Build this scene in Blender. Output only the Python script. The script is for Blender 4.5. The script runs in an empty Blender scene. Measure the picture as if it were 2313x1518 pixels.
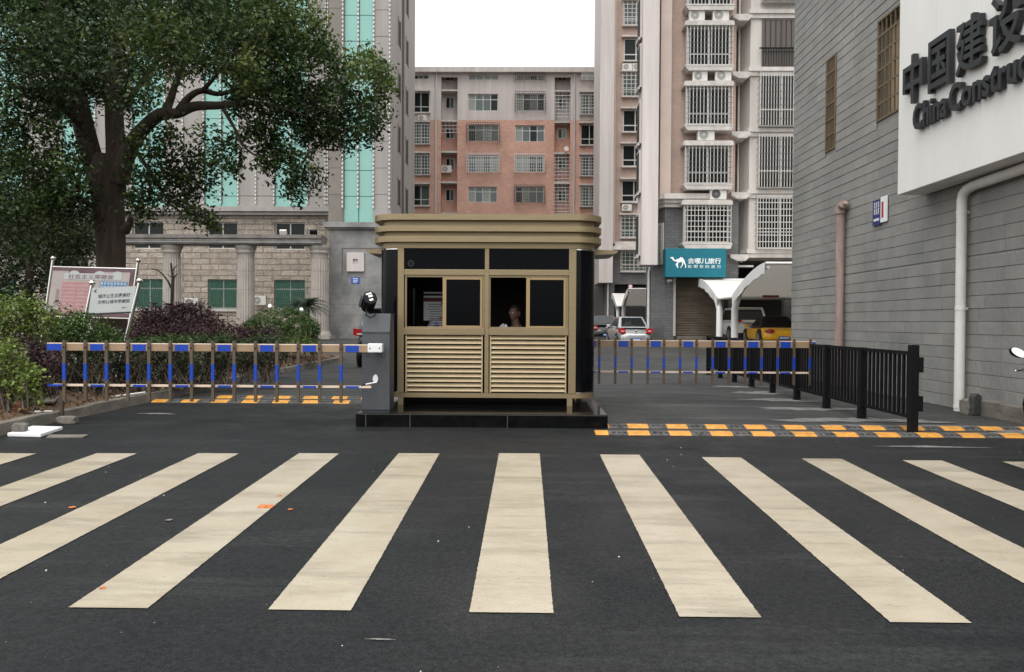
import bpy, bmesh, math, random
import numpy as np
from mathutils import Vector, Matrix
rad = math.radians
SC = bpy.context.scene
COL = SC.collection
random.seed(7)

# ------------------------------------------------------------------ camera
CAM_H = 1.29
F = 1850.0
YAW, PITCH, ROLL = 0.852, 0.99, 0.32
RM = (Matrix.Rotation(rad(YAW), 3, 'Z') @ Matrix.Rotation(rad(90 - PITCH), 3, 'X') @ Matrix.Rotation(rad(ROLL), 3, 'Z'))
cam_data = bpy.data.cameras.new("camera")
cam_data.sensor_width = 36.0
cam_data.lens = 36.0 * F / 2313.0
cam_data.clip_start = 0.05
cam_data.clip_end = 2000
cam = bpy.data.objects.new("camera", cam_data)
COL.objects.link(cam)
cam.matrix_world = Matrix.Translation((0, 0, CAM_H)) @ RM.to_4x4()
SC.camera = cam

# ------------------------------------------------------------------ sky, sun, exposure
SUN_EL, SUN_AZ = 62.0, 200.0        # azimuth measured clockwise from +Y: behind the camera, a little to the left
w = bpy.data.worlds.new("World")
SC.world = w
w.use_nodes = True
nt = w.node_tree
bg = nt.nodes['Background']
sky = nt.nodes.new('ShaderNodeTexSky')
sky.sky_type = 'NISHITA'
sky.sun_disc = False
sky.sun_elevation = rad(SUN_EL)
sky.sun_rotation = rad(SUN_AZ)
sky.air_density = 1.6
sky.dust_density = 6.0
sky.ozone_density = 1.0
hs = nt.nodes.new('ShaderNodeHueSaturation')      # overcast: the blue is gone from the sky
hs.inputs['Saturation'].default_value = 0.08
hs.inputs['Value'].default_value = 3.4
gm = nt.nodes.new('ShaderNodeGamma')               # cloud cover evens the sky out
gm.inputs[1].default_value = 0.4
nt.links.new(sky.outputs[0], gm.inputs[0])
nt.links.new(gm.outputs[0], hs.inputs['Color'])
nt.links.new(hs.outputs[0], bg.inputs[0])
bg.inputs[1].default_value = 0.15

sun_d = bpy.data.lights.new("sun", 'SUN')
sun_d.energy = 0.5
sun_d.angle = rad(25)
sun_d.color = (1.0, 0.97, 0.92)
sun = bpy.data.objects.new("sun", sun_d)
COL.objects.link(sun)
_d = Vector((math.sin(rad(SUN_AZ)) * math.cos(rad(SUN_EL)), math.cos(rad(SUN_AZ)) * math.cos(rad(SUN_EL)), math.sin(rad(SUN_EL))))
sun.rotation_euler = _d.to_track_quat('Z', 'Y').to_euler()

SC.view_settings.view_transform = 'Standard'
SC.view_settings.look = 'None'
SC.view_settings.exposure = 0.85
SC.view_settings.gamma = 1.0
SC.cycles.use_denoising = True
SC.cycles.max_bounces = 6
SC.cycles.transparent_max_bounces = 8

# ------------------------------------------------------------------ photo measurement helpers (pixel of the 2313-wide photograph -> world)
def ray(px, py):
    return RM @ Vector(((px - 1156.5) / F, -(py - 759.0) / F, -1.0))
def at(px, py, Y):
    d = ray(px, py); t = Y / d.y
    return Vector((d.x * t, Y, CAM_H + d.z * t))
def atX(px, py, X):
    d = ray(px, py); t = X / d.x
    return Vector((X, d.y * t, CAM_H + d.z * t))
S0, YS = 0.0216, 9.8
def gz(y):
    if y < YS: return -S0 * (YS - max(y, -3.0))
    if y < 25: return 0.0
    return 0.008 * (min(y, 60) - 25)
def ground_pt(px, py):
    d = ray(px, py)
    if True:   # street plane z = -S0*YS + S0*y
        t = (-S0 * YS - CAM_H) / (d.z - S0 * d.y)
        if d.y * t < YS: return Vector((d.x * t, d.y * t, CAM_H + d.z * t))
    t = -CAM_H / d.z
    return Vector((d.x * t, d.y * t, 0.0))
def RY(x0, y0, x1, y1, Y):
    xc, yc = (x0 + x1) / 2, (y0 + y1) / 2
    return at(x0, yc, Y).x, at(x1, yc, Y).x, at(xc, y1, Y).z, at(xc, y0, Y).z
def RX(x0, y0, x1, y1, X):
    """rectangle on a plane x = X: (y_far, y_near, z0, z1), heights read at the left edge"""
    a = atX(x0, y1, X); b = atX(x0, y0, X); c = atX(x1, (y0 + y1) / 2, X)
    return a.y, c.y, a.z, b.z

# ------------------------------------------------------------------ objects
def tag(o, label=None, cat=None, group=None, kind=None):
    if label: o['label'] = label
    if cat: o['category'] = cat
    if group: o['group'] = group
    if kind: o['kind'] = kind
    return o
def thing(name, label, cat, loc=(0, 0, 0), group=None):
    o = bpy.data.objects.new(name, None)
    COL.objects.link(o)
    o.location = loc
    o.empty_display_size = 0.1
    return tag(o, label, cat, group)
def origin_of(p):
    v = Vector((0, 0, 0))
    while p is not None:
        v = v + Vector(p.location); p = p.parent
    return v
def dup(o, parent=None):
    c = o.copy()
    COL.objects.link(c)
    if parent: c.parent = parent
    for ch in list(o.children):
        dup(ch, c)
    return c

class MB:
    """collects shapes in world coordinates and links them as ONE mesh object"""
    def __init__(s):
        s.v = []; s.f = []; s.m = []; s.sm = []
    def add(s, verts, faces, m=0, smooth=False):
        b = len(s.v)
        s.v += [tuple(p) for p in verts]
        s.f += [tuple(b + i for i in f) for f in faces]
        s.m += [m] * len(faces); s.sm += [smooth] * len(faces)
        return s
    def box(s, x0, x1, y0, y1, z0, z1, m=0):
        if x0 > x1: x0, x1 = x1, x0
        if y0 > y1: y0, y1 = y1, y0
        if z0 > z1: z0, z1 = z1, z0
        v = [(x0, y0, z0), (x1, y0, z0), (x1, y1, z0), (x0, y1, z0), (x0, y0, z1), (x1, y0, z1), (x1, y1, z1), (x0, y1, z1)]
        f = [(0, 3, 2, 1), (4, 5, 6, 7), (0, 1, 5, 4), (1, 2, 6, 5), (2, 3, 7, 6), (3, 0, 4, 7)]
        return s.add(v, f, m)
    def mbox(s, mat, sx, sy, sz, m=0):
        """box of full size sx,sy,sz centred in the frame MAT (4x4)"""
        v = [mat @ Vector((x * sx / 2, y * sy / 2, z * sz / 2)) for z in (-1, 1) for x, y in ((-1, -1), (1, -1), (1, 1), (-1, 1))]
        f = [(0, 3, 2, 1), (4, 5, 6, 7), (0, 1, 5, 4), (1, 2, 6, 5), (2, 3, 7, 6), (3, 0, 4, 7)]
        return s.add(v, f, m)
    def bar(s, p0, p1, wd, dp, m=0, up=(0, 0, 1)):
        p0, p1 = Vector(p0), Vector(p1)
        d = (p1 - p0); L = d.length; d.normalize()
        u = Vector(up)
        if abs(d.dot(u)) > 0.98: u = Vector((0, 1, 0))
        a = d.cross(u).normalized(); b = a.cross(d)
        M = Matrix(((a.x, d.x, b.x, 0), (a.y, d.y, b.y, 0), (a.z, d.z, b.z, 0), (0, 0, 0, 1)))
        M.translation = (p0 + p1) / 2
        return s.mbox(M, wd, L, dp, m)
    def tube(s, pts, r, n=8, m=0, cap=True, smooth=True):
        pts = [Vector(p) for p in pts]
        rs = r if isinstance(r, (list, tuple)) else [r] * len(pts)
        vs, fs = [], []
        prev = None
        for i, p in enumerate(pts):
            d = (pts[min(i + 1, len(pts) - 1)] - pts[max(i - 1, 0)]).normalized()
            if prev is None:
                u = Vector((0, 0, 1)) if abs(d.z) < 0.9 else Vector((1, 0, 0))
                a = d.cross(u).normalized()
            else:
                a = (prev - d * prev.dot(d)).normalized()
            prev = a
            b = d.cross(a)
            for k in range(n):
                t = 2 * math.pi * k / n
                vs.append(p + (a * math.cos(t) + b * math.sin(t)) * rs[i])
        for i in range(len(pts) - 1):
            for k in range(n):
                fs.append((i * n + k, i * n + (k + 1) % n, (i + 1) * n + (k + 1) % n, (i + 1) * n + k))
        s.add(vs, fs, m, smooth)
        if cap:
            s.add(vs[:n], [tuple(reversed(range(n)))], m)
            s.add(vs[-n:], [tuple(range(n))], m)
        return s
    def prism(s, poly, axis, a, b, m=0, smooth=False):
        """poly: 2D outline; axis 'x': (y,z) outline swept a..b in x; 'y': (x,z); 'z': (x,y)"""
        def P(p, t):
            return {'x': (t, p[0], p[1]), 'y': (p[0], t, p[1]), 'z': (p[0], p[1], t)}[axis]
        n = len(poly)
        v = [P(p, a) for p in poly] + [P(p, b) for p in poly]
        f = [tuple(range(n)), tuple(reversed(range(n, 2 * n)))]
        s.add(v, f, m)
        s.add(v, [(i, n + i, n + (i + 1) % n, (i + 1) % n) for i in range(n)], m, smooth)
        return s
    def lathe(s, c, prof, n=16, m=0, smooth=True):
        vs, fs = [], []
        for (r, z) in prof:
            for k in range(n):
                t = 2 * math.pi * k / n
                vs.append((c[0] + r * math.cos(t), c[1] + r * math.sin(t), c[2] + z))
        for i in range(len(prof) - 1):
            for k in range(n):
                fs.append((i * n + k, i * n + (k + 1) % n, (i + 1) * n + (k + 1) % n, (i + 1) * n + k))
        s.add(vs, fs, m, smooth)
        s.add(vs[:n], [tuple(reversed(range(n)))], m); s.add(vs[-n:], [tuple(range(n))], m)
        return s
    def ball(s, c, r, m=0, n=10, sz=1.0):
        prof = [(max(1e-4, math.sin(math.pi * i / n)) * r, -math.cos(math.pi * i / n) * r * sz) for i in range(n + 1)]
        return s.lathe(c, prof, 12, m)
    def quad(s, a, b, c, d, m=0):
        return s.add([a, b, c, d], [(0, 1, 2, 3)], m)
    def build(s, name, mats, parent=None, bevel=0, seg=2, kind=None, normals=False):
        me = bpy.data.meshes.new(name)
        o = origin_of(parent)
        me.from_pydata([(x - o.x, y - o.y, z - o.z) for x, y, z in s.v], [], s.f)
        if not isinstance(mats, (list, tuple)): mats = [mats]
        for mm in mats: me.materials.append(mm)
        me.polygons.foreach_set('material_index', s.m)
        me.polygons.foreach_set('use_smooth', s.sm)
        if normals:
            b = bmesh.new(); b.from_mesh(me)
            bmesh.ops.remove_doubles(b, verts=b.verts, dist=1e-5)
            bmesh.ops.recalc_face_normals(b, faces=b.faces); b.to_mesh(me); b.free()
        me.update()
        ob = bpy.data.objects.new(name, me)
        COL.objects.link(ob)
        if parent is not None: ob.parent = parent
        if kind: ob['kind'] = kind
        if bevel:
            mod = ob.modifiers.new('bevel', 'BEVEL')
            mod.width = bevel; mod.segments = seg; mod.limit_method = 'ANGLE'; mod.angle_limit = rad(35)
        return ob

def text_mb(mb, body, size, mat4, extrude=0.002, m=0, bold=0.0, sx=1.0, align='LEFT', fit=None, spacing=1.0):
    cu = bpy.data.curves.new('lettering', 'FONT')
    cu.body = body; cu.size = size; cu.extrude = extrude; cu.offset = bold; cu.align_x = align
    cu.space_character = spacing
    cu.resolution_u = 3
    ob = bpy.data.objects.new('lettering', cu)
    COL.objects.link(ob)
    bpy.context.view_layer.update()
    me = bpy.data.meshes.new_from_object(ob.evaluated_get(bpy.context.evaluated_depsgraph_get()))
    vs = [v.co.copy() for v in me.vertices]
    if fit and vs:      # (x0, x1, y0, y1): stretch the lettering into that box
        ax, bx = min(v.x for v in vs), max(v.x for v in vs); ay, by = min(v.y for v in vs), max(v.y for v in vs)
        for v in vs:
            v.x = fit[0] + (v.x - ax) / (bx - ax) * (fit[1] - fit[0])
            v.y = fit[2] + (v.y - ay) / (by - ay) * (fit[3] - fit[2])
    mb.add([mat4 @ Vector((v.x * sx, v.y, v.z)) for v in vs], [tuple(p.vertices) for p in me.polygons], m)
    bpy.data.objects.remove(ob); bpy.data.curves.remove(cu); bpy.data.meshes.remove(me)
def face_front(x, y, z):      # lettering that faces the street (-Y)
    M = Matrix(((1, 0, 0, x), (0, 0, -1, y), (0, 1, 0, z), (0, 0, 0, 1)))
    return M
def face_left(x, y, z):       # lettering on a wall that faces -X, read from the left
    return Matrix(((0, 0, -1, x), (-1, 0, 0, y), (0, 1, 0, z), (0, 0, 0, 1)))

# ------------------------------------------------------------------ materials
def mat(name, col, rough=0.6, metal=0.0, var=0.0, vscale=3.0, bump=0.0, bscale=40.0, spec=0.5, col2=None, detail=4.0, coat=0.0, stretch=None, emit=None, transl=0.0):
    m = bpy.data.materials.new(name); m.use_nodes = True
    n = m.node_tree; p = n.nodes['Principled BSDF']
    p.inputs['Base Color'].default_value = (*col, 1)
    p.inputs['Roughness'].default_value = rough
    p.inputs['Metallic'].default_value = metal
    p.inputs['Specular IOR Level'].default_value = spec
    p.inputs['Coat Weight'].default_value = coat
    p.inputs['Coat Roughness'].default_value = 0.05
    if var or bump:
        tc = n.nodes.new('ShaderNodeNewGeometry')
        src = tc.outputs['Position']
        if stretch:
            mp = n.nodes.new('ShaderNodeMapping'); mp.inputs['Scale'].default_value = stretch
            n.links.new(src, mp.inputs[0]); src = mp.outputs[0]
    if var:
        t = n.nodes.new('ShaderNodeTexNoise'); t.inputs['Scale'].default_value = vscale; t.inputs['Detail'].default_value = detail
        t.inputs['Roughness'].default_value = 0.65
        n.links.new(src, t.inputs['Vector'])
        r = n.nodes.new('ShaderNodeValToRGB')
        r.color_ramp.elements[0].position = 0.3; r.color_ramp.elements[1].position = 0.7
        c2 = col2 or tuple(min(1, c * (1 + var)) for c in col)
        c1 = tuple(c * (1 - var) for c in col) if not col2 else col
        r.color_ramp.elements[0].color = (*c1, 1); r.color_ramp.elements[1].color = (*c2, 1)
        n.links.new(t.outputs[0], r.inputs[0]); n.links.new(r.outputs[0], p.inputs['Base Color'])
    if bump:
        t2 = n.nodes.new('ShaderNodeTexNoise'); t2.inputs['Scale'].default_value = bscale; t2.inputs['Detail'].default_value = 3
        n.links.new(src, t2.inputs['Vector'])
        b = n.nodes.new('ShaderNodeBump'); b.inputs['Strength'].default_value = bump; b.inputs['Distance'].default_value = 0.02
        n.links.new(t2.outputs[0], b.inputs['Height']); n.links.new(b.outputs[0], p.inputs['Normal'])
    if emit:
        p.inputs['Emission Color'].default_value = (*emit[0], 1); p.inputs['Emission Strength'].default_value = emit[1]
    return m
def brick_mat(name, c1, c2, mortar, bw, bh, ms=0.012, rough=0.8, bump=0.5, dist=0.02, offset=0.5, var=0.25, vscale=0.6, spec=0.4, bias=0.0):
    m = bpy.data.materials.new(name); m.use_nodes = True
    n = m.node_tree; p = n.nodes['Principled BSDF']; p.inputs['Roughness'].default_value = rough
    p.inputs['Specular IOR Level'].default_value = spec
    g = n.nodes.new('ShaderNodeNewGeometry')
    sep = n.nodes.new('ShaderNodeSeparateXYZ'); n.links.new(g.outputs['Position'], sep.inputs[0])
    ad = n.nodes.new('ShaderNodeMath'); ad.operation = 'ADD'
    n.links.new(sep.outputs[0], ad.inputs[0]); n.links.new(sep.outputs[1], ad.inputs[1])
    cmb = n.nodes.new('ShaderNodeCombineXYZ'); n.links.new(ad.outputs[0], cmb.inputs[0]); n.links.new(sep.outputs[2], cmb.inputs[1])
    b = n.nodes.new('ShaderNodeTexBrick')
    b.offset = offset
    b.inputs['Scale'].default_value = 1.0
    b.inputs['Color1'].default_value = (*c1, 1); b.inputs['Color2'].default_value = (*c2, 1); b.inputs['Mortar'].default_value = (*mortar, 1)
    b.inputs['Brick Width'].default_value = bw; b.inputs['Row Height'].default_value = bh
    b.inputs['Mortar Size'].default_value = ms; b.inputs['Mortar Smooth'].default_value = 0.2; b.inputs['Bias'].default_value = bias
    n.links.new(cmb.outputs[0], b.inputs['Vector'])
    t = n.nodes.new('ShaderNodeTexNoise'); t.inputs['Scale'].default_value = vscale; t.inputs['Detail'].default_value = 6; t.inputs['Roughness'].default_value = 0.7
    n.links.new(g.outputs['Position'], t.inputs['Vector'])
    mx = n.nodes.new('ShaderNodeMix'); mx.data_type = 'RGBA'; mx.blend_type = 'MULTIPLY'; mx.inputs[0].default_value = 1.0
    r = n.nodes.new('ShaderNodeValToRGB'); r.color_ramp.elements[0].position = 0.3; r.color_ramp.elements[1].position = 0.75
    r.color_ramp.elements[0].color = (1 - var, 1 - var, 1 - var, 1); r.color_ramp.elements[1].color = (1 + var, 1 + var, 1 + var, 1)
    n.links.new(t.outputs[0], r.inputs[0])
    n.links.new(b.outputs[0], mx.inputs[6]); n.links.new(r.outputs[0], mx.inputs[7])
    n.links.new(mx.outputs[2], p.inputs['Base Color'])
    t2 = n.nodes.new('ShaderNodeTexNoise'); t2.inputs['Scale'].default_value = 14; t2.inputs['Detail'].default_value = 5
    n.links.new(g.outputs['Position'], t2.inputs['Vector'])
    iv = n.nodes.new('ShaderNodeMath'); iv.operation = 'SUBTRACT'; iv.inputs[0].default_value = 1.0; n.links.new(b.outputs['Fac'], iv.inputs[1])
    ma = n.nodes.new('ShaderNodeMath'); ma.operation = 'MULTIPLY_ADD'; ma.inputs[1].default_value = 0.6
    n.links.new(t2.outputs[0], ma.inputs[0]); n.links.new(iv.outputs[0], ma.inputs[2])
    bp = n.nodes.new('ShaderNodeBump'); bp.inputs['Strength'].default_value = bump; bp.inputs['Distance'].default_value = dist
    n.links.new(ma.outputs[0], bp.inputs['Height']); n.links.new(bp.outputs[0], p.inputs['Normal'])
    return m
def leaf_mat(name, stops, transl=0.25, rough=0.45, spec=0.35):
    """leaf colour by the face attribute 'tint' (0..1): every leaf has a colour of its own"""
    m = bpy.data.materials.new(name); m.use_nodes = True
    n = m.node_tree; p = n.nodes['Principled BSDF']; p.inputs['Roughness'].default_value = rough
    p.inputs['Specular IOR Level'].default_value = spec
    a = n.nodes.new('ShaderNodeAttribute'); a.attribute_name = 'tint'
    r = n.nodes.new('ShaderNodeValToRGB')
    r.color_ramp.elements[0].position = stops[0][0]; r.color_ramp.elements[0].color = (*stops[0][1], 1)
    r.color_ramp.elements[1].position = stops[-1][0]; r.color_ramp.elements[1].color = (*stops[-1][1], 1)
    for pos, c in stops[1:-1]:
        e = r.color_ramp.elements.new(pos); e.color = (*c, 1)
    n.links.new(a.outputs['Fac'], r.inputs[0]); n.links.new(r.outputs[0], p.inputs['Base Color'])
    tr = n.nodes.new('ShaderNodeBsdfTranslucent'); n.links.new(r.outputs[0], tr.inputs[0])
    mx = n.nodes.new('ShaderNodeMixShader'); mx.inputs[0].default_value = transl
    n.links.new(p.outputs[0], mx.inputs[1]); n.links.new(tr.outputs[0], mx.inputs[2])
    n.links.new(mx.outputs[0], n.nodes['Material Output'].inputs[0])
    return m
def asphalt_mat(name, c_lo, c_hi, rough0=0.45, rough1=0.8, speck=0.10, pscale=0.45):
    m = bpy.data.materials.new(name); m.use_nodes = True
    n = m.node_tree; p = n.nodes['Principled BSDF']
    g = n.nodes.new('ShaderNodeNewGeometry')
    def noise(sc, det=4):
        t = n.nodes.new('ShaderNodeTexNoise'); t.inputs['Scale'].default_value = sc; t.inputs['Detail'].default_value = det
        t.inputs['Roughness'].default_value = 0.65
        n.links.new(g.outputs['Position'], t.inputs['Vector']); return t
    big = noise(pscale, 6)
    r = n.nodes.new('ShaderNodeValToRGB'); r.color_ramp.elements[0].position = 0.35; r.color_ramp.elements[1].position = 0.72
    r.color_ramp.elements[0].color = (*c_lo, 1); r.color_ramp.elements[1].color = (*c_hi, 1)
    n.links.new(big.outputs[0], r.inputs[0])
    fine = noise(120, 2)
    r2 = n.nodes.new('ShaderNodeValToRGB'); r2.color_ramp.elements[0].position = 0.35; r2.color_ramp.elements[1].position = 0.75
    r2.color_ramp.elements[0].color = (0.55, 0.55, 0.55, 1); r2.color_ramp.elements[1].color = (1.7, 1.7, 1.7, 1)
    n.links.new(fine.outputs[0], r2.inputs[0])
    mx = n.nodes.new('ShaderNodeMix'); mx.data_type = 'RGBA'; mx.blend_type = 'MULTIPLY'; mx.inputs[0].default_value = 1
    n.links.new(r.outputs[0], mx.inputs[6]); n.links.new(r2.outputs[0], mx.inputs[7])
    # rubbed, paler streaks along the traffic and blotches of binder
    mp = n.nodes.new('ShaderNodeMapping'); mp.inputs['Scale'].default_value = (.22, 1.6, 1); mp.inputs['Rotation'].default_value = (0, 0, .12)
    n.links.new(g.outputs['Position'], mp.inputs[0])
    ts = n.nodes.new('ShaderNodeTexNoise'); ts.inputs['Scale'].default_value = 1.2; ts.inputs['Detail'].default_value = 9; ts.inputs['Roughness'].default_value = .7
    n.links.new(mp.outputs[0], ts.inputs['Vector'])
    rs = n.nodes.new('ShaderNodeMapRange'); rs.inputs['From Min'].default_value = .54; rs.inputs['From Max'].default_value = .78; rs.inputs['To Max'].default_value = .55
    n.links.new(ts.outputs[0], rs.inputs[0])
    xs_ = n.nodes.new('ShaderNodeMix'); xs_.data_type = 'RGBA'; n.links.new(rs.outputs[0], xs_.inputs[0]); n.links.new(mx.outputs[2], xs_.inputs[6]); xs_.inputs[7].default_value = (c_hi[0] * 2.4, c_hi[1] * 2.4, c_hi[2] * 2.3, 1)
    ag = noise(34, 3)
    ra = n.nodes.new('ShaderNodeValToRGB'); ra.color_ramp.elements[0].position = .30; ra.color_ramp.elements[1].position = .72; ra.color_ramp.elements[0].color = (.6, .6, .6, 1); ra.color_ramp.elements[1].color = (1.45, 1.45, 1.45, 1)
    n.links.new(ag.outputs[0], ra.inputs[0])
    mx = n.nodes.new('ShaderNodeMix'); mx.data_type = 'RGBA'; mx.blend_type = 'MULTIPLY'; mx.inputs[0].default_value = 1
    n.links.new(xs_.outputs[2], mx.inputs[6]); n.links.new(ra.outputs[0], mx.inputs[7])
    # pale grit
    vo = n.nodes.new('ShaderNodeTexVoronoi'); vo.inputs['Scale'].default_value = 11
    n.links.new(g.outputs['Position'], vo.inputs['Vector'])
    lt = n.nodes.new('ShaderNodeMath'); lt.operation = 'LESS_THAN'; lt.inputs[1].default_value = 0.045
    n.links.new(vo.outputs['Distance'], lt.inputs[0])
    sepc = n.nodes.new('ShaderNodeSeparateColor'); n.links.new(vo.outputs['Color'], sepc.inputs[0])
    gt = n.nodes.new('ShaderNodeMath'); gt.operation = 'GREATER_THAN'; gt.inputs[1].default_value = 1 - speck
    n.links.new(sepc.outputs[0], gt.inputs[0])
    ml = n.nodes.new('ShaderNodeMath'); ml.operation = 'MULTIPLY'; n.links.new(lt.outputs[0], ml.inputs[0]); n.links.new(gt.outputs[0], ml.inputs[1])
    mx2 = n.nodes.new('ShaderNodeMix'); mx2.data_type = 'RGBA'; n.links.new(ml.outputs[0], mx2.inputs[0])
    n.links.new(mx.outputs[2], mx2.inputs[6]); mx2.inputs[7].default_value = (0.22, 0.21, 0.2, 1)
    n.links.new(mx2.outputs[2], p.inputs['Base Color'])
    med = noise(1.3, 5)
    mr = n.nodes.new('ShaderNodeMapRange'); mr.inputs['From Min'].default_value = 0.35; mr.inputs['From Max'].default_value = 0.65
    mr.inputs['To Min'].default_value = rough0; mr.inputs['To Max'].default_value = rough1
    n.links.new(med.outputs[0], mr.inputs[0]); n.links.new(mr.outputs[0], p.inputs['Roughness'])
    bp = n.nodes.new('ShaderNodeBump'); bp.inputs['Strength'].default_value = 0.35; bp.inputs['Distance'].default_value = 0.006
    n.links.new(fine.outputs[0], bp.inputs['Height']); n.links.new(bp.outputs[0], p.inputs['Normal'])
    p.inputs['Specular IOR Level'].default_value = 0.16
    return m
def glass(name, col, rough=0.06, spec=0.5, metal=0.0):
    return mat(name, col, rough=rough, spec=spec, metal=metal)

M = {}
M['asphalt'] = asphalt_mat('street_asphalt', (0.0125, 0.0135, 0.0148), (0.0225, 0.0232, 0.024))
M['yard'] = asphalt_mat('yard_asphalt', (0.036, 0.037, 0.0385), (0.066, 0.065, 0.063), 0.6, 0.9, 0.05)
M['soil'] = mat('soil', (0.055, 0.035, 0.022), 0.95, var=0.6, vscale=5, bump=0.8, bscale=14, col2=(0.14, 0.085, 0.05))
M['kerb'] = mat('kerb_concrete', (0.10, 0.088, 0.072), 0.9, var=0.4, vscale=3, bump=0.5, bscale=25, col2=(0.21, 0.19, 0.16), stretch=(1, 1, 2.5))
def paint_mat():
    m = mat('road_paint', (0.405, 0.347, 0.258), 0.30, var=0.2, vscale=2.6, bump=0.12, bscale=60, col2=(0.49, 0.435, 0.34), detail=9)
    n = m.node_tree; p = n.nodes['Principled BSDF']; src = p.inputs['Base Color'].links[0].from_socket
    g = n.nodes.new('ShaderNodeNewGeometry')
    def layer(src, scale, stretch, lo, hi, col, amt, det=8):
        mp = n.nodes.new('ShaderNodeMapping'); mp.inputs['Scale'].default_value = stretch; n.links.new(g.outputs['Position'], mp.inputs[0])
        t = n.nodes.new('ShaderNodeTexNoise'); t.inputs['Scale'].default_value = scale; t.inputs['Detail'].default_value = det; t.inputs['Roughness'].default_value = .72
        n.links.new(mp.outputs[0], t.inputs['Vector'])
        r = n.nodes.new('ShaderNodeMapRange'); r.inputs['From Min'].default_value = lo; r.inputs['From Max'].default_value = hi; r.inputs['To Max'].default_value = amt
        n.links.new(t.outputs[0], r.inputs[0])
        x = n.nodes.new('ShaderNodeMix'); x.data_type = 'RGBA'; n.links.new(r.outputs[0], x.inputs[0]); n.links.new(src, x.inputs[6]); x.inputs[7].default_value = (*col, 1)
        return x.outputs[2]
    s = layer(src, 1.6, (.35, 2.2, 1), .50, .72, (.17, .15, .115), .75)      # tyre wear across the stripes
    s = layer(s, 30, (1, 1, 1), .63, .74, (.10, .095, .085), .6, 3)              # pits where the asphalt shows
    s = layer(s, .9, (1, 1, 1), .52, .68, (.30, .235, .16), .5)
    n.links.new(s, p.inputs['Base Color']); return m
M['paint'] = paint_mat() if True else mat('road_paint', (0.37, 0.315, 0.225), 0.40, var=0.2, vscale=2.2, bump=0.12, bscale=60, col2=(0.475, 0.42, 0.325), detail=8)
M['gold'] = mat('champagne_metal', (0.262, 0.202, 0.114), 0.36, 0.42, var=0.10, vscale=3, stretch=(1, 1, 12))
M['gold_lit'] = mat('champagne_louvre_lit', (0.45, 0.355, 0.215), 0.42, 0.15, var=0.08, vscale=4)  # paler gold: sky light on the tilted slats is put into the colour
M['sash_gold'] = mat('sash_gold', (0.34, 0.245, 0.125), 0.38, 0.3)
M['blk_glass'] = mat('black_glass', (0.003, 0.0035, 0.0045), 0.07, spec=0.05)
M['corner_glass'] = mat('curved_black_glass', (0.003, 0.0035, 0.0045), 0.06, spec=0.14)
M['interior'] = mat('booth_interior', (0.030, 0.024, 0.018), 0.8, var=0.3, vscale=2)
M['granite'] = mat('black_granite', (0.005, 0.0053, 0.0056), 0.10, var=0.5, vscale=7, bump=0.03, bscale=14, spec=0.10)
M['granite_edge'] = mat('granite_joint', (0.07, 0.068, 0.065), 0.8, var=0.3)
M['cabinet'] = mat('cabinet_grey', (0.062, 0.068, 0.076), 0.55, var=0.12, vscale=9, bump=0.1, bscale=200)
M['white_pl'] = mat('white_plastic', (0.78, 0.78, 0.78), 0.4)
M['beam'] = mat('boom_tan', (0.33, 0.225, 0.14), 0.45, 0.15, var=0.1)
M['beam_post'] = mat('boom_post_brown', (0.105, 0.080, 0.056), 0.45, 0.35, var=0.15, vscale=6)
M['beam_top'] = mat('boom_edge', (0.70, 0.55, 0.43), 0.4)
M['blue'] = mat('reflective_blue', (0.0, 0.045, 0.37), 0.35, var=0.1, vscale=20)
M['black'] = mat('black_paint', (0.007, 0.007, 0.008), 0.5, var=0.3, vscale=8, spec=0.15)
M['rubber'] = mat('black_rubber', (0.028, 0.028, 0.028), 0.85, var=0.5, vscale=9, bump=0.9, bscale=45, col2=(0.13, 0.125, 0.12))
M['yellow'] = mat('hump_yellow', (0.60, 0.275, 0.045), 0.6, var=0.3, vscale=9, bump=0.2, bscale=60)
M['steel'] = mat('stainless_steel', (0.75, 0.73, 0.70), 0.16, 1.0)
M['white'] = mat('white_sheet', (0.82, 0.81, 0.78), 0.45, var=0.05, vscale=1.2, stretch=(1, 1, 0.2))
M['sign_black'] = mat('letter_black', (0.018, 0.019, 0.021), 0.5, var=0.3, vscale=5)
M['pipe_white'] = mat('pipe_white', (0.72, 0.70, 0.67), 0.5, var=0.10, vscale=2)
M['pipe_pink'] = mat('pipe_pinkish', (0.34, 0.245, 0.215), 0.7, var=0.3, vscale=4, bump=0.2, stretch=(1, 1, 0.3))
M['dust'] = mat('cement_dust', (0.07, 0.069, 0.066), 0.95, var=0.5, vscale=5, col2=(0.23, 0.222, 0.21), detail=8)
M['ink'] = mat('ink_black', (0.03, 0.03, 0.035), 0.6)
M['plate_blue'] = mat('plate_blue', (0.02, 0.10, 0.42), 0.4)
M['text_white'] = mat('text_white', (0.80, 0.82, 0.82), 0.5)

# ------------------------------------------------------------------ ground
def strip(mb, x0, x1, ys, dz=0.0, nx=1):
    for a, b in zip(ys[:-1], ys[1:]):
        mb.quad((x0, a, gz(a) + dz), (x1, a, gz(a) + dz), (x1, b, gz(b) + dz), (x0, b, gz(b) + dz))
def ylist(*a): return list(a)
mb = MB()
strip(mb, -150, 150, ylist(-80, -3, 3, 9.40))
strip(mb, -150, -2.0, ylist(9.40, 9.8, 12.62))
strip(mb, -2.0, 1.0, ylist(9.40, 9.8, 9.97))
mb.build('street', M['asphalt'], kind='structure')
mb = MB()
strip(mb, 1.0, 150, ylist(9.40, 9.8, 9.97))
strip(mb, -2.0, 150, ylist(9.97, 12.62))
strip(mb, -150, 150, ylist(12.62, 25, 60, 220))
mb.build('yard_ground', M['yard'], kind='structure')

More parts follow.
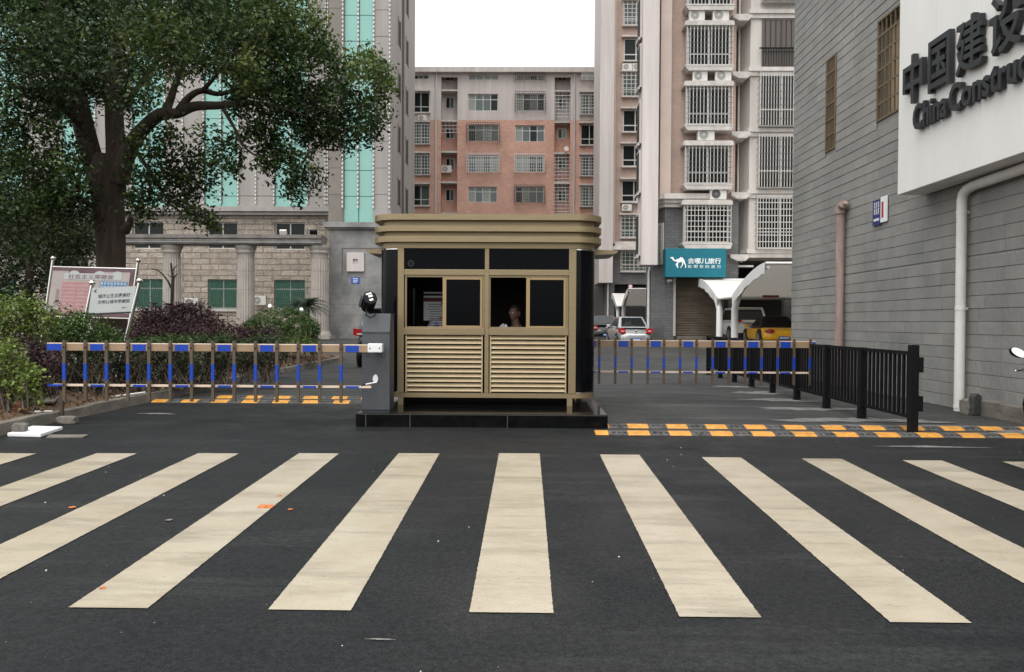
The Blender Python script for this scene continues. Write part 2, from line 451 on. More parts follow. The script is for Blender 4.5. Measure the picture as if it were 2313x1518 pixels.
# zebra stripes (kerb-to-kerb crossing): left/right edge at the far end, photo rows of both ends
rows = [(-8, 83, 1025, 1385), (218, 310, 1025, 1385), (447, 540, 1025, 1385), (675, 766, 1025, 1385), (900, 993, 1025, 1385),
        (1127, 1219, 1025, 1386), (1355, 1444, 1028, 1391), (1585, 1673, 1034, 1398), (1811, 1900, 1037, 1403), (2039, 2127, 1041, 1408), (2265, 2355, 1044, 1412)]
NEAR = {675: (138, 322), 900: (600, 790), 1127: (1060, 1250), 1355: (1533, 1716), 1585: (2000, 2180)}
for (xa, xb, yf, yn) in rows:
    pa, pb = ground_pt(xa, yf), ground_pt(xb, yf)
    yn_w = ground_pt(1184, yn).y
    mb = MB(); N = 240; rnd = random.Random(xa)
    ya, yb = yn_w, (pa.y + pb.y) / 2
    ka = min(NEAR, key=lambda q: abs(q - xa)); pk = [p for p in rows if p[0] == ka][0]
    dl = ground_pt(NEAR[ka][0], pk[3]).x - ground_pt(pk[0], pk[2]).x; dr = ground_pt(NEAR[ka][1], pk[3]).x - ground_pt(pk[1], pk[2]).x
    L = [(pa.x + dl * (1 - i / N) + rnd.uniform(-.0019, .0019), ya + (yb - ya) * i / N) for i in range(N + 1)]
    Rr = [(pb.x + dr * (1 - i / N) + rnd.uniform(-.0019, .0019), ya + (yb - ya) * i / N) for i in range(N + 1)]
    for i in range(N):
        p = [L[i], Rr[i], Rr[i + 1], L[i + 1]]
        mb.add([(x, y, gz(y) + 0.005) for x, y in p], [(0, 1, 2, 3)])
    mb.build('road_marking', M['paint'], kind='structure')

# cement dust and scraped patches round the fence feet and by the wall
def blotch(cx, cy, rx, ry, seed, name='cement_dust', m='dust', dz=0.004):
    rnd = random.Random(seed); mb = MB(); n = 40
    ph = [rnd.uniform(0, 6.28) for _ in range(5)]
    pts = []
    for k in range(n):
        t = 2 * math.pi * k / n
        r = 1 + .22 * math.sin(2 * t + ph[0]) + .16 * math.sin(3 * t + ph[1]) + .12 * math.sin(5 * t + ph[2]) + .1 * math.sin(9 * t + ph[3]) + rnd.uniform(-.09, .09)
        x, y = cx + rx * r * math.cos(t), cy + ry * r * math.sin(t)
        pts.append((x, y, gz(y) + dz))
    mb.add(pts, [tuple(range(n))])
    return mb
mbd = MB()
for i, (cx, cy, rx, ry) in enumerate([(4.35, 11.0, .75, .28), (4.3, 12.4, .62, .25), (4.3, 13.8, .6, .24), (4.35, 15.2, .55, .26), (4.4, 16.6, .5, .22),
                                      (4.75, 10.3, .8, .22), (5.5, 9.62, 1.3, .13), (6.6, 9.75, 1.2, .22), (7.6, 9.6, 1.3, .2), (5.0, 10.9, .5, .2)]):
    b = blotch(cx, cy, rx, ry, i + 3, dz=0.004 + 0.0006 * i)
    mbd.add(b.v, b.f)
tag(mbd.build('cement_dust', M['dust']), 'pale cement dust smeared on the asphalt round the black fence feet', 'dust', kind='stuff')
# worn paler scrape marks on the street
mbd = MB()
for i, (px, py, rx, ry) in enumerate([(355, 935, .25, .06), (2100, 1010, .5, .05), (860, 1446, .06, .008)]):
    p = ground_pt(px, py); b = blotch(p.x, p.y, rx, ry, i + 33, dz=0.005); mbd.add(b.v, b.f)
mbd.build('street_scuffs', M['dust'], kind='structure')

# ------------------------------------------------------------------ planting bed with its kerb (left)
BX, BY0, BY1 = -5.86, 8.2, 27.0
mb = MB()
N = 40
ys = [7.0 + (BY1 - 7.0) * i / N for i in range(N + 1)]
xs = [-30 + (BX - .1 + 30) * i / 30 for i in range(31)]
rnd = random.Random(2)
grid = {}
for i, x in enumerate(xs):
    for j, y in enumerate(ys):
        h = 0.10 + gz(y) + (rnd.uniform(0, .07) if i < 30 else 0) + min(.35, .07 * (BX - x))
        grid[i, j] = (x, y, h)
vid = {k: n for n, k in enumerate(grid)}
mb.add(list(grid.values()), [(vid[i, j], vid[i + 1, j], vid[i + 1, j + 1], vid[i, j + 1]) for i in range(30) for j in range(N)], 0, True)
mb.build('bed_soil', M['soil'], kind='structure')
mb = MB()
seglen = 1.0
y = 7.0
rnd = random.Random(5)
while y < BY1 - .6:
    e = min(y + seglen, BY1 - .5)
    z = gz(y); zt = 0.135 + rnd.uniform(-.008, .008); dx = rnd.uniform(-.008, .008)
    mb.add([(BX - .13 + dx, y, gz(y) - .05), (BX + .02 + dx, y, gz(y) - .05), (BX + dx, y, gz(y) + zt), (BX - .13 + dx, y, gz(y) + zt),
            (BX - .13 + dx, e - .012, gz(e) - .05), (BX + .02 + dx, e - .012, gz(e) - .05), (BX + dx, e - .012, gz(e) + zt), (BX - .13 + dx, e - .012, gz(e) + zt)],
           [(0, 1, 2, 3), (7, 6, 5, 4), (1, 5, 6, 2), (3, 2, 6, 7), (0, 3, 7, 4)])
    y = e
# rounded far end
for k in range(6):
    t0, t1 = rad(15 * k), rad(15 * (k + 1))
    c = (BX - .9, BY1 - .5)
    def q(t, r): return (c[0] + r * math.cos(t), c[1] + r * math.sin(t))
    a, b, cc, d = q(t0, .9), q(t1, .9), q(t1, .77), q(t0, .77)
    z0, z1 = gz(BY1) - .05, gz(BY1) + .135
    mb.add([(*a, z0), (*b, z0), (*cc, z0), (*d, z0), (*a, z1), (*b, z1), (*cc, z1), (*d, z1)], [(0, 1, 5, 4), (2, 3, 7, 6), (4, 5, 6, 7)])
mb.box(-30, BX - .131, 6.86, 6.998, gz(7) - .05, gz(7) + .135); mb.box(BX - .13, BX + .0, 6.861, 6.99, gz(7) - .05, gz(7) + .134)
mb.box(-30, BX - .9, BY1 + .27, BY1 + .4, gz(BY1) - .05, gz(BY1) + .135)
mb.build('kerb', M['kerb'], kind='structure', bevel=.012)
# ------------------------------------------------------------------ island slab under the booth
ZS = 0.165
x0, x1 = at(803, 950, 9.95).x, at(1373, 950, 9.95).x
isl = thing('island_slab', 'black polished granite island the golden booth and barrier stand on', 'traffic island', ((x0 + x1) / 2, 11.4, 0))
mb = MB()
mb.box(x0, x1, 9.95, 13.7, -.05, ZS)
mb.build('slab', M['granite'], isl, bevel=.012)
mb = MB()                                      # pale joints of the facing slabs
for px in (826, 926, 1146):
    X = at(px, 950, 9.95).x
    mb.box(X - .004, X + .004, 9.9485, 9.96, 0.0, ZS - .01); mb.build('joint', M['granite_edge'], isl); mb = MB()
mb.box(x0 + .01, x1 - .01, 9.9482, 9.956, ZS - .014, ZS - .009)
mb.build('joint', M['granite_edge'], isl)

# ------------------------------------------------------------------ guard booth
YB = 11.0
bxl, bxr = at(854, 700, YB).x, at(1346, 700, YB).x
bc = (bxl + bxr) / 2; hw = (bxr - bxl) / 2
RB = 0.27; DB = 1.9
booth = thing('guard_booth', 'champagne gold metal guard booth with black curved corner glass and louvred lower panels', 'guard booth', (bc, YB + DB / 2, ZS))
def rrect(grow=0.0, n=8):
    """outline of the booth (rounded rectangle), grown by GROW"""
    r = RB + grow; pts = []
    xl, xr, yf, yb = bxl - grow, bxr + grow, YB - grow, YB + DB + grow
    for cx, cy, a0 in ((xr - r, yf + r, -90), (xr - r, yb - r, 0), (xl + r, yb - r, 90), (xl + r, yf + r, 180)):
        for k in range(n + 1):
            t = rad(a0 + 90 * k / n)
            pts.append((cx + r * math.cos(t), cy + r * math.sin(t)))
    return pts
def bz(py): return at(1104, py, YB).z
def bx(px, py=700): return at(px, 700, YB).x
# roof with three projecting bands
roof = MB()
def ring(mb, g, z0, z1):
    mb.prism(rrect(g, 10), 'z', z0, z1, 0, True)
zr = [bz(485.5), bz(498.5), bz(511.5), bz(524), bz(535), bz(548), bz(561)]
ring(roof, .09, zr[1], zr[0]); ring(roof, -.015, zr[2], zr[1]); ring(roof, .09, zr[3], zr[2]); ring(roof, -.015, zr[4], zr[3]); ring(roof, .09, zr[5], zr[4]); ring(roof, .004, zr[6], zr[5])
roof.build('roof', M['gold'], booth, bevel=.006)
# bottom rail
zb0, zb1 = bz(898.5), bz(888)
ZFLOOR = zb1 + .004
mb = MB(); ring(mb, .006, zb0, zb1); mb.build('floor', M['gold'], booth, bevel=.004)
# feet
for px in (905.5, 1288):
    X = bx(px); mb = MB(); mb.box(X - .036, X + .036, YB - .004, YB + .07, ZS, zb0 - .002); mb.build('foot', M['gold'], booth)
for X in (bxl + .12, bxr - .12):
    mb = MB(); mb.box(X - .036, X + .036, YB + DB - .35, YB + DB - .28, ZS, zb0 - .002); mb.build('foot', M['gold'], booth)
mb = MB(); mb.box(bxl + .25, bxr - .25, YB + .5, YB + DB - .3, ZS, zb0 - .004); mb.build('plinth', M['black'], booth)
# curved corner glass, one pane per corner, with a gold edge strip at its outer end
zg0, zg1 = zb1 + .002, zr[6] - .002
for k, (cx, cy, a0) in enumerate(((bxr - RB, YB + RB, -90), (bxr - RB, YB + DB - RB, 0), (bxl + RB, YB + DB - RB, 90), (bxl + RB, YB + RB, 180))):
    mb = MB(); n = 14; out = []; inn = []
    for i in range(n + 1):
        t = rad(a0 + 90 * i / n); out.append((cx + RB * math.cos(t), cy + RB * math.sin(t))); inn.append((cx + (RB - .03) * math.cos(t), cy + (RB - .03) * math.sin(t)))
    mb.prism(out + inn[::-1], 'z', zg0, zg1, 0, True)
    mb.build('corner_glass', M['corner_glass'], booth)
    mb = MB()
    for zz in (zg1 - .016, zg0 + .002):
        oo = [(cx + (RB + .004) * math.cos(rad(a0 + 90 * i / n)), cy + (RB + .004) * math.sin(rad(a0 + 90 * i / n))) for i in range(n + 1)]
        mb.prism(oo + inn[::-1], 'z', zz, zz + .012, 0, True)
    mb.build('glass_trim', M['steel'], booth)
# front posts and frame
xl, xr_ = bx(899.5), bx(1297)
FR = YB - .012
mb = MB()
x1p, x2p = bx(912.5), bx(1284.5)
mb.box(bxl + RB - .005, x1p, FR, YB + .06, zb1 - .001, zr[6] - .003)
mb.box(x2p, bxr - RB + .005, FR, YB + .06, zb1 - .001, zr[6] - .003)
xm0, xm1 = bx(1094.8), bx(1104.4)
mb.box(xm0, xm1, FR + .003, YB + .05, zb1 + .001, zr[6] - .003)
zt0, zt1 = bz(622), bz(609)
zk0, zk1 = bz(757), bz(742)
for a, b in ((x1p, xm0), (xm1, x2p)):
    mb.box(a, b, FR + .004, YB + .05, zt0, zt1)
    mb.box(a, b, FR - .012, YB + .05, zk0, zk1)
mb.build('front_frame', M['gold'], booth, bevel=.004)
# rear and side walls, with their frames
ins = .03
def wallbox(name, *a, m='interior', bev=0):
    mb = MB(); mb.box(*a); return mb.build(name, M[m], booth, bevel=bev)
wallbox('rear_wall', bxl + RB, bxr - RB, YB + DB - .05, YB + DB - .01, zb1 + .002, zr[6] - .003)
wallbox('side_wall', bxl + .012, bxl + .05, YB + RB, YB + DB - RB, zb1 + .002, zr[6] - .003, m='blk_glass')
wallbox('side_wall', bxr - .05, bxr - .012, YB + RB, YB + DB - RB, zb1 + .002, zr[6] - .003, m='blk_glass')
for X in (bxl, bxr - .055):
    mb = MB()
    for yy in (YB + RB - .02, YB + DB / 2 - .03, YB + DB - RB - .04): mb.box(X, X + .055, yy, yy + .06, zb1 + .003, zr[6] - .004)
    mb.build('side_frame', M['gold'], booth)
# inner counter and inner skins (dark)
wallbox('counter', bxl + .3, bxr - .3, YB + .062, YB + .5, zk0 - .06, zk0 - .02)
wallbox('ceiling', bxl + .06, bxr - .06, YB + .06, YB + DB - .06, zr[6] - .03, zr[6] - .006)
# transom panes and the small round port
mb = MB(); mb.box(x1p + .001, xm0 - .001, YB + .006, YB + .014, zt1, zr[6] - .003)
tr = mb.build('transom_pane', M['blk_glass'], booth)
c = at(928, 595, YB); mb = MB(); mb.tube([(c.x, YB - .002, c.z), (c.x, YB + .006, c.z)], .035, 20); mb.build('round_port', M['black'], tr)
mb = MB()
for k in range(24):
    t0, t1 = 2 * math.pi * k / 24, 2 * math.pi * (k + 1) / 24
    mb.bar((c.x + .038 * math.cos(t0), YB - .001, c.z + .038 * math.sin(t0)), (c.x + .038 * math.cos(t1), YB - .001, c.z + .038 * math.sin(t1)), .005, .005, up=(0, 1, 0))
mb.build('port_rim', M['cabinet'], tr)
mb = MB(); mb.box(xm1 + .001, x2p - .001, YB + .006, YB + .014, zt1, zr[6] - .003); mb.build('transom_pane', M['blk_glass'], booth)
# sliding windows: left half open, right half a dark sash
for (u0, op0, op1, gl0, gl1, u1) in ((914, 918.5, 999.8, 1008, 1084.5, 1094.8), (1104.4, 1107.8, 1188.4, 1196.8, 1273, 1284)):
    X = [bx(p) for p in (u0, op0, op1, gl0, gl1, u1)]
    zw0, zw1 = zk1, zt0
    mb = MB()
    mb.box(X[0], X[5], YB + .012, YB + .04, zw1 - .028, zw1 - .001)
    mb.box(X[0], X[5], YB + .012, YB + .04, zw0 + .001, zw0 + .02)
    mb.box(X[0], X[1], YB + .013, YB + .041, zw0 + .021, zw1 - .029)
    mb.box(X[4] + .03, X[5], YB + .013, YB + .041, zw0 + .021, zw1 - .029)
    win = mb.build('window', M['gold'], booth, bevel=.002)
    mb = MB()
    mb.box(X[2], X[3], YB - .004, YB + .02, zw0 + .003, zw1 - .03)
    mb.box(X[4], X[4] + .03, YB - .004, YB + .02, zw0 + .003, zw1 - .03)
    mb.box(X[3], X[4], YB - .003, YB + .02, zw1 - .058, zw1 - .03)
    mb.box(X[3], X[4], YB - .003, YB + .02, zw0 + .003, zw0 + .035)
    mb.build('sash', M['sash_gold'], win, bevel=.002)
    mb = MB(); mb.box(X[3] - .002, X[4] + .002, YB + .006, YB + .012, zw0 + .034, zw1 - .057); mb.build('pane', M['blk_glass'], win)
    # louvre panel below
    l0, l1 = bx(u0 + 2.5), bx(u1 - 4)
    mb = MB(); nl = 12; top, bot = zk0 - .006, zb1 + .006
    mb.box(l0 - .0, l0 + .018, YB - .006, YB + .03, bot, top); mb.box(l1 - .018, l1, YB - .006, YB + .03, bot, top)
    for k in range(nl):
        zc = top - (k + .5) * (top - bot) / nl; h = (top - bot) / nl
        prof = [(YB + .032, zc + h * .44), (YB - .006, zc - h * .10), (YB - .009, zc - h * .24), (YB + .0, zc - h * .28), (YB + .032, zc + h * .26)]
        mb.prism(prof, 'x', l0 + .019, l1 - .019, 0)
    lv = mb.build('louvre_panel', M['gold_lit'], booth, bevel=0)
    mb = MB(); mb.box(l0 + .01, l1 - .01, YB + .036, YB + .05, bot, top); mb.build('backing', M['interior'], lv)
# fixed rain canopies over the side openings
for sx in (-1, 1):
    X0 = bxl if sx < 0 else bxr
    X1 = X0 + sx * (.30 if sx < 0 else .36)
    z = at(1376, 574, 11.9).z
    mb = MB(); mb.prism([(X0, z + .045), (X1, z + .03), (X1, z + .005), (X1 - sx * .05, z - .02), (X0, z - .035)], 'y', YB + .65, YB + 1.5)
    mb.build('side_canopy', M['gold'], booth, bevel=.004)
# folded awning sheet lying on the roof
p0, p1 = at(964, 481, 11.6), at(1062, 481, 11.6)
t = thing('roof_panel', 'thin white panel lying on top of the golden booth roof', 'panel', ((p0.x + p1.x) / 2, 11.9, zr[0]))
mb = MB(); mb.box(p0.x, p1.x, 11.5, 12.3, zr[0] + .03, zr[0] + .055); mb.build('sheet', M['white'], t, bevel=.004)
for X in (p0.x + .09, p1.x - .12):
    mb = MB(); mb.box(X - .03, X + .03, 11.52, 11.62, zr[0], zr[0] + .03); mb.build('foot', M['black'], t)
# notice hung inside behind the left window
n0 = at(957, 693, 12.0); n1 = at(999, 693, 12.0); zn1, zn0 = at(978, 668, 12.0).z, at(978, 724, 12.0).z
t = thing('wall_notice', 'white paper notice with a dark red heading hung inside the left booth window', 'notice', (n0.x, 12.0, zn0))
mb = MB(); mb.box(n0.x, n1.x + .1, 12.0, 12.008, zn0, zn1); mb.build('paper', M['text_white'], t)
mb = MB(); mb.box(n0.x + .002, n1.x + .098, 11.996, 11.999, zn1 - .085, zn1 - .03)
mb.build('heading', mat('notice_red', (.16, .035, .045), .7), t)
mb = MB()
rnd = random.Random(4)
for k in range(7):
    zz = zn1 - .13 - k * .035; mb.box(n0.x + .06 + rnd.uniform(0, .04), n1.x + .02 + rnd.uniform(-.05, .05), 11.996, 11.999, zz, zz + .007)
mb.build('small_print', M['ink'], t)
mb = MB(); mb.box(n0.x, n1.x + .1, 12.0, 12.012, zn1 + .03, zn1 + .055); mb.build('header_strip', M['text_white'], t)

# ------------------------------------------------------------------ barrier gates
def barrier(label, cx0, cx1, Y, zbase, ztop, zlip, right=False):
    """cabinet; the boom is added by boom()"""
    root = thing('barrier_gate', label, 'barrier gate', ((cx0 + cx1) / 2, Y + .17, zbase), 'boom barriers either side of the booth')
    D = .36
    mb = MB()
    mb.prism([(Y, zbase), (Y + D, zbase), (Y + D, ztop), (Y + .075, ztop), (Y + .02, zlip + .035), (Y - .012, zlip + .022), (Y - .012, zlip), (Y, zlip)], 'x', cx0, cx1)
    cab = mb.build('cabinet', M['cabinet'], root, bevel=.007)
    mb = MB()
    for gx in (.22, .78):
        for r in range(2):
            for c in range(2):
                X = cx0 + (cx1 - cx0) * gx + (c - .5) * .04; Z = zlip - .265 - r * .04
                mb.tube([(X, Y - .002, Z), (X, Y + .004, Z)], .008, 8)
    mb.build('vent_hole', M['black'], cab)
    return root
def boom(root, xpin, xtip, Y, zt, zbar, zlow, post0, pitch, npost, ptop, pbot, zblue0, zblue1, sgn, blue_first):
    """top bar, lower bar, hanging rods; blue sleeves between every second pair of rods"""
    mb = MB(); mb.box(min(xpin, xtip), max(xpin, xtip), Y, Y + .045, zbar, zt); mb.box(min(xpin, xtip) + .001, max(xpin, xtip) - .001, Y - .002, Y + .047, zt - .001, zt + .012, 1)
    bm_ = mb.build('boom', [M['beam'], M['beam_top']], root, bevel=.003)
    mbl = MB(); mbl.box(min(xpin, xtip + sgn * -.07), max(xpin, xtip - sgn * .07), Y + .01, Y + .035, zlow - .014, zlow + .014); 
    for k in range(npost + 1):
        xa = post0 + pitch * (k - 1); xb = post0 + pitch * k
        if k == 0: xa = xtip
        if k % 2 == blue_first:
            lo, hi = min(xa, xb), max(xa, xb)
            if k == 0: lo += (0 if sgn < 0 else .04); hi -= (.04 if sgn < 0 else 0)
            else: lo += .05; hi -= .05
            if hi - lo > .02:
                mbb = MB(); mbb.box(lo, hi, Y - .003, Y + .047, zbar + .004, zt - .002); mbb.build('blue_sleeve', M['blue'], bm_)
                mbb = MB(); mbb.box(lo, hi, Y + .006, Y + .038, zlow - .016, zlow + .010); mbb.build('blue_sleeve', M['blue'], bm_)
    mbl.build('lower_bar', [M['beam_top']], bm_)
    for k in range(npost):
        X = post0 + pitch * k
        mb = MB()
        mb.box(X - .0185, X + .0185, Y - .03, Y - .004, pbot, zblue0)
        mb.box(X - .0185, X + .0185, Y - .03, Y - .004, zblue1, ptop)
        mb.box(X - .0185, X + .0185, Y - .03, Y - .004, zblue0, zblue1, 1)
        mb.tube([(X, Y - .034, (zbar + zt) / 2), (X, Y - .029, (zbar + zt) / 2)], .011, 8, 2)
        mb.tube([(X, Y - .034, zlow), (X, Y - .029, zlow)], .009, 8, 2)
        mb.build('hanging_rod', [M['beam_post'], M['blue'], M['black']], root)
    return bm_
YL = 10.32
cx0, cx1 = at(817.5, 800, YL).x, at(880, 800, YL).x
zl = lambda py, Y=YL: at(480, py, Y).z
gl = barrier('grey barrier cabinet left of the booth with a lowered tan and blue boom', cx0, cx1, YL, ZS, at(850, 708, YL).z, at(850, 752, YL).z)
Yb = 10.12
p0 = at(146.6, 790, Yb).x; p13 = at(771.2, 790, Yb).x; pit = (p13 - p0) / 13
zz = lambda py: at(480, py, Yb).z
bo = boom(gl, at(838, 787, Yb).x, at(106, 787, Yb).x, Yb, zz(778.5), zz(794), zz(872), p0, pit, 14, zz(769.5), zz(907), zz(860), zz(822.5), -1, 0)
a, b = at(831, 786, Yb), at(864, 786, Yb)
mb = MB(); mb.box(a.x, b.x, Yb - .03, Yb + .075, at(847, 796.5, Yb).z, at(847, 776, Yb).z)
cl = mb.build('clamp', M['white_pl'], gl, bevel=.012)
mb = MB()
for px in (836.5, 858):
    q = at(px, 786.5, Yb); mb.tube([(q.x, Yb - .034, q.z), (q.x, Yb - .028, q.z)], .009, 8)
mb.build('bolt', M['cabinet'], cl)
mb = MB(); q = at(848, 786, Yb); mb.tube([(q.x, Yb + .07, q.z), (q.x, YL + .05, q.z)], .045, 16); mb.build('spindle', M['steel'], gl)
mb = MB()
q0, q1 = at(816, 872.5, Yb), at(825, 868.5, Yb); q2 = at(850, 864, Yb)
mb.tube([(q0.x, Yb + .02, q0.z), (q1.x, Yb + .02, q1.z)], .012, 8)
mb.build('link_end', M['black'], gl)
mb = MB(); mb.tube([(q1.x, Yb + .02, q1.z), (q2.x, Yb + .05, q2.z)], .008, 8)
q3 = at(848.5, 855, YL)
prof = [(.034 * math.cos(t) * (1 - .18 * (math.sin(t) > 0) * math.sin(t)), .052 * math.sin(t)) for t in [2 * math.pi * k / 20 for k in range(20)]]
mb.prism([(q3.x + x, q3.z + z) for x, z in prof], 'y', YL - .02, YL + .002)
mb.build('link_lever', M['white_pl'], gl)
# right-hand gate, further in: its cabinet stands behind the booth
YR = 13.2
zr_ = lambda py: at(1600, py, YR).z
gr = barrier('grey barrier cabinet hidden behind the booth with its boom lowered across the right lane', at(1300, 780, YR).x - .45, at(1300, 780, YR).x - .1, YR + .2, ZS, 1.36, 1.1)
p0 = at(1829.8, 778, YR).x; pA = at(1353.5, 778, YR).x; pit = (pA - p0) / 13
boom(gr, at(1290, 778, YR).x - .1, at(1842, 778, YR).x, YR, zr_(771), zr_(785), zr_(841), p0, pit, 14, zr_(765), zr_(868.5), zr_(833), zr_(806.5), 1, 0)
X = at(1290, 778, YR).x - .2
mb = MB(); mb.box(X - .1, X + .12, YR - .03, YR + .08, zr_(787), zr_(769)); mb.build('clamp', M['white_pl'], gr, bevel=.012)
mb = MB(); mb.tube([(X, YR + .07, zr_(778)), (X, YR + .25, zr_(778))], .045, 14); mb.build('spindle', M['steel'], gr)

# fork post that carries the tip of the left boom
t = at(139, 900, 10.25)
fp = thing('boom_rest_post', 'thin dark post standing under the tip of the left boom beside the kerb', 'post', (t.x, 10.25, gz(10.25)))
mb = MB(); mb.box(t.x - .02, t.x + .02, 10.235, 10.275, 0, zz(884)); mb.build('shaft', M['beam_post'], fp)
mb = MB(); mb.box(t.x - .028, t.x + .055, 10.225, 10.285, zz(884) , zz(880)); mb.box(t.x - .028, t.x - .012, 10.225, 10.285, zz(880), zz(874)); mb.box(t.x + .04, t.x + .055, 10.225, 10.285, zz(880), zz(874)); mb.build('fork', M['black'], fp)
mb = MB(); mb.box(t.x - .05, t.x + .05, 10.2, 10.31, 0, .012); mb.build('foot', M['black'], fp)

# floodlight camera on the left cabinet
cz = at(850, 708, YL).z
c = at(832, 683, YL + .1)
sc_ = thing('surveillance_camera', 'black floodlight camera on a short stalk on top of the left barrier cabinet', 'camera', (c.x, YL + .15, cz))
mb = MB(); mb.tube([(c.x - .02, YL + .15, cz), (c.x - .02, YL + .15, c.z - .02)], .018, 10); mb.build('stalk', M['cabinet'], sc_)
R2 = Matrix.Translation((c.x, YL + .12, c.z)) @ Matrix.Rotation(rad(-18), 4, 'Y') @ Matrix.Rotation(rad(28), 4, 'Z') @ Matrix.Rotation(rad(-20), 4, 'X')
mb = MB(); ring8 = []
for yv, s in ((-.13, .085), (-.12, .095), (.10, .095), (.15, .07)):
    ring8.append([R2 @ Vector((s * math.cos(rad(22.5 + 45 * k)), yv, s * 1.05 * math.sin(rad(22.5 + 45 * k)))) for k in range(8)])
vs = [p for r in ring8 for p in r]
mb.add(vs, [(i * 8 + k, i * 8 + (k + 1) % 8, (i + 1) * 8 + (k + 1) % 8, (i + 1) * 8 + k) for i in range(3) for k in range(8)] + [tuple(range(8)), tuple(range(24, 32))])
body = mb.build('housing', M['black'], sc_, bevel=.004)
mb = MB()
mb.mbox(R2 @ Matrix.Translation((0, -.132, .055)), .075, .006, .022); mb.mbox(R2 @ Matrix.Translation((.01, -.132, .018)), .055, .006, .03); mb.mbox(R2 @ Matrix.Translation((0, -.132, -.035)), .05, .006, .028)
mb.build('label_plate', M['white_pl'], body)
mb = MB(); mb.mbox(R2 @ Matrix.Translation((-.099, -.02, .03)), .006, .26, .05); mb.build('sun_visor', M['cabinet'], body)
mb = MB(); e = at(858, 712, YL)
mb.tube([(c.x - .01, YL + .03, cz + .06), (c.x - .012, YL - .01, cz - .02), (c.x + .04, YL - .01, cz - .055), (c.x + .1, YL - .005, cz - .03), (c.x + .11, YL + .03, cz + .006)], .008, 8)
mb.build('cable', M['black'], sc_)

# ------------------------------------------------------------------ speed humps
def hump(xl, xr, yf, n0, label, seed=0):
    mb = MB(); W = .28; H = .034; per = .478
    prof = [(0, .002), (.04, .018), (.12, H), (.19, H), (.25, .016), (W, .002)]
    x = xl - n0; k = 0
    while x < xr:
        for (a, b, m) in ((x, x + .255, 1), (x + .255, x + per, 0)):
            a2, b2 = max(a, xl), min(b, xr)
            if b2 - a2 > .02:
                mb.add([(a2 + .002, yf + py, gz(yf) + pz) for py, pz in prof] + [(b2 - .002, yf + py, gz(yf) + pz) for py, pz in prof],
                       [(i, i + 6, i + 7, i + 1) for i in range(5)] + [tuple(range(6)), tuple(reversed(range(6, 12)))], m)
                if m == 0:       # raised grip ribs of the black segments
                    for r in range(3):
                        xx = a2 + (b2 - a2) * (.2 + .3 * r)
                        mb.add([(xx + dx, yf + py, gz(yf) + pz + .007) for dx in (0, .03) for py, pz in ((.05, .024), (.14, H - .004))], [(0, 2, 3, 1)], 0)
        x += per
    o = mb.build('speed_hump', [M['rubber'], M['yellow']])
    return tag(o, label, 'speed hump', 'black and yellow rubber speed humps')
xl1 = at(1345, 975, 9.45).x
hump(xl1, 9.5, 9.42, at(1345, 975, 9.45).x - at(1325, 975, 9.45).x, 'front black and yellow rubber hump right of the booth, nearest the crossing')
hump(at(1374, 960, 9.98).x, 9.5, 9.98, .235, 'second black and yellow rubber hump right of the booth, behind the front one')
xs0 = at(322, 912, 12.72).x
hump(BX + .03, at(803, 912, 12.72).x + .3, 12.70, 0.02, 'front black and yellow rubber hump under the left boom')
hump(BX + .36, at(803, 903, 13.4).x + .5, 13.42, -.42, 'rear black and yellow rubber hump under the left boom, partly against the kerb')

# ------------------------------------------------------------------ black railing on the right
FX = 4.60
fy = [9.74, 11.2, 12.5, 13.85, 15.2, 16.6, 17.95, 19.25, 20.5]
fn = thing('railing', 'black metal railing with upright bars running from the right hump past the grey wall', 'railing', (FX, 15, 0))
for i, y in enumerate(fy):
    mb = MB(); top = 1.045 if i == 0 else .97
    wd = .046 if i == 0 else .046
    mb.box(FX - wd, FX + wd, y - .05, y + .05, .0, top)
    if i > 0: mb.box(FX - .06, FX + .06, y - .07, y + .07, 0, .012)
    po = mb.build('post', M['black'], fn, bevel=.004)
    if i == 0:
        for za, zb in ((.72, .90), (.26, .44)): mb = MB(); mb.box(FX + .047, FX + .10, y - .045, y + .045, za, zb); mb.build('bracket', M['black'], po)
for a, b in zip(fy[:-1], fy[1:]):
    mb = MB()
    mb.box(FX - .025, FX + .025, a + .051, b - .051, .92, .965)
    mb.box(FX - .02, FX + .02, a + .051, b - .051, .17, .205)
    n = int((b - a) / .115)
    for k in range(1, n):
        y = a + (b - a) * k / n
        mb.box(FX - .012, FX + .012, y - .024, y + .024, .205, .92)
    mb.build('panel', M['black'], fn)

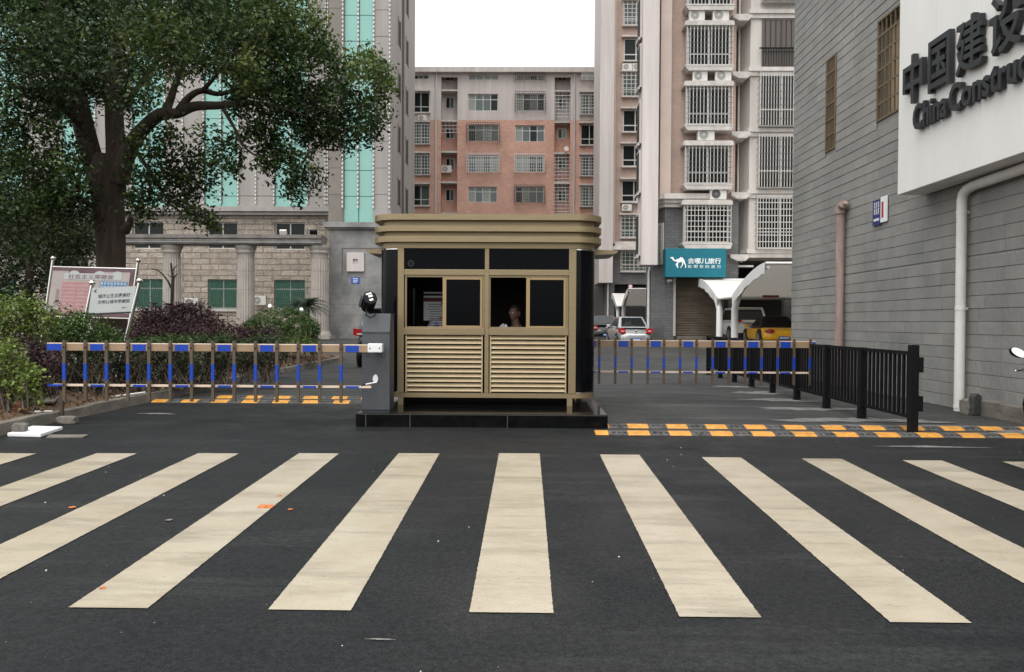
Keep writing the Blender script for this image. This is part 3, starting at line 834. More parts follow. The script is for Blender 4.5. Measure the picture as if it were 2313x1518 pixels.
# ------------------------------------------------------------------ grey split-block bank building on the right
WX = 6.6
M['splitblock'] = mat('grey_block', (0.20, 0.197, 0.185), 0.75, var=0.3, vscale=0.7, bump=0.35, bscale=22, col2=(0.285, 0.28, 0.262), spec=0.5)
bank = thing('bank_building', 'grey block-clad building with narrow barred windows filling the right edge', 'building', (WX + 6, 12, 0))
YW1, YW0 = 20.35, 2.0
CH = .19
w1 = RX(1981, 15, 2036, 277, WX); w2 = RX(1865, 128, 1889, 346, WX)
w1 = (w1[0], 13.2, w1[2], 6.95); w2 = (w2[0], w2[1], w2[2], 7.05)
mb = MB()
rnd = random.Random(11)
nz = int(12.5 / CH)
crack = int(2.41 / CH)
for k in range(nz):
    z0 = k * CH; z1 = z0 + CH
    segs = [(YW0, YW1)]
    for wv in (w1, w2):
        if z1 > wv[2] + .05 and z0 < wv[3] - .05:
            new = []
            for a, b in segs:
                lo, hi = min(wv[0], wv[1]), max(wv[0], wv[1])
                if lo > a and hi < b: new += [(a, lo), (hi, b)]
                elif lo <= a < hi: new += [(hi, b)]
                else: new += [(a, b)]
            segs = new
    for (a, b) in segs:
        y = a
        while y < b - 1e-3:
            e = min(y + .585 + rnd.uniform(-.02, .02), b)
            g = .0012; t = rnd.uniform(-.0025, .0025)
            dx = .0035 * math.sin(k * 12.9898) + rnd.uniform(-.0015, .0015); zb = z0 + (.022 if k == crack else .0015)
            mb.add([(WX + .009 + dx, y + g, zb), (WX - .003 + dx + t, y + g, zb + .006), (WX + .001 + dx, y + g, z1 - .012), (WX + .008 + dx, y + g, z1 - .001),
                    (WX + .009 + dx, e - g, zb), (WX - .003 + dx - t, e - g, zb + .006), (WX + .001 + dx, e - g, z1 - .012), (WX + .008 + dx, e - g, z1 - .001)],
                   [(0, 1, 5, 4), (1, 2, 6, 5), (2, 3, 7, 6), (0, 3, 2, 1), (4, 5, 6, 7)], rnd.choice((0, 0, 1, 2)))
            y = e
def block_mat(nm, k):
    return mat(nm, (0.19 * k, 0.187 * k, 0.176 * k), 0.7, var=0.3, vscale=0.8, bump=0.8, bscale=15, col2=(0.285 * k, 0.28 * k, 0.262 * k), detail=8, stretch=(1, 1, .45))
mb.build('wall_cladding', [block_mat('grey_block_a', 1.0), block_mat('grey_block_b', .93), block_mat('grey_block_c', 1.07)], bank)
mb = MB()
mb.box(WX + .30, WX + 14, YW0, YW1, -.3, 12.5)
# wall sheet behind the blocks, open at the two windows
for (ya, yb, za, zb) in [(YW0, w1[1], -.3, 12.5), (w1[0], w2[1], -.3, 12.5), (w2[0], YW1 - .004, -.3, 12.5), (w1[1], w1[0], -.3, w1[2]), (w1[1], w1[0], w1[3], 12.5), (w2[1], w2[0], -.3, w2[2]), (w2[1], w2[0], w2[3], 12.5)]:
    mb.box(WX + .0095, WX + .29, ya, yb, za, zb)
mb.build('wall', M['splitblock'], bank)
M['bronze'] = mat('bronze_bar', (0.16, 0.115, 0.068), 0.5, 0.3, var=.2)
M['curtain'] = mat('ochre_curtain', (0.36, 0.28, 0.17), 0.8, var=.2, vscale=6, stretch=(1, 3, .2))
for (ya, yb, za, zb), nb in ((w1, 13), (w2, 7)):
    mb = MB()
    mb.box(WX + .2, WX + .26, ya, yb, za, zb)
    win = mb.build('window', M['curtain'], bank)
    mb = MB()
    mb.box(WX - .02, WX + .03, yb, yb + .05, za, zb); mb.box(WX - .02, WX + .03, ya - .05, ya, za, zb)
    mb.box(WX - .019, WX + .029, yb + .05, ya - .05, za, za + .04); mb.box(WX - .019, WX + .029, yb + .05, ya - .05, zb - .04, zb)
    for k in range(1, nb):
        y = yb + (ya - yb) * k / nb
        mb.box(WX - .012, WX + .012, y - .011, y + .011, za + .04, zb - .04)
    for k in range(1, 6):
        z = za + (zb - za) * k / 6
        mb.box(WX - .022, WX - .013, yb, ya, z - .016, z + .016)
    mb.build('grille', M['bronze'], win)
# concrete foot of the wall, nearer than the white pipe
mb = MB(); mb.box(WX - .13, WX + .02, YW0, 12.0, -.2, .22); mb.build('plinth', M['kerb'], bank, bevel=.015)
# white sign board with block letters
SX = 6.13
ye = atX(2029, 300, SX).y; zbot = atX(2029, 440, SX).z
sg = thing('bank_sign', 'large white sign board with thick black Chinese and English letters on the grey wall', 'sign', (SX, ye - 3, zbot))
mb = MB(); mb.box(SX, WX - .03, 2.2, ye, zbot, 7.4); mb.build('board', M['white'], sg, bevel=.008)
for yj in (ye - 1.22, ye - 2.44, ye - 3.66, ye - 4.88):
    mb = MB(); mb.box(SX - .0015, SX + .002, yj - .003, yj + .003, zbot + .01, 7.39); mb.build('panel_joint', M['pipe_white'], sg)
def tx(px, py): return atX(px, py, SX - .09)
mb = MB()
for ch, l, r, t_, b_ in (('中', 2040, 2093, None, None), ('国', 2096.5, 2155, None, None), ('建', 2158, 2231, None, None), ('设', 2232, 2322, None, None)):
    yl, yr = tx(l, 200).y, tx(r, 200).y
    zc = 5.12; h = .76
    text_mb(mb, ch, .8, face_left(SX - .06, yl, zc - h / 2), extrude=.04, bold=.012, fit=(0.0, yl - yr - .13, 0, h))
y2 = tx(2322, 100).y
text_mb(mb, '银行', .8, face_left(SX - .06, y2 - .02, 5.12 - .38), extrude=.04, bold=.012)
mb.build('chinese_lettering', M['sign_black'], sg)
mb = MB()
yA, yB, yC = tx(2061, 270).y, tx(2139, 220).y, tx(2142, 220).y
zc0 = atX(2064, 296, SX - .1).z
text_mb(mb, 'China', .5, face_left(SX - .055, yA, zc0), extrude=.035, bold=.012, fit=(0, yA - yB - .02, 0, .40))
text_mb(mb, 'Construction', .5, face_left(SX - .055, yC, zc0), extrude=.035, bold=.012, fit=(0, 2.62, 0, .40))
text_mb(mb, 'Bank', .5, face_left(SX - .055, yC - 2.78, zc0), extrude=.035, bold=.012, fit=(0, .95, 0, .40))
mb.build('english_lettering', M['sign_black'], sg)
# address plate
a = RX(1971, 452, 2003, 508, WX - .035)
pl = thing('address_plate', 'blue and white plate with a red figure 1 on the grey wall', 'sign', (WX - .03, a[0], a[2]))
ym = a[0] + (a[1] - a[0]) * .56
mb = MB(); mb.box(WX - .035, WX - .018, ym, a[0], a[2] - .03, a[3] - .03, 0); mb.box(WX - .036, WX - .018, a[1], ym - .001, a[2], a[3], 1)
mb.build('plate', [mat('navy', (.02, .025, .16), .4), M['text_white']], pl)
mb = MB(); text_mb(mb, '1', .4, face_left(WX - .038, ym - .05, a[2] + (a[3] - a[2]) * .18), fit=(0, (ym - a[1]) * .30, 0, (a[3] - a[2]) * .62)); mb.build('red_figure', mat('sign_red', (.45, .03, .03), .5), pl)
mb = MB()
hh = a[3] - a[2]; ww = a[0] - ym
for r in range(2):
    for c in range(3):
        y_ = a[0] - ww * (.18 + .25 * c)
        z_ = a[3] - .03 - hh * (.30 + .26 * r)
        for q in range(4): mb.box(WX - .038, WX - .0352, y_ - ww * .14, y_, z_ + q * .028, z_ + q * .028 + .018)
        mb.box(WX - .038, WX - .0352, y_ - ww * .085, y_ - ww * .055, z_, z_ + .11)
for c in range(7):
    y_ = a[0] - ww * (.14 + .105 * c); mb.box(WX - .038, WX - .0352, y_ - ww * .07, y_, a[2] + .05, a[2] + .10)
mb.build('small_characters', M['text_white'], pl)
# pipes on the wall
PX = WX - .11
b0 = atX(2165, 919, PX); tp = atX(2174, 440, PX)
wp = thing('drainpipe', 'white plastic drainpipe bending up under the sign board', 'pipe', (PX, b0.y, 0), 'pipes on the grey wall')
yv = (b0.y + tp.y) / 2
zt = atX(2182, 432, PX).z
e1 = atX(2313, 388, PX)
mb = MB()
mb.tube([(PX, yv, .0), (PX, yv, zt - .12), (PX, yv - .03, zt - .03), (PX, yv - .12, zt + .02), (PX, yv - .3, zt + .05), (PX, 3.0, zt + .05 + (yv - .3 - 3.0) * .02)], .072, 16)
mb.build('pipe', M['pipe_white'], wp)
for z in (zt - .32, 1.5, .04):
    mb = MB(); mb.tube([(PX, yv, z), (PX, yv, z + .05)], .078, 16); mb.bar((PX + .06, yv, z + .025), (WX, yv, z + .025), .03, .03); mb.build('collar', M['pipe_white'], wp)
b0 = atX(1895, 765, PX); tz = atX(1899, 470, PX).z
yp = b0.y
pp = thing('drainpipe', 'weathered pinkish drainpipe with an open elbow at its top behind the railing', 'pipe', (PX, yp, 0), 'pipes on the grey wall')
mb = MB(); mb.tube([(PX, yp, 0), (PX, yp, tz - .05)], .085, 14); mb.build('pipe', M['pipe_pink'], pp)
mb = MB(); mb.tube([(PX, yp, tz - .12), (PX, yp, tz)], .11, 14); mb.tube([(PX, yp + .05, tz - .0), (PX, yp - .18, tz + .06)], .09, 12); mb.tube([(PX, yp - .18, tz - .0), (PX, yp - .26, tz + .08)], .05, 10); mb.build('elbow', M['pipe_pink'], pp)

# rubble by the wall
def rock(name, label, c, sx, sy, sz, m, seed, rz=0.0, cat='stone', group=None, sub=2):
    bm = bmesh.new(); bmesh.ops.create_icosphere(bm, subdivisions=sub, radius=1)
    rnd = random.Random(seed)
    for v in bm.verts:
        k = 1 + rnd.uniform(-.16, .16)
        co = Vector((max(-.75, min(.75, v.co.x * k * 1.2)), max(-.75, min(.75, v.co.y * k * 1.2)), max(-.75, min(.8, v.co.z * k * 1.2))))
        v.co = Vector((co.x * sx / 1.5, co.y * sy / 1.5, (co.z + .75) * sz / 1.5))
    bmesh.ops.rotate(bm, verts=bm.verts, cent=(0, 0, 0), matrix=Matrix.Rotation(rz, 3, 'Z'))
    me = bpy.data.meshes.new(name); bm.to_mesh(me); bm.free(); me.materials.append(m)
    o = bpy.data.objects.new(name, me); COL.objects.link(o); o.location = c
    return tag(o, label, cat, group)
M['stone'] = mat('rubble', (0.17, 0.155, 0.135), 0.9, var=.4, vscale=9, bump=.6, bscale=30)
M['stone_dk'] = mat('rubble_dark', (0.05, 0.05, 0.048), 0.9, var=.4, vscale=9, bump=.6)
M['brick_red'] = mat('brick_lump', (0.24, 0.10, 0.06), 0.9, var=.35, vscale=9, bump=.6)
q = atX(2203, 912, WX - .2)
rock('stone', 'dark upright slab of rubble leaning on the grey wall beside the white pipe', (q.x, q.y, 0), .16, .1, .30, M['stone_dk'], 3, .4)
q = atX(2190, 920, WX - .22)
rock('stone', 'pale wedge of rubble at the foot of the white pipe', (q.x, q.y, 0), .18, .22, .22, M['stone'], 4, .1)

# foam board, bricks and planks by the left kerb
def on(px, py): return ground_pt(px, py)
pts = [on(16, 987), on(92, 989), on(142, 972), on(73, 970)]
mb = MB(); zc = .045
vs = [(p.x, p.y, gz(p.y) + .004) for p in pts] + [(p.x, p.y, gz(p.y) + zc) for p in pts]
mb.add(vs, [(3, 2, 1, 0), (4, 5, 6, 7), (0, 1, 5, 4), (1, 2, 6, 5), (2, 3, 7, 6), (3, 0, 4, 7)])
tag(mb.build('foam_board', M['text_white'], bevel=.008), 'white foam board lying flat on the asphalt by the left kerb', 'foam board')
q = on(43, 984)
o = rock('brick', 'small grey brick lying on the white foam board', (q.x, q.y + .02, gz(q.y) + .045), .14, .10, .09, M['stone'], 9, .1, 'brick')
pts = [on(104, 991), on(188, 990), on(199, 985), on(112, 985)]
mb = MB(); vs = [(p.x, p.y, gz(p.y) + .003) for p in pts] + [(p.x, p.y, gz(p.y) + .018) for p in pts]
mb.add(vs, [(3, 2, 1, 0), (4, 5, 6, 7), (0, 1, 5, 4), (1, 2, 6, 5), (2, 3, 7, 6), (3, 0, 4, 7)])
tag(mb.build('thin_board', M['kerb']), 'thin grey board lying beside the white foam board', 'board')
q = on(152, 957); rock('stone', 'smooth pale stone lying against the foot of the boom rest post', (q.x, q.y, gz(q.y)), .22, .12, .09, M['stone'], 5, .1)
q = on(104, 925); q = at(104, 920, 10.9)
mb = MB(); mb.mbox(Matrix.Translation((q.x, 10.9, .22)) @ Matrix.Rotation(.15, 4, 'Z') @ Matrix.Rotation(rad(14), 4, 'X'), .32, .3, .04)
tag(mb.build('concrete_slab', M['stone'], bevel=.01), 'flat broken concrete slab lying on the soil behind the kerb', 'slab')
q = at(46, 930, 10.15); rock('brick', 'reddish brick lump on the soil behind the left kerb', (q.x, 10.15, .15), .16, .12, .1, M['brick_red'], 6, .3, 'brick')
for (xa, ya_, xb, yb_, Y, lab) in ((78, 930, 102, 932, 10.05, 'short pale stick lying on the soil above the left kerb'), (250, 899, 318, 888, 12.2, 'long pale stick lying on the soil behind the left boom'), (480, 858, 520, 853, 17.0, 'short pale stick lying on the soil near the far kerb')):
    a, b = at(xa, ya_, Y), at(xb, yb_, Y)
    mb = MB(); mb.tube([(a.x, Y, max(a.z, .13)), (b.x, Y + .15, max(b.z, .13))], .014, 6); tag(mb.build('stick', M['pipe_white']), lab, 'stick')
M['orange'] = mat('orange_crumb', (0.52, 0.16, 0.045), 0.9, var=.4, vscale=30)
for i, (px, py, s, lab) in enumerate(((601, 1146, .075, 'smear of orange brick crushed on a zebra stripe'), (656, 1153, .022, 'orange brick crumb on the dark asphalt beside the zebra stripe'), (632, 1122, .02, 'tiny orange brick crumb above the crushed orange smear'), (232, 1331, .02, 'orange speck near the lower end of a zebra stripe'), (163, 1148, .03, 'dull brown brick crumb on the asphalt at the left'), (382, 1177, .03, 'greyish brick crumb on the asphalt between two left stripes'))):
    q = on(px, py); rock('brick_crumb', lab, (q.x, q.y, gz(q.y) + .004), s * 1.5, s * 1.2, .008, M['orange'] if i < 5 else M['stone'], 40 + i, .2 * i, 'brick crumb', sub=1)
rnd = random.Random(21); mb = MB()
for i in range(70):
    x, y = rnd.uniform(-5.5, 5.5), rnd.uniform(2.6, 9.2); s = rnd.choice([.002, .0025, .003, .0045])
    M4 = Matrix.Translation((x, y, gz(y) + s * .4)) @ Matrix.Rotation(rnd.uniform(0, 6), 4, 'Z')
    mb.mbox(M4, s * 2, s * 1.5, s)
tag(mb.build('grit', M['text_white']), 'pale grit scattered over the dark street', 'grit', kind='stuff')
# ------------------------------------------------------------------ building kit
M['lilac'] = mat('lilac_render', (0.54, 0.49, 0.47), 0.8, var=0.16, vscale=1.0, stretch=(1.6, 1.6, .13), detail=6)
M['lilac_lt'] = mat('pale_render', (0.53, 0.495, 0.46), 0.8, var=0.18, vscale=1.0, stretch=(1.6, 1.6, .15), detail=6)
M['tan'] = brick_mat('tan_brick_tile', (.45, .335, .28), (.40, .295, .245), (.44, .335, .285), .24, .065, .008, var=.12, bump=.15)
M['tan_lt'] = mat('tan_render', (0.48, 0.385, 0.335), 0.8, var=0.08, vscale=1)
M['red'] = brick_mat('red_brick_tile', (.60, .36, .28), (.48, .265, .20), (.60, .40, .32), .26, .075, .008, var=.16, bump=.15)
M['red_dk'] = M['red']
M['grey_tile'] = brick_mat('grey_wall_tile', (.155, .155, .155), (.125, .125, .126), (.10, .10, .10), .40, .14, .012, var=.16, bump=.3)
M['dkglass'] = glass('dark_window_glass', (0.014, 0.018, 0.018), .05, .16)
M['midglass'] = glass('grey_green_window_glass', (0.07, 0.10, 0.092), .10, .45)
M['curt'] = mat('green_curtain', (0.05, 0.135, 0.09), .5, var=.35, vscale=3, stretch=(9, 9, .4))
M['curt_pale'] = mat('pale_curtain', (0.26, 0.29, 0.255), .6, var=.25, vscale=3, stretch=(9, 9, .4))
M['alu'] = mat('window_aluminium', (0.55, 0.56, 0.55), .4, .2)
M['alu_w'] = mat('white_window_bar', (0.50, 0.485, 0.46), .4, .1)
M['dk_bar'] = mat('dark_window_bar', (0.10, 0.085, 0.075), .5, .1)
M['ledge'] = mat('window_ledge', (0.48, 0.45, 0.42), .8, var=.2, vscale=3)
M['ac_white'] = mat('ac_casing', (0.62, 0.60, 0.56), .5, var=.08, vscale=6)
M['ac_grille'] = mat('ac_grille', (0.24, 0.235, 0.22), .6)
M['ac_dark'] = mat('ac_dark', (0.04, 0.04, 0.042), .6)
M['roller'] = mat('roller_shutter', (0.13, 0.105, 0.078), .6, .1, var=.3, vscale=1.2, stretch=(1, 1, 3))
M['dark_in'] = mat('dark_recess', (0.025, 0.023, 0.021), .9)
M['stone_grey'] = mat('grey_stone_panel', (0.32, 0.30, 0.28), .75, var=.15, vscale=.9, stretch=(1.4, 1.4, .14), detail=6)
M['stone_brown'] = mat('brown_stone_panel', (0.20, 0.18, 0.155), .75, var=.16, vscale=.7)
M['joint'] = mat('panel_joint', (0.12, 0.11, 0.105), .9)
M['rustic'] = brick_mat('rough_stone_blocks', (.52, .45, .37), (.40, .34, .275), (.30, .255, .21), 1.25, .40, .035, var=.30, bump=1.0, dist=.30, vscale=2.2)
M['teal'] = mat('teal_curtain_glass', (0.20, 0.395, 0.35), .08, .22, spec=.6, var=.06, vscale=.25)
M['bead'] = mat('light_string_bead', (0.66, 0.64, 0.61), .5)
M['col_stone'] = mat('column_stone', (0.36, 0.325, 0.29), .85, var=.16, vscale=1.6, stretch=(1, 1, .5), bump=.2, bscale=30)
M['patchy'] = mat('weathered_grey_stone', (0.135, 0.137, 0.138), .8, var=.5, vscale=.75, col2=(0.30, 0.295, 0.28), bump=.2, bscale=12, detail=4)
M['beam_dk'] = mat('stained_stone', (0.10, 0.093, 0.085), .9, var=.5, vscale=1.5, col2=(0.24, 0.22, 0.20))

def wall_holes(mb, u0, u1, z0, z1, holes, y, depth=.25, m=0, mr=0):
    """wall facing -Y at plane y with openings (u0,u1,z0,z1) that have reveals of DEPTH"""
    us = sorted(set([u0, u1] + [c for h in holes for c in h[:2] if u0 < c < u1]))
    zs = sorted(set([z0, z1] + [c for h in holes for c in h[2:4] if z0 < c < z1]))
    for a, b in zip(us[:-1], us[1:]):
        for c, d in zip(zs[:-1], zs[1:]):
            cu, cz = (a + b) / 2, (c + d) / 2
            if any(h[0] < cu < h[1] and h[2] < cz < h[3] for h in holes): continue
            mb.quad((a, y, c), (b, y, c), (b, y, d), (a, y, d), m)
    for (a, b, c, d) in holes:
        a, b, c, d = max(a, u0), min(b, u1), max(c, z0), min(d, z1)
        mb.quad((a, y, c), (a, y, d), (a, y + depth, d), (a, y + depth, c), mr)
        mb.quad((b, y, d), (b, y, c), (b, y + depth, c), (b, y + depth, d), mr)
        mb.quad((a, y, c), (a, y + depth, c), (b, y + depth, c), (b, y, c), mr)
        mb.quad((a, y, d), (b, y, d), (b, y + depth, d), (a, y + depth, d), mr)
def window(parent, h, y, cols=2, rail=.0, glassm='dkglass', frame='alu', t=.05, grille=None, sill=False, name='window', rows_z=None, pane_mats=None, cage=.0):
    """frame + panes in the opening h at depth plane y (front of the frame); rail: height share of a cross-bar; grille (nx, nz, matname)"""
    a, b, c, d = h
    mb = MB()
    mb.box(a, a + t, y, y + .06, c, d); mb.box(b - t, b, y, y + .06, c, d)
    mb.box(a + t, b - t, y + .001, y + .059, c, c + t); mb.box(a + t, b - t, y + .001, y + .059, d - t, d)
    for k in range(1, cols):
        x = a + (b - a) * k / cols; mb.box(x - t / 2, x + t / 2, y + .002, y + .058, c + t, d - t)
    if rail: 
        z = c + (d - c) * rail; mb.box(a + t, b - t, y + .003, y + .057, z - t / 2, z + t / 2)
    w = mb.build(name, M[frame], parent)
    pm = pane_mats or [glassm]
    mb = MB()
    for k in range(cols):
        xa = a + (b - a) * k / cols; xb = a + (b - a) * (k + 1) / cols
        mb.box(xa + .004, xb - .004, y + .03, y + .04, c + .01, d - .01, k % len(pm))
    mb.build('pane', [M[q] for q in pm], w)
    if grille:
        nx, nz, gm, off = grille
        g = .016 * (abs(y) / 42) ** .5
        mb = MB(); e = .10 if off > .05 else 0
        A, B, C_, D_ = a - e, b + e, c - e * .6, d + e * .6
        yf = y - off
        for k in range(nx + 1):
            x = A + (B - A) * k / nx; mb.box(x - g, x + g, yf - g, yf + g, C_, D_)
        for k in range(nz + 1):
            z = C_ + (D_ - C_) * k / nz; mb.box(A, B, yf - g * 1.3 - .01, yf - g - .002, z - g, z + g)
        if off > .05:
            for k in range(nz + 1):
                z = C_ + (D_ - C_) * k / nz
                for x in (A, B): mb.box(x - g, x + g, yf + g + .002, y - .005, z - g, z + g)
        mb.build('grille', M[gm], w)
    if sill:
        mb = MB(); mb.box(a - .12, b + .12, y - .45, y - .003, c - .14, c - .02); mb.build('sill', M['ledge'], w)
    return w
AC0 = None
def aircon(x, y, z, label, s=1.0, dark=False):
    """outdoor unit, front facing -Y; x,z = bottom centre"""
    W, H, D = .82, .58, .30
    t = thing('air_conditioner', label, 'air conditioner', (x, y, z), 'outdoor air conditioner units on the facades')
    t.scale = (s, s, s)
    def loc(mb, name, mats, par, bev=0):
        me_o = mb.build(name, mats, None, bevel=bev); me_o.parent = par; return me_o
    mb = MB(); mb.box(-W / 2, W / 2, 0, D, .03, H); mb.box(-W * .35, -W * .25, .02, D - .02, 0, .03); mb.box(W * .25, W * .35, .02, D - .02, 0, .03)
    cs = loc(mb, 'casing', M['ac_white'], t, .012)
    mb = MB(); cx, cz = -W * .14, H * .53
    mb.tube([(cx, -.012, cz), (cx, -.002, cz)], .225, 24)
    gr_ = loc(mb, 'fan_grille', M['ac_dark'] if dark else M['ac_grille'], t)
    mb = MB()
    for r in (.22, .17, .12, .07):
        for k in range(20):
            t0, t1 = 2 * math.pi * k / 20, 2 * math.pi * (k + 1) / 20
            mb.bar((cx + r * math.cos(t0), -.016, cz + r * math.sin(t0)), (cx + r * math.cos(t1), -.016, cz + r * math.sin(t1)), .008, .006, up=(0, 1, 0))
    mb.tube([(cx, -.02, cz), (cx, -.013, cz)], .045, 12)
    loc(mb, 'guard_ring', M['ac_white'] if not dark else M['ac_grille'], gr_)
    if dark:
        mb = MB(); mb.box(W * .27, W * .44, -.004, -.001, H * .82, H * .9); loc(mb, 'badge', M['plate_blue'], t)
    return t

# ------------------------------------------------------------------ brick apartment block at the end of the yard
YK = 80.0
R = lambda a, b, c, d, Y=YK: RY(a, b, c, d, Y)
bb = thing('apartment_block', 'long red brick apartment block with grey upper storeys closing the end of the yard', 'building', (3, YK, gz(80)))
L0, L1 = at(840, 300, YK).x, at(1440, 300, YK).x
zroof = at(1140, 166, YK).z; zcol = at(1140, 271, YK).z; zbase = gz(80) - .2
wins = []     # (rect, kind)
# px columns
A_rows = [(931, 208, 970, 254, 'alu', 2), (931, 278, 970, 325, 'g', 2), (931, 348, 970, 394, 'g', 2), (931, 418, 970, 464, 'alu', 2)]
F_rows = [(1312, 211, 1351, 258, 'g', 2), (1312, 281, 1351, 327, 'alu', 2), (1312, 352, 1351, 397, 'g', 2), (1312, 420, 1351, 466, 'g', 2)]
C_rows = [(1057, 212, 1125, 250, 'n', 4), (1057, 281, 1126, 319, 'c', 4), (1057, 350, 1126, 389, 'c', 4), (1057, 421.6, 1123, 457, 'n', 4)]
D_rows = [(1166, 211, 1230, 250, 'c', 4), (1163.5, 283, 1230, 320, 'n', 4), (1164, 351, 1228, 389, 'c', 4), (1164, 421, 1228, 457, 'c', 4)]
T_rows = [(932, 169, 968, 178, 'n', 3), (1058, 169, 1126, 180, 'n', 4), (1166, 168, 1230, 181, 'c', 4), (1315, 169, 1351, 181, 'c', 3)]
for k in range(1, 4):     # the lower storeys, mostly hidden behind the booth
    for rows_ in (A_rows, F_rows, C_rows, D_rows):
        q = rows_[3 - (k % 2)]; b_ = rows_[3]; rows_.append((b_[0], b_[1] + 70 * k, b_[2], b_[3] + 70 * k, q[4], q[5]))
holes = []
for r in A_rows + F_rows + C_rows + D_rows + T_rows:
    holes.append((R(*r[:4]), r[4], r[5]))
shaft = [R(996, 170, 1033, 480), R(1252, 170, 1288, 480)]
shaft = [(s[0], s[1], zbase, zroof - .35) for s in shaft]
hl = [h[0] for h in holes]
mb = MB()
wall_holes(mb, L0, L1, zbase, zcol, [h for h in hl if h[3] < zcol] + [(s[0], s[1], s[2], zcol) for s in shaft], YK, .22, 0)
mbu = MB()
wall_holes(mbu, L0, L1, zcol, zroof, [h for h in hl if h[2] > zcol] + [(s[0], s[1], zcol, s[3]) for s in shaft], YK, .22, 0)
# recessed shafts: side walls and back
for s in shaft:
    for (tgt, z0, z1) in ((mb, s[2], zcol), (mbu, zcol, s[3])):
        tgt.quad((s[0], YK + .22, z0), (s[0], YK + 1.2, z0), (s[0], YK + 1.2, z1), (s[0], YK + .22, z1))
        tgt.quad((s[1], YK + .22, z0), (s[1], YK + 1.2, z0), (s[1], YK + 1.2, z1), (s[1], YK + .22, z1))
        tgt.quad((s[0], YK + 1.2, z0), (s[1], YK + 1.2, z0), (s[1], YK + 1.2, z1), (s[0], YK + 1.2, z1))
mb.box(L0, L1, YK + 1.25, YK + 12, zbase, zroof)
mb.build('wall', M['red'], bb)
mbu.build('wall', M['lilac'], bb)
mb = MB(); mb.box(L0 - .4, L1 + .4, YK - .55, YK + 12.4, zroof, at(1140, 155, YK).z); mb.build('roof', M['lilac_lt'], bb)
pal = ['dkglass', 'midglass', 'midglass', 'dkglass']
rnd = random.Random(3)
for i, (h, kind, cols) in enumerate(holes):
    pm = [rnd.choice(['dkglass', 'midglass', 'midglass', 'curt_pale']) for _ in range(cols)]
    tall = h[3] - h[2] > 1
    if kind == 'alu': window(bb, h, YK + .16, cols, .3, frame='alu', pane_mats=['dkglass', 'midglass'] if i % 2 else ['dkglass'], sill=True, t=.07)
    elif kind == 'g': window(bb, h, YK + .12, cols, .3, frame='alu', pane_mats=['midglass'], grille=(7, 7, 'alu', .45), sill=True, t=.07)
    elif kind == 'n': window(bb, h, YK + .16, cols, .68 if tall else 0, frame='alu', pane_mats=pm, t=.06)
    else: window(bb, h, YK + .16, cols, .68 if tall else 0, frame='alu', pane_mats=pm, t=.06, grille=(14 if tall else 14, 6 if tall else 2, 'dk_bar' if (i % 3 == 0) else 'alu', .6))
# ledges over the two bay columns
for (xa, xb, ys_) in ((928, 972, (207, 276.5, 346.5, 416)), (1308, 1353, (209.5, 279, 350, 419))):
    for yy in ys_:
        r = R(xa, yy - 2, xb, yy + 1.5)
        mb = MB(); mb.box(r[0], r[1], YK - .5, YK - .003, r[2], r[3]); mb.build('window_ledge', M['ledge'], bb)
for s, ys_, sm in ((shaft[0], (204, 273, 343, 412, 482, 552, 622), (1007, 1026)), (shaft[1], (205, 275, 345.6, 413, 483, 553, 623), (1260, 1279))):
    for j, yy in enumerate(ys_):
        z = at(1140, yy, YK).z
        mb = MB(); mb.box(s[0] + .01, s[1] - .01, YK - .06, YK + 1.19, z - .1, z + .06); mb.build('floor_slab', M['ledge'], bb)
    for j, (ya, yb) in enumerate(((168, 182), (220, 245), (291, 313), (358, 383), (428, 454), (498, 524), (568, 594), (638, 664))):
        h = R(sm[0], ya, sm[1], yb, YK + 1.14)
        window(bb, h, YK + 1.12, 2, 0, frame='alu', pane_mats=['dkglass', 'midglass'], t=.05)
    if sm[0] > 1200: cages = ((208, 272), (348, 411), (416, 478))
    else: cages = ((276, 300),)
    for ya, yb in cages:
        z0, z1 = at(1140, yb, YK).z, at(1140, ya, YK).z
        mb = MB()
        n = max(3, int((z1 - z0) / .33))
        for k in range(n): mb.box(s[0] + .02, s[1] - .02, YK + .02, YK + .05, z0 + (z1 - z0) * k / n, z0 + (z1 - z0) * k / n + .045)
        for k in range(5):
            x = s[0] + .06 + (s[1] - s[0] - .12) * k / 4; mb.box(x - .014, x + .014, YK + .052, YK + .08, z0, z1)
        mb.build('balcony_cage', M['alu'], bb)
for px in (985, 1297):
    p = at(px, 320, YK); mb = MB(); mb.tube([(p.x, YK - .1, zbase), (p.x, YK - .1, zroof)], .1, 8); mb.build('downpipe', M['alu_w'], bb)
p = at(954, 275, YK - .45); aircon(p.x, YK - .5, at(954, 276, YK).z, 'small white unit on the ledge high at the left end of the brick block')
p = at(1008, 390, YK + .4); aircon(p.x, YK + .5, p.z, 'white unit hung inside the recessed strip of the brick block', 1.25)
p = at(1258, 477, YK + .2)
t = thing('satellite_dish', 'round white satellite dish on the recessed strip of the brick block', 'satellite dish', (at(1279, 341, YK).x, YK + .1, at(1279, 343, YK).z))
mb = MB(); c = at(1279, 337, YK); mb.lathe((0, 0, 0), [(.02, .0), (.10, .01), (.19, .04), (.24, .08)], 16)
for i, v in enumerate(mb.v): mb.v[i] = (c.x + v[0], YK - .2 - v[2] * .9 + v[1] * .4, c.z + v[1])
mb.build('dish', M['lilac_lt'], t)
mb = MB(); mb.tube([(c.x, YK - .1, c.z), (c.x, YK + .2, c.z - .35)], .03, 6); mb.build('arm', M['alu'], t)

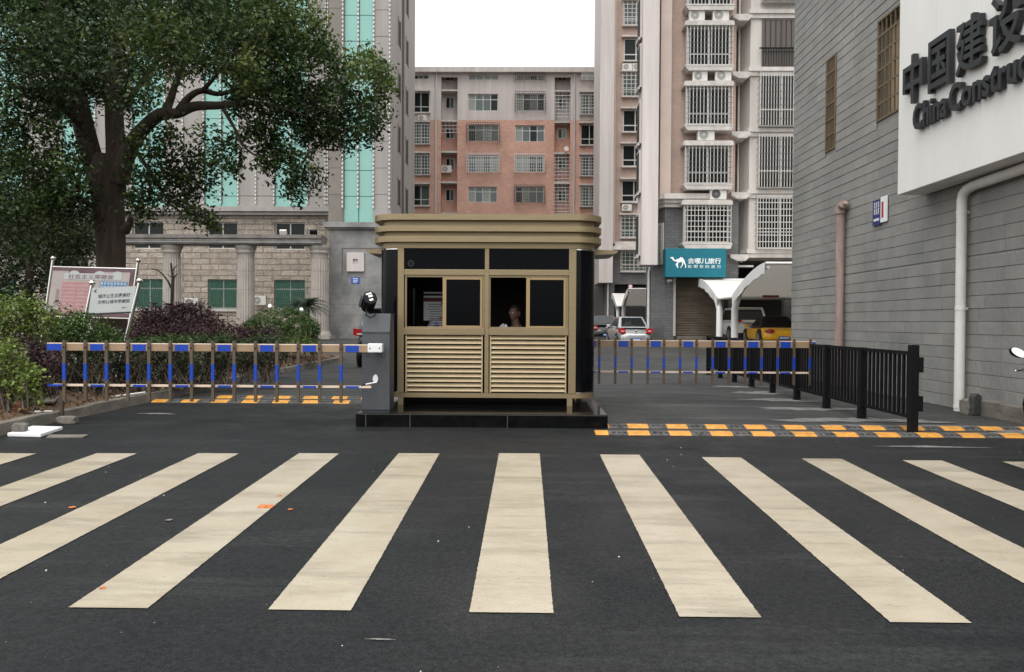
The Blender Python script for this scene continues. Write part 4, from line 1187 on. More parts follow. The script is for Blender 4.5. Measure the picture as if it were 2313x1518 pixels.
# ------------------------------------------------------------------ tan apartment towers on the right
def tower_far():
    Y = 70.0; Rf = lambda a, b, c, d: RY(a, b, c, d, Y)
    b = thing('apartment_tower', 'tan tiled apartment tower standing farther down the yard beside the brick block', 'building', (8, Y, gz(70)), 'tan apartment towers')
    zt = 40.0; z0 = gz(70) - .2
    zg = at(1400, 560, Y).z
    xa, xb, xc, xd = at(1352, 300, Y).x, at(1383, 300, Y).x, at(1389, 300, Y).x, 19.0
    mb = MB(); mb.box(xa, xb, Y - 1.2, Y + 5, at(1360, 640, Y).z, zt); mb.build('wall', M['lilac'], b)
    mb = MB(); mb.box(xb, xc, Y - .6, Y + 5, zg, zt); mb.build('wall', M['tan_lt'], b)
    rows = [(1409, 5, 1447, 58, 1), (1409, 87, 1447, 138, 0), (1407, 165, 1447, 218, 1), (1407, 248, 1447, 298, 0), (1406, 327, 1447, 376, 0), (1404, 407, 1447, 456, 0), (1403, 487, 1447, 536, 1)]
    rows += [(1404, 566, 1447, 612, 1)]
    hs = []
    for r in rows:
        h = Rf(*r[:4]); hs.append((h[0], h[0] + 2.1, h[2], h[3]))
    mb = MB(); wall_holes(mb, xc, xd, zg, zt, [h for h in hs if h[2] > zg], Y, .2)
    mb.box(xc, xd, Y + .3, Y + 12, zg, zt); mb.build('wall', M['tan'], b)
    mb = MB(); wall_holes(mb, at(1366, 600, Y).x, xd, z0, zg, [h for h in hs if h[2] < zg] + [(at(1388, 650, Y).x, xd - .5, z0, at(1400, 642, Y).z)], Y, .5)
    mb.box(at(1366, 600, Y).x, xd, Y + 1.5, Y + 12, z0, zg); mb.build('ground_wall', M['grey_tile'], b)
    mb = MB(); mb.box(at(1388, 650, Y).x, xd - .5, Y + .6, Y + 1.4, z0, at(1400, 642, Y).z); mb.build('garage_opening', M['dark_in'], b)
    for r, h in zip(rows, hs):
        g = (6, 6, 'alu_w', .35) if r[4] else None
        window(b, h, Y + .06, 2, .3, frame='alu_w', pane_mats=['dkglass'] if not r[4] else ['midglass'], grille=g, sill=True, t=.09)
        mb = MB(); mb.box(h[0] - .2, h[1] + .2, Y - .4, Y - .003, h[3] + .03, h[3] + .15); mb.build('window_ledge', M['ledge'], b)
    for k, (e, za, zb) in enumerate(((.9, 558, 566), (.6, 552, 558), (.35, 546, 552))):
        mb = MB(); mb.box(at(1376, 560, Y).x - e * .3, xd, Y - e, Y - .002 if k else Y - .002, at(1410, zb, Y).z, at(1410, za, Y).z - .002); mb.build('cornice', M['lilac_lt'], b)
    c1 = at(1424, 647, Y - .2)
    mb = MB(); mb.tube([(c1.x, Y - .2, c1.z), (c1.x, Y - .1, c1.z)], .19, 18); s_ = mb.build('round_sign', mat('sign_pink', (.55, .2, .2), .6), b)
    mb = MB(); mb.tube([(c1.x, Y - .205, c1.z), (c1.x, Y - .201, c1.z)], .13, 18); mb.build('sign_face', M['text_white'], s_)
    p = at(1373, 720, Y - .3); mb = MB(); mb.tube([(p.x, Y - .15, z0), (p.x, Y - .15, at(1373, 640, Y).z)], .07, 8); mb.build('downpipe', M['pipe_white'], b)
    for (pxa, pya, lab) in ((1417, 159, 'left one of a pair of white units high on the far tan tower'), (1440, 159, 'white unit high on the far tan tower, half behind the nearer tower'), (1416, 477, 'white unit on a ledge low on the far tan tower')):
        q = at(pxa, pya, Y - .35); aircon(q.x, Y - .38, q.z, lab)
tower_far()

def tower_near():
    Y = 42.0; Rn = lambda a, b, c, d, yy=Y: RY(a, b, c, d, yy)
    b = thing('apartment_tower', 'tan tiled apartment tower with white barred bay windows beside the grey building', 'building', (10, Y, gz(42)), 'tan apartment towers')
    z0 = gz(42) - .3; zt = 26.0
    X = lambda px, yy=Y: at(px, 400, yy).x
    zg = at(1540, 452, Y).z
    # projecting lilac bay at the left corner, ends above the ground floor
    zb = at(1465, 598, Y - 1).z
    mb = MB(); mb.box(X(1450, Y - 1), X(1487, Y - 1), Y - 1.0, Y + .5, zb, zt); mb.build('corner_bay', M['lilac'], b)
    # narrow windows in its left side
    for k, (ya, yb) in enumerate(((108, 205), (235, 330), (345, 440), (485, 580), (0, 95))):
        z1, z2 = at(1450, yb, Y).z, at(1450, ya, Y).z
        mb = MB(); xs_ = X(1450, Y - 1)
        mb.box(xs_ - .10, xs_ - .003, Y - .7, Y + .3, z1, z2)
        w_ = mb.build('window', M['lilac_lt'], b)
        mb = MB(); mb.box(xs_ - .112, xs_ - .101, Y - .62, Y + .22, z1 + .12, z2 - .1); mb.build('pane', M['dark_in'], w_)
        mb = MB(); mb.box(xs_ - .20, xs_ - .102, Y - .75, Y + .35, z1 - .12, z1); mb.build('sill', M['ledge'], w_)
    mb = MB(); mb.box(X(1487), X(1511), Y - .5, Y + 3, zg, zt); mb.build('corner_strip', M['tan_lt'], b)
    xm, xr1 = X(1511), X(1660)
    mb = MB(); mb.box(xm, xr1, Y, Y + 2.5, zg, zt); mb.box(xm + 1.9, xr1, Y + 2.501, Y + 12, zg, zt); mb.build('wall', M['tan'], b)
    # bay windows (four, barred) with their ledges
    bays = [(1551, 61, 1652, 149), (1549, 197, 1651, 283), (1547, 331, 1650, 416), (1544, 464, 1648, 549), (1552, -60, 1655, 13)]
    for i, r in enumerate(bays):
        h = Rn(*r, Y - .6)
        mb = MB(); mb.box(h[0] + .05, h[1] - .05, Y - .55, Y - .002, h[2], h[3]); bay = mb.build('bay_window', M['lilac_lt'], b)
        # sashes and glass on the front
        mb = MB(); mb.box(h[0] + .12, h[1] - .12, Y - .565, Y - .552, h[2] + .06, h[3] - .04); mb.build('pane', M['dkglass'], bay)
        mb = MB(); W = h[1] - h[0]; H = h[3] - h[2]
        for f in (.04, .5, .96): mb.box(h[0] + W * f - .045, h[0] + W * f + .045, Y - .595, Y - .566, h[2] + .03, h[3] - .01)
        for f in (.03, .31, .97): mb.box(h[0] + .06, h[1] - .06, Y - .5935, Y - .567, h[2] + H * f - .035, h[2] + H * f + .035)
        mb.build('frame', M['alu_w'], bay)
        mb = MB(); nx = 13; g = .017
        A, B = h[0] - .02, h[1] + .02; yf = Y - .8
        gm = 'alu_w'; hm = 0 if i == 3 else 1
        for k in range(nx + 1): x = A + (B - A) * k / nx; mb.box(x - g, x + g, yf - g, yf + g, h[2] - .02, h[3])
        for k in range(8): z = h[2] + H * k / 7; mb.box(A, B, yf - .036, yf - .018, z - (.018 if i == 3 else .009), z + (.018 if i == 3 else .009), 0 if k in (0, 7) else hm); [mb.box(x - g, x + g, yf + .02, Y - .6, z - .012, z + .012) for x in (A, B)]
        mb.build('grille', [M[gm], M['dk_bar']], bay)
        mb = MB()
        mb.prism([(A - .1, h[2] - .08), (A + .08, h[2] - .30), (B - .02, h[2] - .30), (B + .06, h[2] - .08)], 'y', Y - .86, Y - .003)
        mb.box(A - .1, B + .06, Y - .88, Y - .003, h[2] - .079, h[2] - .022)
        mb.build('sill', M['ledge'], bay)
        mb = MB(); mb.box(A - .12, B + .06, Y - .88, Y - .003, h[3] + .005, h[3] + .19); mb.box(A - .06, B + .02, Y - .84, Y - .004, h[3] + .191, h[3] + .25); mb.build('hood', M['ledge'], bay)
    for (pa, pb, pz, lab, dk) in ((1557, 1592, 53, 'left one of two units on the top ledge of the near tan tower', 0), (1610, 1647, 53, 'right one of two units on the top ledge of the near tan tower', 0),
                                  (1565, 1598, 188.5, 'left one of two units on the middle ledge of the near tan tower', 0), (1616, 1652, 188.5, 'right one of two units on the middle ledge of the near tan tower', 0),
                                  (1576, 1614, 322, 'single white unit on the ledge above the lower barred bay window', 0), (1604, 1641, 456.5, 'white unit with a black fan and blue badge above the lowest barred bay', 1)):
        q = at((pa + pb) / 2, pz, Y - .5); z_ = None
        s = (at(pb, pz, Y - .7).x - at(pa, pz, Y - .7).x) / .82
        hh = min((Rn(*r, Y - .6)[3] + .252 for r in bays), key=lambda v: abs(v - q.z))
        aircon(at((pa + pb) / 2, pz, Y - .75).x, Y - .75, hh, lab, s, bool(dk))
    # recess with pipes
    xq = X(1685)
    mb = MB(); mb.box(xr1, xq, Y + 1.2, Y + 12, z0 + 4, zt); mb.build('recess_wall', M['stone_brown'], b)
    for px in (1668, 1677):
        p = at(px, 300, Y + .9); mb = MB(); mb.tube([(p.x, Y + .9, at(px, 590, Y).z), (p.x, Y + .9, zt)], .055 if px < 1670 else .08, 8); mb.build('downpipe', M['pipe_white'], b)
    for py in (38, 167, 301, 437, 576):
        z = at(1665, py, Y).z; xa_, xb_ = X(1652), X(1686)
        mb = MB(); mb.prism([(xa_ - .1, z), (xb_, z), (xb_ + .15, z - .1), (xb_ - .1, z - .32), (xa_ + .25, z - .32), (xa_ - .1, z - .16)], 'y', Y - .4, Y + 1.19); mb.build('shelf', M['ledge'], b)
    # right wing: splayed side, pier, balconies
    xs0, xs1, xs2 = X(1679), X(1692), X(1722)
    zb2 = at(1740, 575, Y).z
    mb = MB(); mb.prism([(xq - .15, Y + 1.19), (xs1, Y), (xs2, Y), (22, Y), (22, Y + 12), (xq - .15, Y + 12)], 'z', zb2, zt); mb.build('wall', M['lilac_lt'], b)
    for py in (28, 158, 295, 434, 568):
        z = at(1740, py, Y).z
        mb = MB(); mb.prism([(xq - .35, Y + 1.1), (xs1 - .12, Y - .2), (22, Y - .2), (22, Y - .002), (xs1 + .02, Y - .002), (xq - .2, Y + 1.15)], 'z', z - .10, z + .10)
        mb.prism([(xq - .25, Y + 1.12), (xs1 - .06, Y - .1), (22, Y - .1), (22, Y - .003), (xs1 + .02, Y - .003), (xq - .2, Y + 1.15)], 'z', z - .32, z - .101)
        mb.build('cornice', M['lilac_lt'], b)
    for i, r in enumerate(((1724, 40, 1830, 150), (1719, 165, 1825, 286), (1716, 304, 1825, 425), (1712, 445, 1825, 562), (1726, -80, 1830, 6))):
        h = Rn(*r, Y - .15)
        mb = MB(); mb.box(h[0], h[1], Y - .03, Y - .004, h[2], h[3]); w_ = mb.build('balcony_window', M['dkglass'] if i != 0 else M['dk_bar'], b)
        mb = MB()
        for f in (0, .45, .9):
            x = h[0] + (h[1] - h[0]) * f; mb.box(x - .04, x + .04, Y - .06, Y - .031, h[2], h[3])
        for f in (.02, .33, .98):
            z = h[2] + (h[3] - h[2]) * f; mb.box(h[0], h[1], Y - .058, Y - .032, z - .03, z + .03)
        mb.build('frame', M['alu_w'] if i else M['dk_bar'], w_)
        mb = MB(); n = 18; g = .016
        if i != 0:
            A, B = h[0] - .12, h[1]; yf = Y - .45
            for k in range(n + 1): x = A + (B - A) * k / n; mb.box(x - g, x + g, yf - g, yf + g, h[2], h[3])
            for k in range(9): z = h[2] + (h[3] - h[2]) * k / 8; t_ = .02 if i == 3 else .011; mb.box(A, B, yf - .034, yf - .018, z - t_, z + t_, 0 if i == 3 else 1)
            for k in range(9): z = h[2] + (h[3] - h[2]) * k / 8; mb.box(A - g, A + g, yf + .02, Y - .005, z - .012, z + .012)
            mb.box(A, B, yf + .02, Y - .06, h[2] - .04, h[2] - .01)
            mb.build('grille', [M['alu_w'], M['dk_bar']], w_)
        else:
            zz_ = h[2] + (h[3] - h[2]) * .36
            for k in range(n + 1): x = h[0] + (h[1] - h[0]) * k / n; mb.box(x - .012, x + .012, Y - .2, Y - .17, h[2], zz_)
            mb.box(h[0] - .2, h[1], Y - .22, Y - .15, zz_, zz_ + .06)
            for k in range(9):
                x = h[0] + (h[1] - h[0]) * (k + .5) / 9
                mb.box(x - .008, x + .008, Y - .10, Y - .062, zz_ + .07, h[3] - .1)
            mb.build('balcony_rail', M['black'], w_)
    # grey ground storey with a splayed left corner
    xg0, xg1 = X(1462, Y), X(1524)
    zgd0 = at(1570, 628, Y).z
    xsh0, xsh1 = X(1523), X(1640)
    mb = MB()
    mb.prism([(X(1470), Y + 1.3), (X(1503), Y - .05), (xg1, Y - .05), (xg1, Y + 3.5), (7.1, Y + 3.5)], 'z', z0, zg)
    mb.box(xg1 + .001, xr1 + .2, Y - .049, Y + 3.5, zgd0, zg - .002); mb.box(8.9, xr1 + .2, Y + 3.501, Y + 12, zgd0, zg - .002)
    mb.build('ground_wall', M['grey_tile'], b)
    for k, (e, ya, yb) in enumerate(((.55, 437, 449), (.36, 449, 458), (.2, 458, 468))):
        za, zb_ = at(1545, yb, Y - e).z, at(1545, ya, Y - e).z
        mb = MB()
        mb.prism([(X(1466) - e * .9, Y + 1.3 - e * .3), (X(1503) - e * .25, Y - .05 - e), (X(1604 if k else 1606), Y - .05 - e), (X(1604), Y - .051), (X(1503), Y - .051), (X(1470), Y + 1.28)], 'z', za + .002, zb_)
        mb.build('cornice', M['lilac_lt'], b)
    # narrow barred window on the splay
    def splay(f, z, off=.0):
        ax, ay, bx_, by_ = X(1470), Y + 1.3, X(1503), Y - .05
        nx_, ny_ = (by_ - ay), -(bx_ - ax); l = math.hypot(nx_, ny_); nx_, ny_ = nx_ / l, ny_ / l
        return (ax + (bx_ - ax) * f + nx_ * off, ay + (by_ - ay) * f + ny_ * off, z)
    za, zb_ = at(1495, 597, Y).z, at(1495, 503, Y).z
    mb = MB()
    mb.add([splay(.35, za, .08), splay(.95, za, .08), splay(.95, zb_, .08), splay(.35, zb_, .08), splay(.35, za, .0), splay(.95, za, 0), splay(.95, zb_, 0), splay(.35, zb_, 0)], [(0, 1, 2, 3), (0, 4, 5, 1), (1, 5, 6, 2), (2, 6, 7, 3), (3, 7, 4, 0)])
    w_ = mb.build('splay_window', M['alu_w'], b)
    mb = MB(); mb.add([splay(.42, za + .12, .085), splay(.88, za + .12, .085), splay(.88, zb_ - .12, .085), splay(.42, zb_ - .12, .085)], [(0, 1, 2, 3)]); mb.build('pane', M['curt_pale'], w_)
    mb = MB()
    for k in range(9): z = za + .12 + (zb_ - za - .24) * k / 8; mb.bar(splay(.42, z, .1), splay(.88, z, .1), .02, .025)
    for k in range(4): f = .42 + .46 * k / 3; mb.bar(splay(f, za + .1, .1), splay(f, zb_ - .1, .1), .02, .02)
    mb.build('grille', M['alu_w'], w_)
    # downpipe at the splay
    p = at(1472, 700, Y + .9); mb = MB(); mb.tube([(p.x - .15, Y + 1.0, z0), (p.x - .15, Y + 1.0, zb - .3), (p.x - .05, Y + 1.1, zb + .1)], .065, 8); mb.build('downpipe', M['pipe_white'], b)
    # roller shutter
    zpl = at(1570, 759, Y).z
    mb = MB(); n = 34
    for k in range(n):
        za_ = zpl + (zgd0 - zpl) * k / n; zb_2 = zpl + (zgd0 - zpl) * (k + 1) / n
        mb.add([(xsh0 + .08, Y + .25, za_), (xsh1, Y + .25, za_), (xsh1, Y + .215, (za_ + zb_2) / 2), (xsh0 + .08, Y + .215, (za_ + zb_2) / 2), (xsh1, Y + .25, zb_2), (xsh0 + .08, Y + .25, zb_2)], [(0, 1, 2, 3), (3, 2, 4, 5)])
    mb.build('roller_shutter', M['roller'], b)
    mb = MB(); mb.box(xsh0, xsh0 + .12, Y - .06, Y + .3, zpl, zgd0); mb.build('shutter_guide', M['lilac_lt'], b)
    # open pilotis on the right: dark back wall, columns, ceiling
    mb = MB(); mb.box(xsh1, 22, Y + 7.0, Y + 7.2, z0, zb2 - .02); mb.build('garage_back', M['dark_in'], b)
    mb = MB(); mb.box(xsh1 + .01, 22, Y + .4, Y + 6.9, zb2 - .02 - .25, zb2 - .03); mb.build('garage_ceiling', M['stone_brown'], b)
    mb = MB(); mb.box(xsh1 - .002, xsh1 + .25, Y + .3, Y + 7, z0, zb2 - .3); mb.build('garage_side', M['dark_in'], b)
    for px in (1656, 1790):
        mb = MB(); mb.box(X(px) - .22, X(px) + .22, Y + .35, Y + .8, z0, zb2 - .28); mb.build('garage_column', M['grey_tile'], b)
    p0, p1, p2 = at(1660, 596, Y - .1), at(1664, 597, Y - .1), at(1705, 597, Y - .1)
    mb = MB(); mb.tube([(p0.x, Y + .2, p0.z + .5), (p0.x, Y + .2, p0.z + .02), (p0.x + .12, Y + .2, p0.z - .1), (p2.x, Y + .2, p0.z - .1)], .06, 8); mb.build('downpipe', M['pipe_white'], b)
    # raised forecourt
    kp = thing('forecourt', 'low raised concrete forecourt in front of the brown roller shutter', 'platform', (X(1523), Y - 3, gz(40)))
    mb = MB(); zk = at(1570, 771, Y - 2).z
    x_k = 8.15
    mb.box(x_k, 22, Y - 7.5, Y + .2, z0, .38); mb.build('platform', M['kerb'], kp, bevel=.02)
    mb = MB(); mb.box(X(1530), X(1640), Y - .5, Y + .199, .38, zpl - .002); mb.build('step', M['kerb'], kp, bevel=.01)
    # shop sign
    h = Rn(1503.5, 561, 1640, 626, Y - .9)
    sg2 = thing('shop_sign', 'teal shop sign with a white camel and Chinese lettering over the shutter', 'sign', (h[0], Y - .7, h[2]))
    mb = MB(); mb.box(h[0], h[1], Y - .9, Y - .052, h[2], h[3]); mb.build('panel', mat('sign_teal', (.0, .135, .185), .45, var=.06, vscale=1), sg2, bevel=.01)
    W, H = h[1] - h[0], h[3] - h[2]
    cam_pts = [(355, 455), (385, 445), (440, 437), (463, 452), (462, 482), (478, 512), (510, 535), (545, 530), (580, 505), (625, 500), (665, 470), (690, 437), (705, 455), (745, 440), (765, 480), (800, 520), (830, 580), (840, 640), (868, 690), (872, 805), (840, 808), (838, 720), (805, 660), (785, 625), (775, 690), (720, 790), (685, 808), (690, 780), (735, 710), (742, 640), (730, 605), (690, 605), (610, 640), (605, 720), (618, 800), (580, 806), (570, 760), (525, 690), (545, 650), (580, 625), (575, 600), (520, 585), (470, 575), (425, 530), (400, 490), (360, 482)]
    k = (h[1] - h[0]) / (2175 - 205)
    mb = MB()
    pts = [(h[0] + (x - 205) * k, h[3] - (y_ - 145) * H / (1110 - 145)) for x, y_ in cam_pts]
    mb.prism(pts, 'y', Y - .925, Y - .903); mb.build('camel_emblem', M['text_white'], sg2)
    fx = lambda v: (v - 205) * k; fz = lambda v: h[3] - (v - 145) * H / (1110 - 145)
    mb = MB()
    text_mb(mb, '去哪儿旅行', .4, face_front(h[0], Y - .905, 0), extrude=.012, bold=.006, fit=(fx(930), fx(2010), fz(665), fz(470)))
    for ch, l in zip('聪明你的旅行', (930, 1125, 1315, 1505, 1695, 1885)):
        text_mb(mb, ch, .3, face_front(h[0], Y - .905, 0), extrude=.008, fit=(fx(l), fx(l + 118), fz(810), fz(700)))
    mb.build('lettering', M['text_white'], sg2)
    # dome camera beside the shutter
    p = at(1512, 634, Y - .3)
    t = thing('dome_camera', 'small white security camera on the grey wall under the teal sign', 'camera', (p.x, Y - .3, p.z))
    mb = MB(); mb.box(p.x - .12, p.x + .14, Y - .36, Y - .22, p.z - .05, p.z + .06); mb.build('housing', M['white_pl'], t, bevel=.03)
    mb = MB(); mb.tube([(p.x, Y - .25, p.z - .04), (p.x, Y - .06, p.z - .12)], .025, 8); mb.build('bracket', M['white_pl'], t)
tower_near()

# ------------------------------------------------------------------ grey stone office building on the left
M['mull'] = mat('teal_mullion', (.03, .13, .11), .5)
def office():
    Y = 57.0; YBAY = 52.0; Rn = lambda a, b, c, d, yy=Y: RY(a, b, c, d, yy)
    b = thing('office_building', 'grey stone office building with teal glass strips behind the big tree', 'building', (-25, Y, gz(57)))
    z0 = gz(57) - .3; zt = 42.0
    zc = at(560, 470, Y).z
    xl, xr = -58.0, at(744, 300, Y).x
    X = lambda px, yy=Y: at(px, 300, yy).x
    strips = [(-185, -112), (-22, 48), (139, 213), (298, 371), (461, 536), (620, 693)]
    hs = []
    for a, c in strips: hs.append((X(a), X(c), zc + .12, zt - 1))
    mb = MB(); wall_holes(mb, xl, xr + .3, zc, zt, hs, Y, .12); mb.box(xl, xr + .3, Y + .4, Y + 14, z0, zt); mb.build('wall', M['stone_grey'], b)
    # panel joints
    mb = MB()
    for k in range(14):
        z = at(700, 443 - 106 * k, Y).z
        us = [xl] + [c for h in hs for c in (h[0] - .02, h[1] + .02)] + [xr]
        for a, c in zip(us[0::2], us[1::2]): mb.box(a, c, Y - .004, Y + .004, z - .025, z + .025)
    mb.build('panel_joint', M['joint'], b)
    for h in hs:
        mb = MB(); mb.box(h[0], h[1], Y + .10, Y + .2, h[2], h[3]); g = mb.build('glass_strip', M['teal'], b)
        mb = MB()
        for k in range(24):
            z = at(700, 443 - 58.5 * k, Y).z
            if z < h[3]: mb.box(h[0], h[1], Y + .088, Y + .099, z - .02, z + .02)
        xm = (h[0] + h[1]) / 2; mb.box(xm - .03, xm + .03, Y + .086, Y + .0985, h[2], h[3])
        mb.build('mullion', M['mull'], g)
    # light strings
    lines = []
    for a, c in strips: lines += [a - 1, (a + c) / 2, c + 2, c + 42]
    lines += [740]
    def beads(px, yy, za):
        mb = MB(); x = X(px, yy); z = za
        mb.box(x - .05, x + .05, yy - .035, yy - .02, za, zt - 1.5, 1)
        while z < 33:
            mb.box(x - .042, x + .042, yy - .10, yy - .036, z, z + .14); z += .27
        mb.build('light_string', [M['bead'], M['stone_grey']], b)
    for px in lines:
        if px > 150: beads(px, Y - .03, zc + .3)
    # cornice
    mb = MB(); mb.box(xl, xr + .1, Y - .55, Y - .002, zc - .28, zc + .02); mb.box(xl, xr + .1, Y - .35, Y - .003, zc - .5, zc - .281); mb.build('cornice', M['stone_grey'], b)
    # rough stone base with windows
    w2 = [(-22, 500, 48, 562), (139, 500, 209, 562), (299, 500, 369, 562), (467, 501, 536, 562), (620, 502, 689, 564)]
    w1 = [(-22, 630, 48, 696), (139, 630, 209, 696), (303, 630, 369, 696), (469, 631, 536, 697), (619, 632, 689, 698)]
    hh = [Rn(*r) for r in w2 + w1]
    mb = MB(); wall_holes(mb, xl, xr + .3, z0, zc - .28, hh, Y, .3); mb.build('base_wall', M['rustic'], b)
    for i, h in enumerate(hh):
        if i < 5: window(b, h, Y + .2, 2, .5, frame='alu_w', pane_mats=['dkglass'], t=.08)
        else:
            window(b, h, Y + .2, 2, .68, frame='alu', pane_mats=['curt'], t=.08, grille=(16, 5, 'curt', .12))
            mb = MB(); mb.box(h[0] - .1, h[1] + .1, Y - .12, Y - .002, h[2] - .2, h[2] - .03); mb.build('sill', M['ledge'], b)
    # projecting bay on the right, with a dark pilaster and one glass strip
    xa, xb, xc, xd, xe = X(743, YBAY), X(775, YBAY), X(777, YBAY), X(843, YBAY), X(884, YBAY)
    zled = at(800, 507, YBAY).z
    zled2 = zled
    mb = MB(); mb.box(xa, xb, YBAY - .12, YBAY + 8, zled, zt); mb.build('pilaster', M['stone_brown'], b)
    mb = MB()
    for k in range(12):
        z = at(760, 440 - 60 * k, YBAY).z; mb.box(xa + .01, xb - .01, YBAY - .125, YBAY - .119, z - .02, z + .02)
    mb.build('panel_joint', M['joint'], b)
    mb = MB(); mb.box(xb + .002, xc, YBAY, YBAY + 8, zled, zt); mb.box(xd, xe, YBAY, YBAY + 8, zled - 1.2, zt); mb.box(xc, xd, YBAY + .3, YBAY + 8, zled, zt)
    # the side wall toward the yard, with window slots
    yb1 = YBAY + 9.0
    mb.box(xa + .5, xe - .4, YBAY + 8.0, YBAY + 14, z0, zt)
    mb.box(xa + .6, xe - .002, YBAY + .3, YBAY + 8.0, z0, zled - 1.2)
    mb.build('wall', M['stone_grey'], b)
    mb = MB()
    for k in range(12):
        z = at(860, 439 - 59.5 * k * 1.0, YBAY).z
        if k % 2 == 0 or True: mb.box(xd + .02, xe - .01, YBAY - .005, YBAY + .001, z - .018, z + .018)
    mb.build('panel_joint', M['joint'], b)
    mb = MB(); mb.box(xc + .003, xd - .003, YBAY + .08, YBAY + .2, zled + .02, zt); g = mb.build('glass_strip', M['teal'], b)
    mb = MB()
    for k in range(20):
        z = at(810, 443 - 58.5 * k, YBAY).z; mb.box(xc + .004, xd - .004, YBAY + .068, YBAY + .079, z - .02, z + .02)
    xm = (xc + xd) / 2; mb.box(xm - .03, xm + .03, YBAY + .066, YBAY + .0785, zled + .02, zt)
    mb.build('mullion', M['mull'], g)
    for px in (774, 809, 844, 880): beads(px, YBAY - .14 if px == 774 else YBAY - .02, at(800, 470, YBAY).z)
    # return wall windows and its drainpipe
    for (yy, wd) in ((YBAY + 2.6, 1.0), (YBAY + 6.2, 1.0)):
        for k in range(7):
            z = at(904, 432 - 121 * k, yy).z if yy < YBAY + 4 else at(920, 452 - 113 * k, yy).z
            mb = MB(); mb.box(xe - .005, xe + .012, yy, yy + wd, z - .85, z + .85); w_ = mb.build('slot_window', M['dark_in'], b)
            mb = MB(); mb.box(xe - .004, xe + .05, yy - .08, yy - .002, z - .95, z + .95); mb.build('jamb', M['stone_brown'], w_); mb = MB(); mb.box(xe - .004, xe + .05, yy + wd + .002, yy + wd + .08, z - .95, z + .95); mb.build('jamb', M['stone_brown'], w_)
    mb = MB(); mb.box(xe + .0, xe + .10, YBAY + 4.4, YBAY + 4.9, z0, zt); mb.build('wall_duct', M['joint'], b)
    return b, zled, xa, xe
ob_, ZLED, XPA, XPE = office()
# weathered stone gate pier with the square emblem, in front of the bay
YP = 50.6
pr = thing('stone_pier', 'weathered grey stone pier with a raised square emblem left of the booth', 'pier', (at(795, 700, YP).x, YP, gz(YP)))
xa, xb = at(743, 640, YP).x, at(884, 640, YP).x
zt_ = at(795, 517, YP).z
mb = MB(); mb.box(xa, xb, YP, 51.8, gz(YP) - .2, zt_); mb.build('shaft', M['patchy'], pr)
mb = MB()
for py in (548, 626, 664, 688, 712, 740):
    z = at(795, py, YP).z; mb.box(xa + .01, xb - .01, YP - .004, YP + .004, z - .012, z + .012); mb.build('joint', M['beam_dk'], pr); mb = MB()
mb = MB(); mb.box(xa - .3, xb + .3, YP - .35, 51.79, zt_ + .06, at(795, 503, YP).z); mb.box(xa - .15, xb + .15, YP - .18, 51.78, zt_ - .05, zt_ + .059); mb.build('cap', M['patchy'], pr, bevel=.02)
r = RY(772, 560, 880, 622, YP)
mb = MB(); mb.box(r[0], r[0] + .08, YP - .006, YP + .02, r[2], r[3]); mb.box(r[0] + .08, r[1], YP - .006, YP + .02, r[3] - .08, r[3]); mb.build('panel_edge', M['joint'], pr)
r = RY(783, 570, 822, 613, YP - .12)
h_ = RY(797, 585, 808, 597, YP - .12)
mb = MB()
wall_holes(mb, r[0], r[1], r[2], r[3], [h_], YP - .14, .1)
mb.box(r[0], r[1], YP - .03, YP - .002, r[2], r[3])
for q in ((r[0], r[0] + .005, r[2], r[3]), (r[1] - .005, r[1], r[2], r[3])): mb.box(q[0], q[1], YP - .139, YP - .031, q[2], q[3])
for q in ((r[2], r[2] + .005), (r[3] - .005, r[3])): mb.box(r[0] + .006, r[1] - .006, YP - .1385, YP - .031, *q)
mb.build('emblem', M['lilac'], pr)
r = RY(793, 626.5, 812.5, 640, YP - .05)
np_ = thing('house_number_plate', 'small blue plate reading 107 on the weathered stone pier', 'number plate', (r[0], YP - .05, r[2]))
mb = MB(); mb.box(r[0], r[1], YP - .03, YP - .006, r[2], r[3]); mb.build('plate', M['plate_blue'], np_)
mb = MB(); W, H = r[1] - r[0], r[3] - r[2]
text_mb(mb, '107', .3, face_front(r[0], YP - .032, r[2]), extrude=.003, bold=.006, fit=(W * .24, W * .76, H * .12, H * .58))
for k in range(5): mb.box(r[0] + W * (.2 + .125 * k), r[0] + W * (.29 + .125 * k), YP - .034, YP - .031, r[2] + H * .70, r[2] + H * .86)
mb.build('lettering', M['text_white'], np_)
